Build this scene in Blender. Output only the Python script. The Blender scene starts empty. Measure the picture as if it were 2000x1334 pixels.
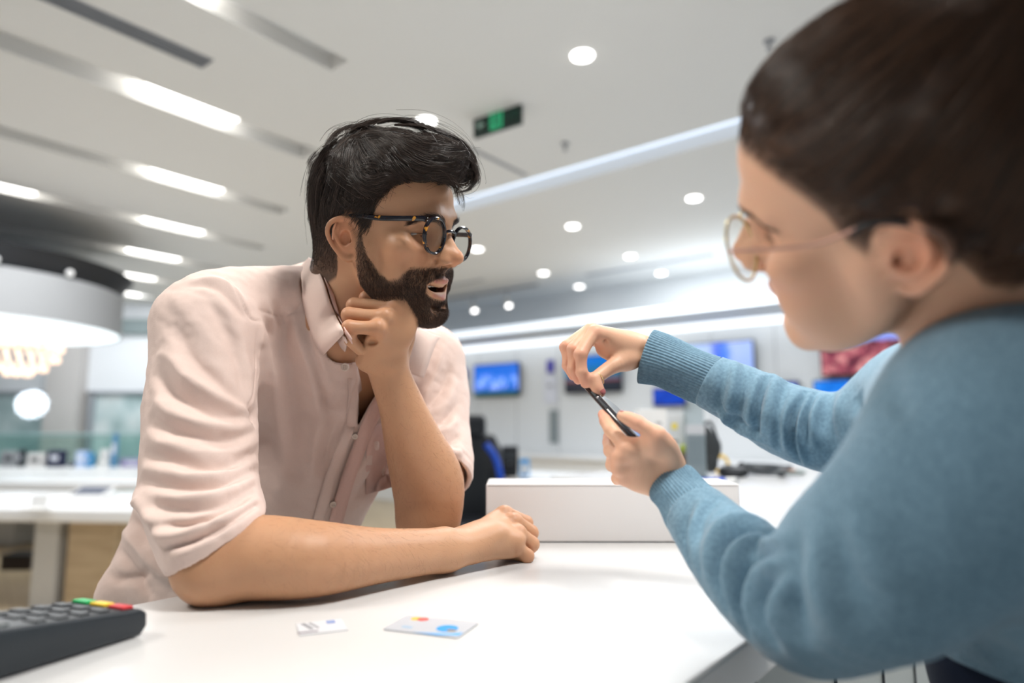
import bpy, bmesh, math, random
import numpy as np
from mathutils import Vector, Matrix
from mathutils.bvhtree import BVHTree
from mathutils.kdtree import KDTree
SC = bpy.context.scene
COL = SC.collection
RNG = np.random.default_rng(7)
random.seed(7)
Q = 1.0          # organic resolution multiplier

# ------------------------------------------------------------------ camera
F = 1300.0                                  # focal length in pixels of the 2000 x 1334 frame
TH = math.atan2(168.0, F)                   # upward pitch
CZ = 1.235
CAM = np.array([0.0, 0.0, CZ])
_c, _s = math.cos(TH), math.sin(TH)
FW = np.array([0, _c, _s]); UP = np.array([0, -_s, _c]); RT = np.array([1.0, 0, 0])
cam = bpy.data.cameras.new('camera'); camo = bpy.data.objects.new('camera', cam); COL.objects.link(camo)
camo.location = CAM; camo.rotation_euler = (math.pi/2 + TH, 0, 0)
cam.sensor_fit = 'HORIZONTAL'; cam.sensor_width = 36.0; cam.lens = 36.0*F/2000.0
cam.clip_start = 0.02; cam.clip_end = 100
cam.dof.use_dof = True; cam.dof.focus_distance = 0.84; cam.dof.aperture_fstop = 1.9
SC.camera = camo

# ------------------------------------------------------------------ world, exposure, large lights
w = bpy.data.worlds.new('world'); SC.world = w; w.use_nodes = True
w.node_tree.nodes['Background'].inputs['Color'].default_value = (0.93, 0.97, 1.0, 1)
w.node_tree.nodes['Background'].inputs['Strength'].default_value = 0.22
SC.view_settings.view_transform = 'Standard'; SC.view_settings.look = 'None'
SC.view_settings.exposure = 0.12; SC.view_settings.gamma = 1.0
SC.view_settings.use_curve_mapping = False
try:
    SC.cycles.max_bounces = 6; SC.cycles.diffuse_bounces = 3; SC.cycles.glossy_bounces = 3
    SC.cycles.transmission_bounces = 6; SC.cycles.transparent_max_bounces = 16
    SC.cycles.caustics_reflective = False; SC.cycles.caustics_refractive = False
    SC.cycles.use_denoising = True; SC.cycles.use_adaptive_sampling = True; SC.cycles.adaptive_threshold = 0.02
    SC.cycles.sample_clamp_indirect = 4.0
except Exception: pass

def area_light(name, loc, target, size, power, color=(1, 1, 1), size_y=None, spread=math.pi):
    l = bpy.data.lights.new(name, 'AREA'); l.energy = power; l.color = color
    l.shape = 'RECTANGLE' if size_y else 'DISK'; l.size = size
    if size_y: l.size_y = size_y
    l.spread = spread
    o = bpy.data.objects.new(name, l); COL.objects.link(o); o.location = loc
    d = Vector(target) - Vector(loc); o.rotation_euler = d.to_track_quat('-Z', 'Y').to_euler()
    o['kind'] = 'helper'
    return o
# added area lights at ceiling height: an overhead key, then unseen fills
area_light('added_area_light', (0.55, 0.20, 3.15), (0.1, 0.6, 1.1), 0.45, 44, (1.0, 0.965, 0.92))
area_light('added_area_light', (-2.1, 0.5, 2.95), (-0.2, 0.9, 1.3), 0.7, 30, (1.0, 0.95, 0.88))
area_light('added_area_light', (0.1, 2.6, 3.15), (0.0, 1.6, 1.0), 1.2, 40, (0.97, 0.98, 1.0))
area_light('added_area_light', (1.9, 2.0, 3.15), (0.4, 0.9, 1.1), 0.8, 34, (0.93, 0.96, 1.0))
area_light('added_area_light', (-3.6, 4.6, 3.15), (-3.4, 4.6, 0.0), 3.0, 100, (0.97, 0.98, 1.0))
area_light('added_area_light', (-6.0, 9.0, 3.15), (-6.0, 9.4, 0.0), 3.0, 80, (0.93, 0.98, 1.0))
area_light('added_area_light', (1.6, 6.8, 3.15), (1.7, 7.0, 0.0), 3.0, 115, (0.93, 0.97, 1.0))

# ------------------------------------------------------------------ pixel helpers (placing real points at a real distance)
def P(px, py, Y):
    u = (px-1000)/F; v = (667-py)/F
    d = FW + u*RT + v*UP
    return CAM + d*(Y/d[1])
def Pz(px, py, z):
    u = (px-1000)/F; v = (667-py)/F
    d = FW + u*RT + v*UP
    return CAM + d*((z-CZ)/d[2])
def R_(rpx, Y): return rpx*Y/F*1.0
def proj(X):
    d = np.asarray(X) - CAM; z = d@FW
    return 1000+F*(d@RT)/z, 667-F*(d@UP)/z
AX = np.array([0.6225, 0.7826, 0.0])        # room axis along the counter, towards the television wall
BX = np.array([-0.7826, 0.6225, 0.0])       # room axis along the television wall
def W(s, t, z=0.0):                         # room coordinates -> world
    return AX*s + BX*t + np.array([0, 0, z])
ROOM_ANGLE = math.atan2(AX[1], AX[0])

# ------------------------------------------------------------------ objects
def link(name, me, mat=None, parent=None):
    o = bpy.data.objects.new(name, me); COL.objects.link(o)
    if mat is not None and not me.materials: me.materials.append(mat)
    if parent is not None: o.parent = parent
    return o
def tag(o, label=None, cat=None, group=None, kind=None):
    if label: o['label'] = label
    if cat: o['category'] = cat
    if group: o['group'] = group
    if kind: o['kind'] = kind
    return o
def empty(name, loc=(0, 0, 0), rz=0.0):
    o = bpy.data.objects.new(name, None); COL.objects.link(o)
    o.location = loc; o.rotation_euler = (0, 0, rz); o.empty_display_size = 0.05
    return o
def reparent(o, root):
    """parent o (built in world coordinates) under root, keeping its place"""
    bpy.context.view_layer.update()
    o.parent = root; o.matrix_parent_inverse = root.matrix_basis.inverted()
    return o
def mesh_np(name, V, Fq, smooth=True):
    me = bpy.data.meshes.new(name)
    V = np.asarray(V, np.float32); Fq = [tuple(f) for f in Fq] if not isinstance(Fq, np.ndarray) else Fq
    if isinstance(Fq, np.ndarray):
        n, k = Fq.shape
        me.vertices.add(len(V)); me.vertices.foreach_set('co', V.ravel())
        me.loops.add(n*k); me.loops.foreach_set('vertex_index', Fq.astype(np.int32).ravel())
        me.polygons.add(n); me.polygons.foreach_set('loop_start', np.arange(0, n*k, k, dtype=np.int32))
        me.polygons.foreach_set('loop_total', np.full(n, k, np.int32))
        me.update(calc_edges=True); me.validate()
    else:
        me.from_pydata([tuple(map(float, v)) for v in V], [], Fq); me.update()
    if smooth and len(me.polygons):
        me.polygons.foreach_set('use_smooth', np.ones(len(me.polygons), bool))
    return me
def set_attr(me, name, arr):
    arr = np.asarray(arr, np.float32)
    if arr.ndim == 1:
        a = me.attributes.new(name, 'FLOAT', 'POINT'); a.data.foreach_set('value', arr)
    else:
        if arr.shape[1] == 3: arr = np.c_[arr, np.ones(len(arr))]
        a = me.attributes.new(name, 'FLOAT_COLOR', 'POINT'); a.data.foreach_set('color', arr.astype(np.float32).ravel())

class MB:
    """collects simple solids into one mesh"""
    def __init__(s): s.bm = bmesh.new()
    def box(s, c, size, rz=0.0, M=None, bevel=0.0, seg=2):
        r = bmesh.ops.create_cube(s.bm, size=1.0)
        vs = r['verts']
        bmesh.ops.scale(s.bm, vec=size, verts=vs)
        if bevel > 0:
            es = list({e for v in vs for e in v.link_edges})
            rb = bmesh.ops.bevel(s.bm, geom=es, offset=bevel, segments=seg, profile=0.5, affect='EDGES')
            vs = list({v for f in rb['faces'] for v in f.verts} | {v for v in vs if v.is_valid})
        T = Matrix.Translation(Vector(c)) @ (M.to_4x4() if M is not None else Matrix.Rotation(rz, 4, 'Z'))
        bmesh.ops.transform(s.bm, matrix=T, verts=vs)
        return s
    def cyl(s, a, b, ra, rb=None, n=24, caps=True):
        rb = ra if rb is None else rb
        a = Vector(a); b = Vector(b); d = b-a
        r = bmesh.ops.create_cone(s.bm, cap_ends=caps, segments=n, radius1=ra, radius2=rb, depth=d.length)
        q = d.to_track_quat('Z', 'Y')
        bmesh.ops.transform(s.bm, matrix=Matrix.Translation((a+b)/2) @ q.to_matrix().to_4x4(), verts=r['verts'])
        return s
    def sphere(s, c, r, scale=(1, 1, 1), n=20, M=None):
        q = bmesh.ops.create_uvsphere(s.bm, u_segments=n, v_segments=max(6, n//2), radius=r)
        T = Matrix.Translation(Vector(c)) @ (M.to_4x4() if M is not None else Matrix.Identity(4)) @ Matrix.Diagonal((*scale, 1))
        bmesh.ops.transform(s.bm, matrix=T, verts=q['verts'])
        return s
    def poly_prism(s, pts, z0, z1):
        lo = [s.bm.verts.new((p[0], p[1], z0)) for p in pts]; hi = [s.bm.verts.new((p[0], p[1], z1)) for p in pts]
        n = len(pts)
        s.bm.faces.new(lo[::-1]); s.bm.faces.new(hi)
        for i in range(n): s.bm.faces.new((lo[i], lo[(i+1) % n], hi[(i+1) % n], hi[i]))
        return s
    def tube(s, pts, r, n=10, closed=False):
        V, Fc = tube_mesh(pts, r, n, closed)
        vs = [s.bm.verts.new(tuple(v)) for v in V]
        for f in Fc: s.bm.faces.new([vs[i] for i in f])
        return s
    def quad(s, *pts):
        s.bm.faces.new([s.bm.verts.new(tuple(p)) for p in pts]); return s
    def build(s, name, mat=None, parent=None, smooth=False, angle=0.6):
        bmesh.ops.recalc_face_normals(s.bm, faces=s.bm.faces)
        me = bpy.data.meshes.new(name); s.bm.to_mesh(me); s.bm.free()
        if smooth:
            me.polygons.foreach_set('use_smooth', np.ones(len(me.polygons), bool))
            try: me.set_sharp_from_angle(angle=angle)
            except Exception: pass
        return link(name, me, mat, parent)
def tube_mesh(pts, r, n=10, closed=False):
    pts = np.asarray(pts, float); m = len(pts); r = np.broadcast_to(np.asarray(r, float), (m,))
    V = []; T = np.gradient(pts, axis=0) if not closed else (np.roll(pts, -1, 0)-np.roll(pts, 1, 0))
    T /= np.linalg.norm(T, axis=1)[:, None]+1e-12
    nv = np.cross(T[0], [0, 0, 1.0]);
    if np.linalg.norm(nv) < 1e-3: nv = np.cross(T[0], [0, 1.0, 0])
    nv /= np.linalg.norm(nv)
    for i in range(m):
        nv = nv - (nv@T[i])*T[i]; nv /= np.linalg.norm(nv); b = np.cross(T[i], nv)
        for k in range(n):
            a = 2*math.pi*k/n; V.append(pts[i] + r[i]*(math.cos(a)*nv+math.sin(a)*b))
    Fc = []
    for i in range(m if closed else m-1):
        j = (i+1) % m
        for k in range(n): Fc.append((i*n+k, i*n+(k+1) % n, j*n+(k+1) % n, j*n+k))
    if not closed:
        Fc.append(tuple(range(n))[::-1]); Fc.append(tuple((m-1)*n+k for k in range(n)))
    return V, Fc
def catmull(pts, per=6):
    pts = np.asarray(pts, float)
    if len(pts) < 3: 
        t = np.linspace(0, 1, per+1)[:, None]; return pts[0]*(1-t)+pts[1]*t
    p = np.vstack([2*pts[0]-pts[1], pts, 2*pts[-1]-pts[-2]]); out = []
    for i in range(1, len(p)-2):
        for t in np.arange(per)/per:
            a, b, c, d = p[i-1], p[i], p[i+1], p[i+2]
            out.append(0.5*((2*b)+(-a+c)*t+(2*a-5*b+4*c-d)*t*t+(-a+3*b-3*c+d)*t**3))
    out.append(pts[-1]); return np.array(out)

# ------------------------------------------------------------------ sculpting with distance fields
def unit(v): v = np.asarray(v, float); return v/(np.linalg.norm(v)+1e-12)
def frame(z, x=(1, 0, 0)):
    z = unit(z); x = np.asarray(x, float); x = unit(x-(x@z)*z); return np.stack([x, np.cross(z, x), z], 1)
class Sculpt:
    def __init__(s, M=None, t=None):
        s.ops = []; s.M = np.eye(3) if M is None else np.asarray(M); s.t = np.zeros(3) if t is None else np.asarray(t)
    def set_frame(s, M=None, t=None):
        s.M = np.eye(3) if M is None else np.asarray(M); s.t = np.zeros(3) if t is None else np.asarray(t)
    def _w(s, p): return s.M@np.asarray(p, float)+s.t
    def ell(s, c, r, k=0.01, R=None, sub=False):
        c = s._w(c); R = s.M@(np.eye(3) if R is None else np.asarray(R)); r = np.asarray(r, float)*np.ones(3)
        def f(P_, c=c, R=R, r=r):
            q = (P_-c)@R; k0 = np.linalg.norm(q/r, axis=1); k1 = np.linalg.norm(q/(r*r), axis=1)+1e-9
            return k0*(k0-1)/k1
        m = r.max(); s.ops.append((f, c-m, c+m, k, sub)); return s
    def tube(s, pts, rx, ry=None, n=None, k=0.01, per=5, sub=False):
        pts = np.array([s._w(p) for p in pts]); rx = np.asarray(rx, float)*np.ones(len(pts))
        ry = rx if ry is None else np.asarray(ry, float)*np.ones(len(pts))
        nn = None if n is None else s.M@unit(n)
        if len(pts) > 2 and per > 1:
            A = catmull(np.c_[pts, rx, ry], per); pts, rx, ry = A[:, :3], A[:, 3], A[:, 4]
        def f(P_, pts=pts, rx=rx, ry=ry, nn=nn):
            best = np.full(len(P_), 1e9)
            for i in range(len(pts)-1):
                a, b = pts[i], pts[i+1]; ab = b-a; L = ab@ab+1e-12
                t = np.clip((P_-a)@ab/L, 0, 1); q = P_-(a+t[:, None]*ab); r1 = rx[i]*(1-t)+rx[i+1]*t
                if nn is None: d = np.sqrt((q*q).sum(1))-r1
                else:
                    r2 = ry[i]*(1-t)+ry[i+1]*t; m = nn-(nn@ab)*ab/L; m = m/(np.linalg.norm(m)+1e-9)
                    qn = q@m; qq = (q*q).sum(1); qo2 = np.maximum(qq-qn*qn, 0)
                    k0 = np.sqrt(qn*qn/r2**2+qo2/r1**2); k1 = np.sqrt(qn*qn/r2**4+qo2/r1**4)+1e-9
                    d = k0*(k0-1)/k1
                best = np.minimum(best, d)
            return best
        m = max(rx.max(), ry.max()); s.ops.append((f, pts.min(0)-m, pts.max(0)+m, k, sub)); return s
    def ball(s, c, r, k=0.01, sub=False): return s.ell(c, (r, r, r), k, None, sub)
    def box(s, c, h, R=None, rd=0.005, k=0.005, sub=False):
        c = s._w(c); R = s.M@(np.eye(3) if R is None else np.asarray(R)); h = np.asarray(h, float)
        def f(P_, c=c, R=R, h=h, rd=rd):
            q = np.abs((P_-c)@R)-(h-rd); return np.linalg.norm(np.maximum(q, 0), axis=1)+np.minimum(q.max(1), 0)-rd
        m = np.linalg.norm(h); s.ops.append((f, c-m, c+m, k, sub)); return s
    def func(s, f, lo, hi, k=0.003, sub=False):
        s.ops.append((f, np.asarray(lo, float), np.asarray(hi, float), k, sub)); return s
    def eval(s, P_, pad=0.012):
        d = np.full(len(P_), 1.0)
        lo_, hi_ = P_.min(0), P_.max(0)
        for f, lo, hi, k, sub in s.ops:
            e = pad+k
            if (lo_ > hi+e).any() or (hi_ < lo-e).any(): continue
            m = ((P_ > lo-e) & (P_ < hi+e)).all(1)
            if not m.any(): continue
            g = f(P_[m]); a = d[m]
            kk = max(k, 1e-6)
            if sub: h = np.maximum(kk-np.abs(a+g), 0)/kk; d[m] = np.maximum(a, -g)+h*h*kk*0.25
            else: h = np.maximum(kk-np.abs(a-g), 0)/kk; d[m] = np.minimum(a, g)-h*h*kk*0.25
        return d
    def mesh(s, vox=0.002, B=16, clip=None):
        vox = vox/Q
        lo = np.min([o[1] for o in s.ops if not o[4]], 0)-0.02; hi = np.max([o[2] for o in s.ops if not o[4]], 0)+0.02
        if clip is not None: lo = np.maximum(lo, clip[0]); hi = np.minimum(hi, clip[1])
        n = np.ceil((hi-lo)/vox).astype(int)+2; nb = -(-n//B)
        NX, NY, NZ = (nb*B+4)
        bi = np.stack(np.meshgrid(*[np.arange(x) for x in nb], indexing='ij'), -1).reshape(-1, 3)
        cen = lo+(bi*B+B/2)*vox; half = B*vox*0.9
        dc = np.concatenate([s.eval(cen[i:i+4000], pad=half*1.2+0.01) for i in range(0, len(cen), 4000)]) if len(cen) else np.zeros(0)
        act = bi[np.abs(dc) < half*1.1+0.004]
        g = np.arange(-1, B+1); GX, GY, GZ = np.meshgrid(g, g, g, indexing='ij'); G = np.stack([GX, GY, GZ], -1).reshape(-1, 3)
        m = B+2; Vk = []; Vp = []; Qd = []
        eo = [((0,0,0),(1,0,0)),((0,1,0),(1,1,0)),((0,0,1),(1,0,1)),((0,1,1),(1,1,1)),((0,0,0),(0,1,0)),((1,0,0),(1,1,0)),
              ((0,0,1),(0,1,1)),((1,0,1),(1,1,1)),((0,0,0),(0,0,1)),((1,0,0),(1,0,1)),((0,1,0),(0,1,1)),((1,1,0),(1,1,1))]
        key = lambda I: ((I[:, 0]+2).astype(np.int64)*(NY+4)+(I[:, 1]+2))*(NZ+4)+(I[:, 2]+2)
        for b in act:
            base = b*B
            D = s.eval(lo+(base+G)*vox).reshape(m, m, m); S = D < 0
            if S.all() or not S.any(): continue
            acc = np.zeros((m-1, m-1, m-1, 3)); cnt = np.zeros((m-1, m-1, m-1))
            for o1, o2 in eo:
                a = D[o1[0]:m-1+o1[0], o1[1]:m-1+o1[1], o1[2]:m-1+o1[2]]; c = D[o2[0]:m-1+o2[0], o2[1]:m-1+o2[1], o2[2]:m-1+o2[2]]
                x = (a < 0) != (c < 0); t = np.where(x, a/np.where(x, a-c, 1), 0)
                p = np.array(o1, float)+(np.array(o2, float)-np.array(o1))*t[..., None]
                acc += p*x[..., None]; cnt += x
            I = np.argwhere(cnt > 0); A = acc[cnt > 0]/cnt[cnt > 0][:, None]
            gi = I-1+base
            Vk.append(key(gi)); Vp.append(lo+(gi+A)*vox)
            for ax in range(3):
                sl0 = [slice(1, m-1)]*3; sl1 = [slice(1, m-1)]*3; sl1[ax] = slice(2, m)
                a = S[tuple(sl0)]; c = S[tuple(sl1)]; E = np.argwhere(a != c)
                if not len(E): continue
                fl = a[tuple(E.T)]; n0 = E+base
                u, v = (ax+1) % 3, (ax+2) % 3; du = np.eye(3, dtype=int)[u]; dv = np.eye(3, dtype=int)[v]
                q = np.stack([key(n0-du-dv), key(n0-dv), key(n0), key(n0-du)], 1)
                q[~fl] = q[~fl][:, ::-1]; Qd.append(q)
        K = np.concatenate(Vk); Vv = np.concatenate(Vp); Qd = np.concatenate(Qd)
        K, ix = np.unique(K, return_index=True); Vv = Vv[ix]
        Fi = np.searchsorted(K, Qd); ok = (K[np.minimum(Fi, len(K)-1)] == Qd).all(1)
        return Vv, Fi[ok]
def smooth_mesh(V, Fq, it=1, lam=0.5):
    n = len(V); e = np.concatenate([Fq[:, [0, 1]], Fq[:, [1, 2]], Fq[:, [2, 3]], Fq[:, [3, 0]]]); e = np.concatenate([e, e[:, ::-1]])
    deg = np.bincount(e[:, 0], minlength=n)[:, None]+1e-9
    for _ in range(it):
        S = np.stack([np.bincount(e[:, 0], V[e[:, 1], i], n) for i in range(3)], 1); V = V+lam*(S/deg-V)
    return V
def normals(V, Fq):
    a = np.cross(V[Fq[:, 2]]-V[Fq[:, 0]], V[Fq[:, 3]]-V[Fq[:, 1]]); N = np.zeros_like(V)
    for i in range(4):
        for j in range(3): N[:, j] += np.bincount(Fq[:, i], a[:, j], len(V))
    return N/(np.linalg.norm(N, axis=1)[:, None]+1e-12)
def bvh_of(V, Fq): return BVHTree.FromPolygons([tuple(v) for v in V], [tuple(map(int, f)) for f in Fq])
def cast(bvh, px, py):
    d = P(px, py, 1.0)-CAM; h = bvh.ray_cast(Vector(CAM), Vector(d).normalized())
    return None if h[0] is None else np.array(h[0])
def seg_dist(Vs, pts):
    """distance to a polyline, and the signed side is not needed"""
    best = np.full(len(Vs), 9.0); tt = np.zeros(len(Vs)); L = len(pts)-1
    for i in range(L):
        a, b = pts[i], pts[i+1]; ab = b-a; t = np.clip((Vs-a)@ab/(ab@ab+1e-12), 0, 1)
        d = np.linalg.norm(Vs-(a+t[:, None]*ab), axis=1); m = d < best; best[m] = d[m]; tt[m] = (i+t[m])/L
    return best, tt
def folds(V, Fq, lines, bvh=None, k=1.0):
    """carve fold lines (amplitude in m, width in m, [(px,py)...]) that lie on the surface"""
    bvh = bvh or bvh_of(V, Fq); N = normals(V, Fq); D = np.zeros(len(V))
    for amp, wd, pts in lines:
        pts = catmull(np.array(pts, float), 5) if len(pts) > 2 else catmull(np.array(pts, float), 8)
        h = [cast(bvh, x, y) for x, y in pts]; h = [p for p in h if p is not None]
        if len(h) < 2: continue
        h = np.array(h)
        # drop jumps to another layer
        keep = [h[0]]
        for p in h[1:]:
            if np.linalg.norm(p-keep[-1]) < 0.06: keep.append(p)
        h = np.array(keep)
        if len(h) < 2: continue
        m = ((V > h.min(0)-3*wd) & (V < h.max(0)+3*wd)).all(1); ix = np.where(m)[0]
        d, t = seg_dist(V[ix], h); tap = np.sin(np.pi*np.clip(t*0.9+0.05, 0, 1))**0.5
        D[ix] += amp*k*np.exp(-(d/wd)**2)*tap
    return V+N*D[:, None]
def vnoise(P_, scale, seed=0):
    """smooth value noise"""
    q = P_/scale; i = np.floor(q).astype(np.int64); f = q-i; f = f*f*(3-2*f)
    def h(a, b, c):
        n = (a*73856093) ^ (b*19349663) ^ (c*83492791) ^ (seed*2654435761); n = (n ^ (n >> 13))*1274126177 & 0x7fffffff
        return (n % 65536)/32768.0-1
    r = 0
    for dx in (0, 1):
        for dy in (0, 1):
            for dz in (0, 1):
                wgt = (f[:, 0] if dx else 1-f[:, 0])*(f[:, 1] if dy else 1-f[:, 1])*(f[:, 2] if dz else 1-f[:, 2])
                r = r+wgt*h(i[:, 0]+dx, i[:, 1]+dy, i[:, 2]+dz)
    return r
def strands(name, curves, r0, r1, mat, parent, sides=3):
    """curves: list of (m,3) arrays with equal m -> one mesh of tapered hairs"""
    C = np.asarray(curves); n, m, _ = C.shape
    T = np.gradient(C, axis=1); T /= np.linalg.norm(T, axis=2, keepdims=True)+1e-12
    ref = np.array([0.3, 0.5, 0.81]); A = np.cross(T, ref); A /= np.linalg.norm(A, axis=2, keepdims=True)+1e-12; Bv = np.cross(T, A)
    t = np.linspace(0, 1, m)
    r0 = np.broadcast_to(np.asarray(r0, float), (n,)); rad = r0[:, None]*(1-t)+np.broadcast_to(np.asarray(r1, float), (n,))[:, None]*t
    V = []
    for k in range(sides):
        a = 2*math.pi*k/sides; V.append(C+rad[..., None]*(math.cos(a)*A+math.sin(a)*Bv))
    V = np.stack(V, 2).reshape(-1, 3)           # n,m,sides
    base = (np.arange(n)*m*sides)[:, None, None]; i = (np.arange(m-1)*sides)[None, :, None]; k = np.arange(sides)[None, None, :]; k2 = (k+1) % sides
    Fc = np.stack([base+i+k, base+i+k2, base+i+sides+k2, base+i+sides+k], -1).reshape(-1, 4)
    me = mesh_np(name, V, Fc)
    rnd = np.repeat(RNG.random(n), m*sides); set_attr(me, 'rnd', rnd)
    return link(name, me, mat, parent)
# ------------------------------------------------------------------ materials
def mat(name, color=(0.8, 0.8, 0.8), rough=0.5, metal=0.0, spec=0.5, emit=None, estr=0.0, trans=0.0, ior=1.45, coat=0.0, sss=0.0, sheen=0.0, alpha=1.0):
    m = bpy.data.materials.new(name); m.use_nodes = True; b = m.node_tree.nodes['Principled BSDF']
    b.inputs['Base Color'].default_value = (*color, 1); b.inputs['Roughness'].default_value = rough
    b.inputs['Metallic'].default_value = metal; b.inputs['Specular IOR Level'].default_value = spec
    b.inputs['Transmission Weight'].default_value = trans; b.inputs['IOR'].default_value = ior
    b.inputs['Coat Weight'].default_value = coat; b.inputs['Alpha'].default_value = alpha
    if sheen: b.inputs['Sheen Weight'].default_value = sheen; b.inputs['Sheen Roughness'].default_value = 0.4
    if sss:
        b.inputs['Subsurface Weight'].default_value = sss; b.inputs['Subsurface Radius'].default_value = (1.0, 0.35, 0.2); b.inputs['Subsurface Scale'].default_value = 0.006
    if emit: b.inputs['Emission Color'].default_value = (*emit, 1); b.inputs['Emission Strength'].default_value = estr
    return m
def nn(m, t, **kw):
    n = m.node_tree.nodes.new(t)
    for k, v in kw.items():
        if k in n.inputs: n.inputs[k].default_value = v
        else: setattr(n, k, v)
    return n
def lk(m, a, b): m.node_tree.links.new(a, b)
def bsdf(m): return m.node_tree.nodes['Principled BSDF']
def mixc(m, fac, a, b, mode='MIX'):
    n = m.node_tree.nodes.new('ShaderNodeMix'); n.data_type = 'RGBA'; n.blend_type = mode
    for i, v in ((0, fac), (6, a), (7, b)):
        if isinstance(v, (int, float, tuple)): n.inputs[i].default_value = v if not isinstance(v, tuple) or len(v) == 4 else (*v, 1)
        else: lk(m, v, n.inputs[i])
    return n.outputs[2]
def ramp(m, fac, stops):
    n = nn(m, 'ShaderNodeValToRGB'); e = n.color_ramp.elements
    while len(e) < len(stops): e.new(0.5)
    for el, (p, c) in zip(e, stops): el.position = p; el.color = (*c, 1)
    lk(m, fac, n.inputs[0]); return n.outputs[0]
def bump(m, h, strength=0.3, dist=0.001):
    n = nn(m, 'ShaderNodeBump'); n.inputs['Strength'].default_value = strength; n.inputs['Distance'].default_value = dist
    lk(m, h, n.inputs['Height']); lk(m, n.outputs[0], bsdf(m).inputs['Normal']); return n
def objco(m, scale=(1, 1, 1), rot=(0, 0, 0)):
    tc = nn(m, 'ShaderNodeTexCoord'); mp = nn(m, 'ShaderNodeMapping'); mp.inputs['Scale'].default_value = scale; mp.inputs['Rotation'].default_value = rot
    lk(m, tc.outputs['Object'], mp.inputs[0]); return mp.outputs[0]
def noise(m, co, scale, detail=3, rough=0.5):
    n = nn(m, 'ShaderNodeTexNoise'); n.inputs['Scale'].default_value = scale; n.inputs['Detail'].default_value = detail; n.inputs['Roughness'].default_value = rough
    lk(m, co, n.inputs['Vector']); return n.outputs['Fac']

def skin_mat(name, base):
    m = mat(name, base, 0.46, sss=0.12, spec=0.42); co = objco(m)
    at = nn(m, 'ShaderNodeAttribute', attribute_name='tint')
    n1 = noise(m, co, 60, 4); n2 = noise(m, co, 700, 3)
    c = mixc(m, 0.07, at.outputs['Color'], ramp(m, n1, [(0.3, (0.55, 0.24, 0.15)), (0.7, (0.95, 0.68, 0.5))]), 'SOFT_LIGHT')
    lk(m, c, bsdf(m).inputs['Base Color']); bump(m, n2, 0.22, 0.0006); return m
M_SKIN_MAN = skin_mat('skin_tan', (0.6, 0.33, 0.2)); M_SKIN_WOMAN = skin_mat('skin_fair', (0.8, 0.5, 0.38))

def hair_mat(name, c0, c1, rough=0.34):
    m = mat(name, c0, rough, spec=0.55)
    at = nn(m, 'ShaderNodeAttribute', attribute_name='rnd')
    lk(m, mixc(m, at.outputs['Fac'], c0, c1), bsdf(m).inputs['Base Color']); return m
M_HAIR_MAN = hair_mat('hair_black_brown', (0.014, 0.010, 0.009), (0.085, 0.060, 0.048))
M_BEARD = hair_mat('beard_brown', (0.022, 0.013, 0.010), (0.11, 0.062, 0.042), 0.42)
M_HAIR_WOMAN = hair_mat('hair_brown', (0.014, 0.008, 0.006), (0.13, 0.065, 0.035), 0.30)
M_ARM_HAIR = mat('arm_hair', (0.13, 0.06, 0.03), 0.5)

def fabric(name, c, fine=900, mel=0.15, sheen=0.15, rough=0.85, c2=None):
    m = mat(name, c, rough, spec=0.2, sheen=sheen); co = objco(m)
    w1 = nn(m, 'ShaderNodeTexWave', wave_type='BANDS', bands_direction='DIAGONAL'); w1.inputs['Scale'].default_value = fine; w1.inputs['Distortion'].default_value = 1.0
    lk(m, co, w1.inputs['Vector'])
    n1 = noise(m, co, fine*0.7, 3); n2 = noise(m, co, 9, 3)
    h = nn(m, 'ShaderNodeMath', operation='ADD'); lk(m, w1.outputs['Fac'], h.inputs[0]); lk(m, n1, h.inputs[1])
    d = tuple(x*(1-mel) for x in c); l = c2 or tuple(min(1, x*(1+mel*0.6)) for x in c)
    cc = mixc(m, n1, d, l); cc = mixc(m, 0.25, cc, ramp(m, n2, [(0.35, d), (0.7, l)]))
    lk(m, cc, bsdf(m).inputs['Base Color']); bump(m, h.outputs[0], 0.25, 0.0005); return m
M_SHIRT = fabric('pink_oxford_cotton', (0.81, 0.64, 0.575), 700, 0.07, 0.1)
M_SHIRT_IN = fabric('pink_oxford_cotton_seam', (0.76, 0.52, 0.46), 700, 0.1, 0.1)
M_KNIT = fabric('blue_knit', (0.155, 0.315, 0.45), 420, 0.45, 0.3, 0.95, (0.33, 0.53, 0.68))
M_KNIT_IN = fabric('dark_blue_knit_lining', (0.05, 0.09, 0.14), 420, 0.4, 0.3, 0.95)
M_DENIM = fabric('navy_cotton', (0.012, 0.02, 0.045), 500, 0.3, 0.1)
M_COUNTER = mat('white_solid_surface', (0.68, 0.68, 0.675), 0.22, spec=0.5)
M_WHITE = mat('white_paint', (0.80, 0.80, 0.79), 0.7)
M_WHITE_GLOSS = mat('white_lacquer', (0.82, 0.83, 0.84), 0.3)
M_CARD = mat('white_cardboard', (0.80, 0.775, 0.765), 0.45)
M_BLACK = mat('black_plastic', (0.012, 0.014, 0.018), 0.4)
M_BLACK_GLOSS = mat('black_gloss', (0.008, 0.01, 0.014), 0.08, coat=0.5)
M_DGREY = mat('dark_grey_plastic', (0.035, 0.042, 0.05), 0.5)
M_GREY = mat('grey_plastic', (0.35, 0.36, 0.38), 0.5)
M_METAL = mat('brushed_metal', (0.6, 0.6, 0.62), 0.3, metal=1.0)
M_GOLD = mat('gold_wire', (0.85, 0.62, 0.3), 0.25, metal=1.0)
M_BLUE = mat('blue_plastic', (0.01, 0.08, 0.55), 0.4)
M_LIGHT = mat('lamp_white', (1, 1, 1), 0.5, emit=(1.0, 0.98, 0.95), estr=6.0)
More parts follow.
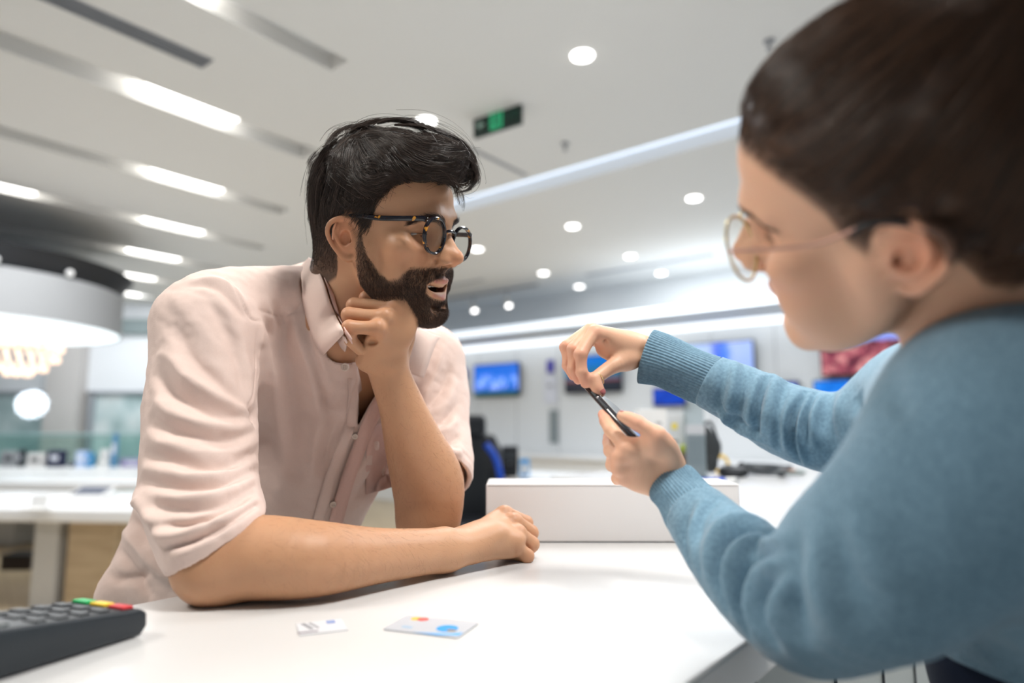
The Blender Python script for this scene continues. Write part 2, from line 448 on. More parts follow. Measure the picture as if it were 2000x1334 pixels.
M_COVE = mat('led_cool', (0.8, 0.9, 1), 0.5, emit=(0.70, 0.81, 1.0), estr=0.88)
def glass_mat(name, color=(1, 1, 1), ior=1.45, rough=0.0, fac=0.92):
    m = bpy.data.materials.new(name); m.use_nodes = True; nt = m.node_tree; nt.nodes.clear()
    o = nt.nodes.new('ShaderNodeOutputMaterial'); t = nt.nodes.new('ShaderNodeBsdfTransparent'); g = nt.nodes.new('ShaderNodeBsdfGlossy')
    t.inputs[0].default_value = (*color, 1); g.inputs['Roughness'].default_value = rough; mx = nt.nodes.new('ShaderNodeMixShader')
    lw = nt.nodes.new('ShaderNodeLayerWeight'); lw.inputs[0].default_value = 0.5; pw = nt.nodes.new('ShaderNodeMath'); pw.operation = 'POWER'; nt.links.new(lw.outputs['Facing'], pw.inputs[0]); pw.inputs[1].default_value = 4.0
    fr = nt.nodes.new('ShaderNodeMath'); fr.operation = 'MULTIPLY_ADD'; nt.links.new(pw.outputs[0], fr.inputs[0]); fr.inputs[1].default_value = 0.55; fr.inputs[2].default_value = ((ior-1)/(ior+1))**2
    nt.links.new(fr.outputs[0], mx.inputs[0]); nt.links.new(t.outputs[0], mx.inputs[1]); nt.links.new(g.outputs[0], mx.inputs[2]); nt.links.new(mx.outputs[0], o.inputs[0])
    return m
M_LENS = glass_mat('lens_glass', (0.97, 0.98, 0.97), 1.4)
M_GLASS = glass_mat('clear_glass', (0.86, 0.95, 0.93), 1.5)
# ------------------------------------------------------------------ room shell (s: along the counter axis, t: along the television wall)
CH = 3.3                                    # ceiling height
WALL_S = 8.5
def Wv(s, t, z): return Vector(W(s, t, z))
RZ = ROOM_ANGLE                             # local x = s axis, local y = t axis
def wbox(mb, s0, s1, t0, t1, z0, z1, bevel=0.0):
    mb.box(W((s0+s1)/2, (t0+t1)/2, (z0+z1)/2), (abs(s1-s0), abs(t1-t0), abs(z1-z0)), rz=RZ, bevel=bevel); return mb
def swall(name, mb, m): o = mb.build(name, m); o['kind'] = 'structure'; return o

m = mat('ceiling_paint', (0.80, 0.79, 0.765), 0.8); M_CEIL = m
m = mat('wood_laminate_floor', (0.6, 0.48, 0.32), 0.35); co = objco(m, (1, 1, 1), (0, 0, ROOM_ANGLE))
br = nn(m, 'ShaderNodeTexBrick'); br.inputs['Scale'].default_value = 1.0; br.inputs['Brick Width'].default_value = 1.2; br.inputs['Row Height'].default_value = 0.14; br.inputs['Mortar Size'].default_value = 0.003
br.inputs['Color1'].default_value = (0.66, 0.52, 0.34, 1); br.inputs['Color2'].default_value = (0.52, 0.40, 0.25, 1); br.inputs['Mortar'].default_value = (0.3, 0.22, 0.13, 1)
lk(m, co, br.inputs['Vector']); lk(m, mixc(m, 0.3, br.outputs['Color'], ramp(m, noise(m, co, 14, 4), [(0.3, (0.45, 0.34, 0.2)), (0.7, (0.78, 0.66, 0.48))])), bsdf(m).inputs['Base Color']); M_FLOORW = m
M_FLOOR = mat('light_tile', (0.68, 0.69, 0.68), 0.3)

mb = MB(); wbox(mb, -3, 12, -7, 13.2, -0.1, 0.0); swall('floor', mb, M_FLOOR)
mb = MB(); wbox(mb, 0.2, 8.0, 3.6, 11.2, 0.0, 0.008); swall('floor_wood', mb, M_FLOORW)

# ceiling with recessed light channels cut out of it
chans = [  # s0, s1, t0, t1
    (-0.6, 2.2, 2.93, 3.10),
    (-1.0, 2.85, 4.10, 4.34), (-0.5, 3.5, 5.47, 5.69), (0.2, 4.1, 6.84, 7.04), (0.6, 4.6, 8.2, 8.42),
    (1.2, 5.0, 9.57, 9.78), (1.8, 5.6, 10.95, 11.15)]
slots = [(-0.6, 1.72, 3.52, 3.66)]
cove = (4.28, 4.56)                          # lit step across the ceiling
holes = [(a, b, c, d, 'chan') for a, b, c, d in chans]+[(a, b, c, d, 'slot') for a, b, c, d in slots]+[(cove[0], cove[1], -2.14, 4.55, 'cove')]
ss = sorted({-3.0, 12.0}|{h[0] for h in holes}|{h[1] for h in holes}); ts = sorted({-7.0, 13.2}|{h[2] for h in holes}|{h[3] for h in holes})
mb = MB(); bm = mb.bm; vv = {}
def cv(s, t):
    if (s, t) not in vv: vv[(s, t)] = bm.verts.new(tuple(W(s, t, CH)))
    return vv[(s, t)]
for a, b in zip(ss, ss[1:]):
    for c, d in zip(ts, ts[1:]):
        if any(h[0] <= a and b <= h[1] and h[2] <= c and d <= h[3] for h in holes): continue
        bm.faces.new((cv(a, c), cv(a, d), cv(b, d), cv(b, c)))
for a, b, c, d, kind in holes:
    hgt = {'chan': 0.10, 'slot': 0.06, 'cove': 0.16}[kind]
    q = [(a, c), (a, d), (b, d), (b, c)]
    lo = [cv(*p) for p in q]; hi = [bm.verts.new(tuple(W(p[0], p[1], CH+hgt))) for p in q]
    for i in range(4): bm.faces.new((lo[i], hi[i], hi[(i+1) % 4], lo[(i+1) % 4]))
    bm.faces.new(hi)
o = mb.build('ceiling', M_CEIL); o['kind'] = 'structure'
mb = MB(); wbox(mb, -3, 12, -7, 13.2, CH+0.2, CH+0.3); swall('ceiling_slab', mb, M_CEIL)

# lit step across the ceiling: a cool LED strip that lies inside
mb = MB(); wbox(mb, cove[0]+0.03, cove[1]-0.02, -2.1, 4.5, CH+0.10, CH+0.12)
tag(mb.build('led_strip', M_COVE), 'long cool white light strip set in the ceiling step above both people', 'light strip', kind='thing')
# glowing sections inside the left channels
spots = [(1.92, 4.22), (2.56, 5.58), (3.09, 6.94), (1.55, 6.94), (3.48, 8.31), (3.79, 9.67), (4.16, 11.05), (1.15, 3.015)]
where = ['largest, in the channel nearest the man', 'second behind the nearest one', 'third in the row away from the camera', 'at the left end of the third channel',
         'fourth in the row away from the camera', 'fifth in the row away from the camera', 'farthest of the row over the tables', 'at the top edge, beside the black air slot']
for (s_, t_), wh in zip(spots, where):
    mb = MB(); hw = 0.07 if t_ < 3.5 else 0.085
    wbox(mb, s_-0.30, s_+0.30, t_-hw, t_+hw, CH+0.02, CH+0.045, bevel=0.008)
    tag(mb.build('recessed_ceiling_light', M_LIGHT), 'warm white channel light, '+wh, 'ceiling light', 'lights in the ceiling channels')
# black slot diffuser with slats
r = empty('air_diffuser', W(1.0, 3.59, CH)); tag(r, 'long black slotted air diffuser in the ceiling at upper left', 'air vent')
mb = MB(); wbox(mb, -0.6, 1.715, 3.525, 3.655, CH+0.035, CH+0.05); reparent(mb.build('backing', M_BLACK), r)
mb = MB()
for tt in (3.528, 3.56, 3.59, 3.62, 3.652): wbox(mb, -0.6, 1.715, tt-0.004, tt+0.004, CH-0.006, CH+0.04)
reparent(mb.build('slat', M_GREY), r)
# thin slot vents
for (a, b, t0, t1, lab) in [(7.55, 7.66, 2.95, 4.75, 'thin grey slot vent in the far ceiling right of the middle downlights'),
                            (3.49, 4.2, 3.17, 3.21, 'short grey slot in the ceiling beside the exit sign'),
                            (6.9, 6.98, 6.04, 6.9, 'short grey slot vent above the track lights')]:
    mb = MB(); wbox(mb, a, b, t0, t1, CH-0.006, CH+0.002); o = mb.build('slot_vent', M_GREY); tag(o, lab, 'air vent')
# downlights
dls = [(2.97, 1.86, 'nearest and largest downlight, alone at the top of the picture'), (2.99, 3.12, 'round downlight just above the hair of the man'),
       (5.58, 2.33, 'round downlight nearest the forehead of the woman'), (5.61, 3.66, 'round downlight midway between the two faces, below the lit step'),
       (5.66, 5.02, 'round downlight beside the far lens of the man'), (7.06, 3.78, 'round downlight just above the thin slot vent'),
       (7.13, 5.13, 'round downlight at left in the last but one row'), (8.12, 3.89, 'round downlight below the thin slot vent'), (8.16, 5.22, 'farthest round downlight, lowest of the rows'),
       (7.1, 2.4, 'round downlight behind the glasses of the woman'), (2.98, 0.5, 'round downlight hidden above the head of the woman')]
for s_, t_, lab in dls[:9]:
    r = empty('downlight', W(s_, t_, CH)); tag(r, lab, 'downlight', 'round downlights in the ceiling')
    c = W(s_, t_, CH); mb = MB(); mb.cyl(c+[0, 0, -0.004], c+[0, 0, 0.004], 0.072, n=32); reparent(mb.build('trim_ring', M_WHITE), r)
    mb = MB(); mb.cyl(c+[0, 0, -0.012], c+[0, 0, -0.003], 0.060, 0.062, n=32); reparent(mb.build('lamp_disc', M_LIGHT), r)
# sprinklers
for s_, t_, lab in [(3.48, 1.0, 'small sprinkler head in the ceiling near the hair of the woman'), (3.88, 2.59, 'small sprinkler head right of the exit sign')]:
    r = empty('sprinkler', W(s_, t_, CH)); tag(r, lab, 'sprinkler')
    c = W(s_, t_, CH); mb = MB(); mb.cyl(c+[0, 0, -0.008], c, 0.03, n=20); reparent(mb.build('flange', M_GREY), r)
    mb = MB(); mb.cyl(c+[0, 0, -0.05], c+[0, 0, -0.008], 0.009, n=12).cyl(c+[0, 0, -0.055], c+[0, 0, -0.05], 0.018, n=12); reparent(mb.build('nozzle', M_GREY), r)

# exit sign hung on two wires: black box, green running-man panel, pale arrow and door
e0 = W(3.2, 2.87, 0); e1 = W(3.22, 2.48, 0)
r = empty('exit_sign', ((e0+e1)/2)+[0, 0, 3.0]); tag(r, 'dark green emergency exit sign hanging on two wires from the ceiling', 'exit sign')
zc = CZ+0.0; 
def zat(px, py, base):                     # height of the point of a vertical line over base seen at row py
    v = (667-py)/F; rr = (_s+v*_c)/(_c-v*_s); return CZ+rr*base[1]
za = zat(930, 250, e0); zb = zat(1020, 222, e1); zm = (za+zb)/2
ex = unit(e1-e0); Rm = Matrix(((ex[0], -ex[1], 0), (ex[1], ex[0], 0), (0, 0, 1)))
L_ = np.linalg.norm(e1-e0); cc_ = (e0+e1)/2+[0, 0, zm]
M_SIGN = mat('sign_dark_green', (0.004, 0.022, 0.016), 0.35); M_SIGNG = mat('sign_green', (0.02, 0.35, 0.16), 0.4, emit=(0.05, 0.55, 0.25), estr=0.35); M_SIGNW = mat('sign_pale', (0.4, 0.55, 0.48), 0.4, emit=(0.3, 0.5, 0.42), estr=0.12)
mb = MB(); mb.box(cc_, (L_, 0.03, 0.145), M=Rm, bevel=0.004); reparent(mb.build('housing', M_SIGN), r)
off = np.cross(ex, [0, 0, 1]); off = off if off[1] < 0 else -off
def sg(u, z): return cc_+ex*u+np.array([0, 0, z])+off*0.0165
mb = MB(); mb.box(sg(0.0, 0), (0.10, 0.003, 0.12), M=Rm); p = reparent(mb.build('green_panel', M_SIGNG), r)
mb = MB()    # running figure in a doorway
mb.box(sg(0.03, 0)+off*0.003, (0.008, 0.002, 0.10), M=Rm); mb.box(sg(0.005, 0.05)+off*0.003, (0.055, 0.002, 0.008), M=Rm)
mb.cyl(sg(-0.012, 0.032)+off*0.001, sg(-0.012, 0.032)+off*0.004, 0.009, n=14)
for a, b in [((-0.012, 0.022), (-0.004, -0.01)), ((-0.004, -0.01), (0.012, -0.03)), ((0.012, -0.03), (0.006, -0.05)), ((-0.004, -0.01), (-0.018, -0.032)), ((-0.018, -0.032), (-0.036, -0.034)), ((-0.01, 0.016), (-0.03, 0.004)), ((-0.01, 0.016), (0.012, 0.006))]:
    mb.tube([sg(*a)+off*0.003, sg(*b)+off*0.003], 0.0045, n=6)
reparent(mb.build('running_figure', M_SIGN), r)
mb = MB(); mb.box(sg(-0.125, 0)+off*0.001, (0.05, 0.002, 0.012), M=Rm)
mb.tube([sg(-0.15, 0)+off*0.002, sg(-0.13, 0.022)+off*0.002], 0.005, n=6).tube([sg(-0.15, 0)+off*0.002, sg(-0.13, -0.022)+off*0.002], 0.005, n=6); reparent(mb.build('arrow', M_SIGNW), r)
mb = MB()
for k in range(4): mb.box(sg(0.085+k*0.028, 0)+off*0.001, (0.006, 0.002, 0.05), M=Rm)
mb.box(sg(0.10, 0.022)+off*0.001, (0.02, 0.002, 0.006), M=Rm).box(sg(0.155, 0.022)+off*0.001, (0.03, 0.002, 0.006), M=Rm)
reparent(mb.build('faint_lettering', mat('sign_faint', (0.02, 0.10, 0.07), 0.4)), r)
for u in (-0.13, 0.13):
    mb = MB(); mb.cyl(cc_+ex*u+[0, 0, 0.07], [*(cc_+ex*u)[:2], CH], 0.003, n=8); reparent(mb.build('hanging_wire', M_GREY), r)

# television wall
m = mat('wall_panel_white', (0.80, 0.82, 0.83), 0.4); M_WALL = m
mb = MB(); wbox(mb, WALL_S, WALL_S+0.15, -6, 13, 0, CH+0.2); swall('wall_back', mb, M_WALL)
mb = MB()
for k in range(-5, 12): wbox(mb, WALL_S-0.004, WALL_S+0.002, k*0.82+0.1, k*0.82+0.108, 0.0, 2.5)
swall('wall_back_seam_trim', mb, M_GREY)
mb = MB(); wbox(mb, -2.6, -2.45, -2.6, 13, 0, CH+0.2); swall('blocker_wall_front', mb, mat('blocker_wall_grey', (0.22, 0.22, 0.23), 0.7))  # unseen dark wall added behind the camera to block world light
mb = MB(); wbox(mb, -2.45, WALL_S, -2.3, -2.15, 0, CH+0.2); swall('blocker_wall_right', mb, mat('blocker_wall_grey', (0.26, 0.27, 0.28), 0.7))  # added out of view, dark, to keep world light off the right side
# soffit over the televisions with its cool light lines and a front face made to glow
mb = MB(); wbox(mb, 7.25, WALL_S, -2.14, 9.2, 2.56, 2.66, bevel=0.004); swall('ceiling_soffit', mb, mat('soffit_grey', (0.62, 0.66, 0.70), 0.6))
mb = MB(); wbox(mb, 8.08, WALL_S-0.02, -2.1, 9.1, 2.535, 2.559)
tag(mb.build('wall_wash_light', mat('led_white', (1, 1, 1), emit=(0.86, 0.93, 1.0), estr=1.25)), 'long white light line directly above the row of televisions', 'light strip')
mb = MB(); wbox(mb, 7.232, 7.249, -2.1, 9.1, 2.565, 2.66)  # emission stands in for cove light falling on the soffit's front face
tag(mb.build('soffit_face_glow', mat('soffit_glow_blue', (1, 1, 1), emit=(0.72, 0.85, 1.0), estr=0.95)), 'pale blue front face of the soffit, given a glow for the cove light', 'light strip')
mb = MB(); wbox(mb, 8.2, 8.35, -2.1, 9.1, 2.67, 2.70)
tag(mb.build('soffit_top_light', mat('led_cool_up', (1, 1, 1), emit=(0.6, 0.78, 1.0), estr=0.7)), 'blue white light strip on top of the soffit washing the ceiling', 'light strip')
# track lights
r = empty('track_light', W(7.66, 6.5, CH)); tag(r, 'white ceiling track with two small spot heads left of the soffit', 'track light')
mb = MB(); wbox(mb, 7.6, 7.64, 5.6, 7.4, CH-0.03, CH); reparent(mb.build('rail', M_GREY), r)
for px, py in ((925, 600), (995, 587)):
    tt = 6.84 if px < 960 else 6.16; c = W(7.62, tt, CH)
    mb = MB(); mb.cyl(c+[0, 0, -0.17], c+[0, 0, -0.03], 0.012, n=10); reparent(mb.build('stem', M_GREY), r)
    mb = MB(); mb.cyl(c+[0.03, -0.05, -0.27], c+[0, 0, -0.15], 0.045, 0.035, n=16); h = reparent(mb.build('spot_head', M_WHITE), r)
    mb = MB(); mb.cyl(c+[0.031, -0.052, -0.275], c+[0.03, -0.05, -0.27], 0.038, n=16); reparent(mb.build('spot_lens', M_LIGHT), r)

# the mall side at left: a facade with glazing
FY = 11.0
mb = MB(); mb.box((-9.5, FY+0.1, 2.6), (9.0, 0.2, 1.56)); mb.box((-9.5, FY+0.1, 0.2), (9.0, 0.2, 0.4)); swall('wall_left', mb, mat('facade_white', (0.82, 0.84, 0.88), 0.6))
mb = MB()
for x0, x1 in ((-7.55, -7.02), (-12.8, -12.3), (-5.2, -4.7)):
    mb.box(((x0+x1)/2, FY-0.08, 1.65), (x1-x0, 0.3, 3.3))
swall('wall_left_pillar', mb, mat('pillar_beige_grey', (0.60, 0.57, 0.56), 0.5))
M_TEAL = mat('teal_glass_view', (0.42, 0.52, 0.53), 0.15)
nz = noise(M_TEAL, objco(M_TEAL), 2.6, 4); lk(M_TEAL, ramp(M_TEAL, nz, [(0.3, (0.34, 0.46, 0.48)), (0.5, (0.52, 0.64, 0.66)), (0.7, (0.74, 0.80, 0.82))]), bsdf(M_TEAL).inputs['Base Color'])
for i, (x0, x1) in enumerate(((-12.3, -7.62), (-6.95, -5.2))):
    r = empty('window_%d' % (i+1), ((x0+x1)/2, FY, 1.1)); r['kind'] = 'structure'
    mb = MB(); mb.box(((x0+x1)/2, FY+0.05, 1.1), (x1-x0, 0.02, 1.42)); o = reparent(mb.build('pane', M_TEAL), r)
    mb = MB()
    for xx in (x0+0.03, x1-0.03): mb.box((xx, FY, 1.1), (0.07, 0.08, 1.44))
    mb.box(((x0+x1)/2, FY, 1.81), (x1-x0, 0.08, 0.04)); mb.box(((x0+x1)/2, FY, 0.72), (x1-x0, 0.1, 0.05)); reparent(mb.build('frame', mat('window_frame_grey', (0.36, 0.38, 0.42), 0.4)), r)
mb = MB(); mb.box((-6.3, FY-0.06, 2.90), (2.4, 0.08, 0.26), bevel=0.01); tag(mb.build('wall_air_grille', mat('grille_grey', (0.22, 0.27, 0.28), 0.5)), 'dark grey wide air grille high on the far left wall', 'air grille')
# glass balustrade in front of the facade
r = empty('glass_balustrade', (-8.0, 9.6, 0)); tag(r, 'green tinted glass balustrade behind the display tables', 'balustrade')
mb = MB(); mb.box((-8.0, 9.6, 0.6), (7.0, 0.02, 1.0)); reparent(mb.build('glass_panel', glass_mat('green_glass', (0.80, 0.93, 0.90), 1.5)), r)
mb = MB(); mb.cyl((-11.5, 9.6, 1.13), (-4.5, 9.6, 1.13), 0.02, n=12); reparent(mb.build('handrail', mat('rail_teal', (0.25, 0.42, 0.42), 0.3)), r)

# round lit ceiling drum at left
r = empty('ceiling_drum', (-5.5, 6.5, 2.2)); tag(r, 'huge round white ceiling drum with glowing underside and black gap above it', 'ceiling drum')
c = np.array([-5.5, 6.5, 0.0])
mb = MB(); mb.cyl(c+[0, 0, 2.2], c+[0, 0, 2.6], 1.42, n=96, caps=False); mb.cyl(c+[0, 0, 2.6], c+[0, 0, 2.62], 1.42, n=96); reparent(mb.build('side_band', mat('drum_grey', (0.36, 0.37, 0.38), 0.6), smooth=True), r)
mb = MB(); mb.cyl(c+[0, 0, 2.205], c+[0, 0, 2.22], 1.40, n=96); reparent(mb.build('glowing_underside', mat('drum_glow', (1, 1, 1), emit=(0.80, 0.92, 0.97), estr=0.98)), r)
mb = MB(); mb.cyl(c+[0, 0, 2.62], c+[0, 0, 2.82], 1.36, 1.50, n=96); reparent(mb.build('black_gap_ring', M_BLACK, smooth=True), r)
mb = MB(); mb.cyl(c+[0, 0, 2.80], c+[0, 0, CH], 0.25, n=24); reparent(mb.build('ceiling_mount', M_CEIL, smooth=True), r)
for k, a in enumerate((-1.75, -1.25, -0.72, -0.3)):
    mb = MB(); mb.sphere(c+[1.44*math.cos(a), 1.44*math.sin(a), 2.66], 0.035, n=12); reparent(mb.build('mounting_knob', M_WHITE), r)

# chandelier of warm glass beads (two rings) and the cool sphere of glass behind it
M_BEAD = mat('warm_bead', (1, 0.8, 0.65), 0.2, emit=(1.0, 0.66, 0.45), estr=1.25); M_BEADC = mat('cool_bead', (0.9, 0.95, 1), 0.2, emit=(0.80, 0.90, 1.0), estr=1.5)
cd = P(38, 700, 7.6); r = empty('chandelier', cd); tag(r, 'warm glowing glass bead chandelier hanging under the round drum', 'chandelier')
for ring, (rad, dz, n) in enumerate(((0.40, 0.12, 22), (0.37, 0.0, 20), (0.26, -0.11, 16), (0.12, -0.17, 8))):
    for k in range(n):
        a = 2*math.pi*k/n
        if k == 0 and ring == 0: mb = MB(); mb.sphere((0, 0, 0), 0.026, (1, 1, 1.5), n=8); bead0 = mb.build('bead', M_BEAD, smooth=True); bb = bead0
        else: bb = bead0.copy(); COL.objects.link(bb)
        bb.parent = r; bb.location = (rad*math.cos(a), rad*math.sin(a), dz)
mb = MB(); mb.tube([cd+[0.4*math.cos(a), 0.4*math.sin(a), 0.17] for a in np.linspace(0, 2*math.pi, 40)[:-1]], 0.008, closed=True); mb.cyl(cd+[0, 0, 0.1], cd+[0, 0, 0.6], 0.006, n=8)
mb.tube([cd+[-0.4, 0, 0.17], cd+[0.4, 0, 0.17]], 0.006); reparent(mb.build('metal_hoop', M_GOLD), r)
cs = P(62, 790, 9.8); r = empty('glass_globe_lamp', cs); tag(r, 'cool white cluster globe lamp in front of the left window', 'pendant lamp')
mb = MB()
for k in range(44):
    zz = 1-2*(k+0.5)/44; a = k*2.39996; q = math.sqrt(1-zz*zz); mb.sphere(cs+np.array([q*math.cos(a), q*math.sin(a), zz])*0.18, 0.03, n=8)
reparent(mb.build('bead_cluster', M_BEADC, smooth=True), r)
mb = MB(); mb.cyl(cs, [cs[0], cs[1], CH], 0.005, n=8); reparent(mb.build('cord', M_GREY), r)
# ------------------------------------------------------------------ televisions
def screen_mat(name, kind, strength=1.0):
    m = mat(name, (0.01, 0.01, 0.01), 0.15); co = objco(m); sx = nn(m, 'ShaderNodeSeparateXYZ'); lk(m, co, sx.inputs[0])
    n = noise(m, co, 7, 4); n.node.inputs['Distortion'].default_value = 1.0
    if kind == 'city':
        z = nn(m, 'ShaderNodeMath', operation='MULTIPLY_ADD'); lk(m, sx.outputs['Z'], z.inputs[0]); z.inputs[1].default_value = 1.7; z.inputs[2].default_value = 0.5
        c1 = ramp(m, z.outputs[0], [(0.0, (0.0, 0.05, 0.03)), (0.16, (0.0, 0.10, 0.08)), (0.2, (0.0, 0.09, 0.55)), (0.45, (0.02, 0.2, 0.75)), (0.6, (0.01, 0.16, 0.75)), (1.0, (0.0, 0.13, 0.7))])
        c2 = ramp(m, n, [(0.42, (0, 0, 0)), (0.62, (0.4, 0.45, 0.8))]); mk = ramp(m, z.outputs[0], [(0.18, (0, 0, 0)), (0.3, (1, 1, 1)), (0.55, (0.8, 0.8, 0.8)), (0.7, (0, 0, 0))])
        col = mixc(m, 1.0, c1, mixc(m, 1.0, c2, mk, 'MULTIPLY'), 'ADD')
    elif kind == 'teal':
        z = nn(m, 'ShaderNodeMath', operation='MULTIPLY_ADD'); lk(m, sx.outputs['Z'], z.inputs[0]); z.inputs[1].default_value = 1.7; z.inputs[2].default_value = 0.5
        col = ramp(m, z.outputs[0], [(0.0, (0.006, 0.01, 0.02)), (0.3, (0.01, 0.015, 0.03)), (0.34, (0.3, 0.09, 0.1)), (0.4, (0.02, 0.12, 0.2)), (0.55, (0.01, 0.15, 0.28)), (0.8, (0.0, 0.16, 0.62))])
    elif kind == 'pale':
        x = nn(m, 'ShaderNodeMath', operation='MULTIPLY_ADD'); lk(m, sx.outputs['Y'], x.inputs[0]); x.inputs[1].default_value = -1.0; x.inputs[2].default_value = 0.5
        n2 = nn(m, 'ShaderNodeMath', operation='MULTIPLY_ADD'); lk(m, n, n2.inputs[0]); n2.inputs[1].default_value = 0.2; lk(m, x.outputs[0], n2.inputs[2])
        col = ramp(m, n2.outputs[0], [(0.1, (0.1, 0.4, 0.95)), (0.3, (0.42, 0.62, 1.0)), (0.5, (0.40, 0.55, 1.0)), (0.58, (0.02, 0.12, 0.9)), (0.72, (0.02, 0.2, 0.95)), (0.8, (0.38, 0.52, 1.0)), (1.0, (0.35, 0.5, 1.0))])
    elif kind == 'rocks':
        z = nn(m, 'ShaderNodeMath', operation='MULTIPLY_ADD'); lk(m, sx.outputs['Z'], z.inputs[0]); z.inputs[1].default_value = 1.7; z.inputs[2].default_value = 0.5
        sky = ramp(m, z.outputs[0], [(0.6, (0.12, 0.1, 0.5)), (0.72, (0.25, 0.3, 0.9)), (0.88, (0.3, 0.42, 1.0)), (0.97, (0.1, 0.12, 0.8))])
        rk = ramp(m, n, [(0.35, (0.07, 0.012, 0.03)), (0.48, (0.33, 0.06, 0.1)), (0.58, (0.6, 0.2, 0.22)), (0.7, (0.85, 0.45, 0.42))])
        mk = nn(m, 'ShaderNodeMath', operation='GREATER_THAN'); zz = nn(m, 'ShaderNodeMath', operation='MULTIPLY_ADD'); lk(m, n, zz.inputs[0]); zz.inputs[1].default_value = 0.25; lk(m, z.outputs[0], zz.inputs[2]); lk(m, zz.outputs[0], mk.inputs[0]); mk.inputs[1].default_value = 0.84
        col = mixc(m, mk.outputs[0], rk, sky)
    else:
        col = ramp(m, n, [(0.3, (0.0, 0.03, 0.35)), (0.6, (0.0, 0.06, 0.55))]) if kind == 'blue' else ramp(m, n, [(0.3, (0.0, 0.12, 0.6)), (0.5, (0.0, 0.2, 0.85)), (0.7, (0.1, 0.4, 0.95))])
    lk(m, col, bsdf(m).inputs['Emission Color']); bsdf(m).inputs['Emission Strength'].default_value = strength; return m
def tv(t0, t1, z0, z1, kind, label, group='televisions on the far wall'):
    c = W(WALL_S-0.09, (t0+t1)/2, (z0+z1)/2); r = empty('television', c, RZ); tag(r, label, 'television', group)
    w_, h_ = t1-t0, z1-z0
    mb = MB(); mb.box((0, 0, 0), (0.05, w_, h_), bevel=0.008); mb.build('bezel', M_BLACK, r)
    mb = MB(); mb.box((-0.0275, 0, 0.004), (0.004, w_-0.03, h_-0.04)); mb.build('screen', screen_mat('screen_'+kind, kind), r)
    mb = MB(); mb.box((0.05, 0, 0), (0.06, w_*0.4, h_*0.5)); mb.build('wall_bracket', M_DGREY, r)
tv(6.53, 7.50, 1.74, 2.28, 'city', 'wall television showing a blue skyline over a green strip, nearest the man')
tv(4.68, 5.66, 1.74, 2.30, 'teal', 'wall television with dark teal picture behind the upper hand of the woman')
tv(2.79, 3.75, 1.80, 2.34, 'pale', 'wall television with pale blue picture above the raised sleeve')
tv(0.96, 2.02, 1.82, 2.33, 'rocks', 'wall television showing pink rocks below a violet sky, by the chin of the woman')
tv(3.72, 4.20, 1.52, 1.77, 'blue', 'small plain deep blue screen just below the raised sleeve cuff', 'small screens in the lower row')
tv(2.28, 2.72, 1.55, 1.79, 'blue', 'small deep blue screen peeking over the raised sleeve', 'small screens in the lower row')
tv(1.70, 2.12, 1.55, 1.79, 'bright', 'small bright blue screen under the pink rock picture, left one', 'small screens in the lower row')
tv(1.22, 1.66, 1.55, 1.79, 'bright', 'small bright blue screen under the pink rock picture, right one', 'small screens in the lower row')
M_VIOLET = mat('violet_card', (0.08, 0.07, 0.42), 0.5); M_PALEV = mat('pale_card', (0.75, 0.77, 0.85), 0.5)
for (t_, z0, z1, w_, lab) in [(7.80, 2.06, 2.25, 0.13, 'small violet price card left of the skyline television'), (5.98, 2.08, 2.28, 0.14, 'small violet price card right of the skyline television')]:
    r = empty('price_card', W(WALL_S-0.02, t_, (z0+z1)/2), RZ); tag(r, lab, 'price card', 'violet price cards')
    mb = MB(); mb.box((0, 0, 0), (0.01, w_, z1-z0)); mb.build('card_panel', M_VIOLET, r)
    mb = MB(); mb.box((0, 0, -0.36), (0.01, w_*1.7, 0.42)); mb.build('pale_lower_panel', M_PALEV, r)
    mb = MB(); mb.box((-0.007, 0, -0.30), (0.004, w_*0.7, 0.05)); mb.build('printed_strip', M_GREY, r)
mb = MB(); mb.box(W(WALL_S-0.03, 5.92, 1.25), (0.04, 0.14, 0.5), rz=RZ, bevel=0.005); tag(mb.build('wall_slot_panel', mat('slot_grey', (0.25, 0.29, 0.30), 0.4)), 'narrow vertical grey panel on the far wall under the violet card', 'wall panel')
mb = MB(); mb.box(W(WALL_S-0.03, 7.80, 1.3), (0.04, 0.1, 0.4), rz=RZ, bevel=0.005); tag(mb.build('wall_slot_panel', mat('slot_grey_light', (0.4, 0.43, 0.44), 0.4)), 'narrow light grey panel on the far wall beside the gaming chair', 'wall panel')
# low cabinets along the television wall
r = empty('wall_cabinet', W(8.0, 5.0, 0), RZ); tag(r, 'long low white cabinet under the televisions with greenish glass front', 'cabinet')
mb = MB(); mb.box((0.1, 0, 0.40), (0.7, 8.6, 0.8), bevel=0.01); mb.build('body', M_WHITE_GLOSS, r)
mb = MB(); mb.box((-0.27, 0.3, 0.36), (0.02, 4.6, 0.5)); mb.build('glass_front', mat('glass_front', (0.50, 0.58, 0.56), 0.15), r)
mb = MB(); mb.box((0.08, 0, 0.82), (0.8, 8.7, 0.04), bevel=0.006); mb.build('top', M_WHITE_GLOSS, r)
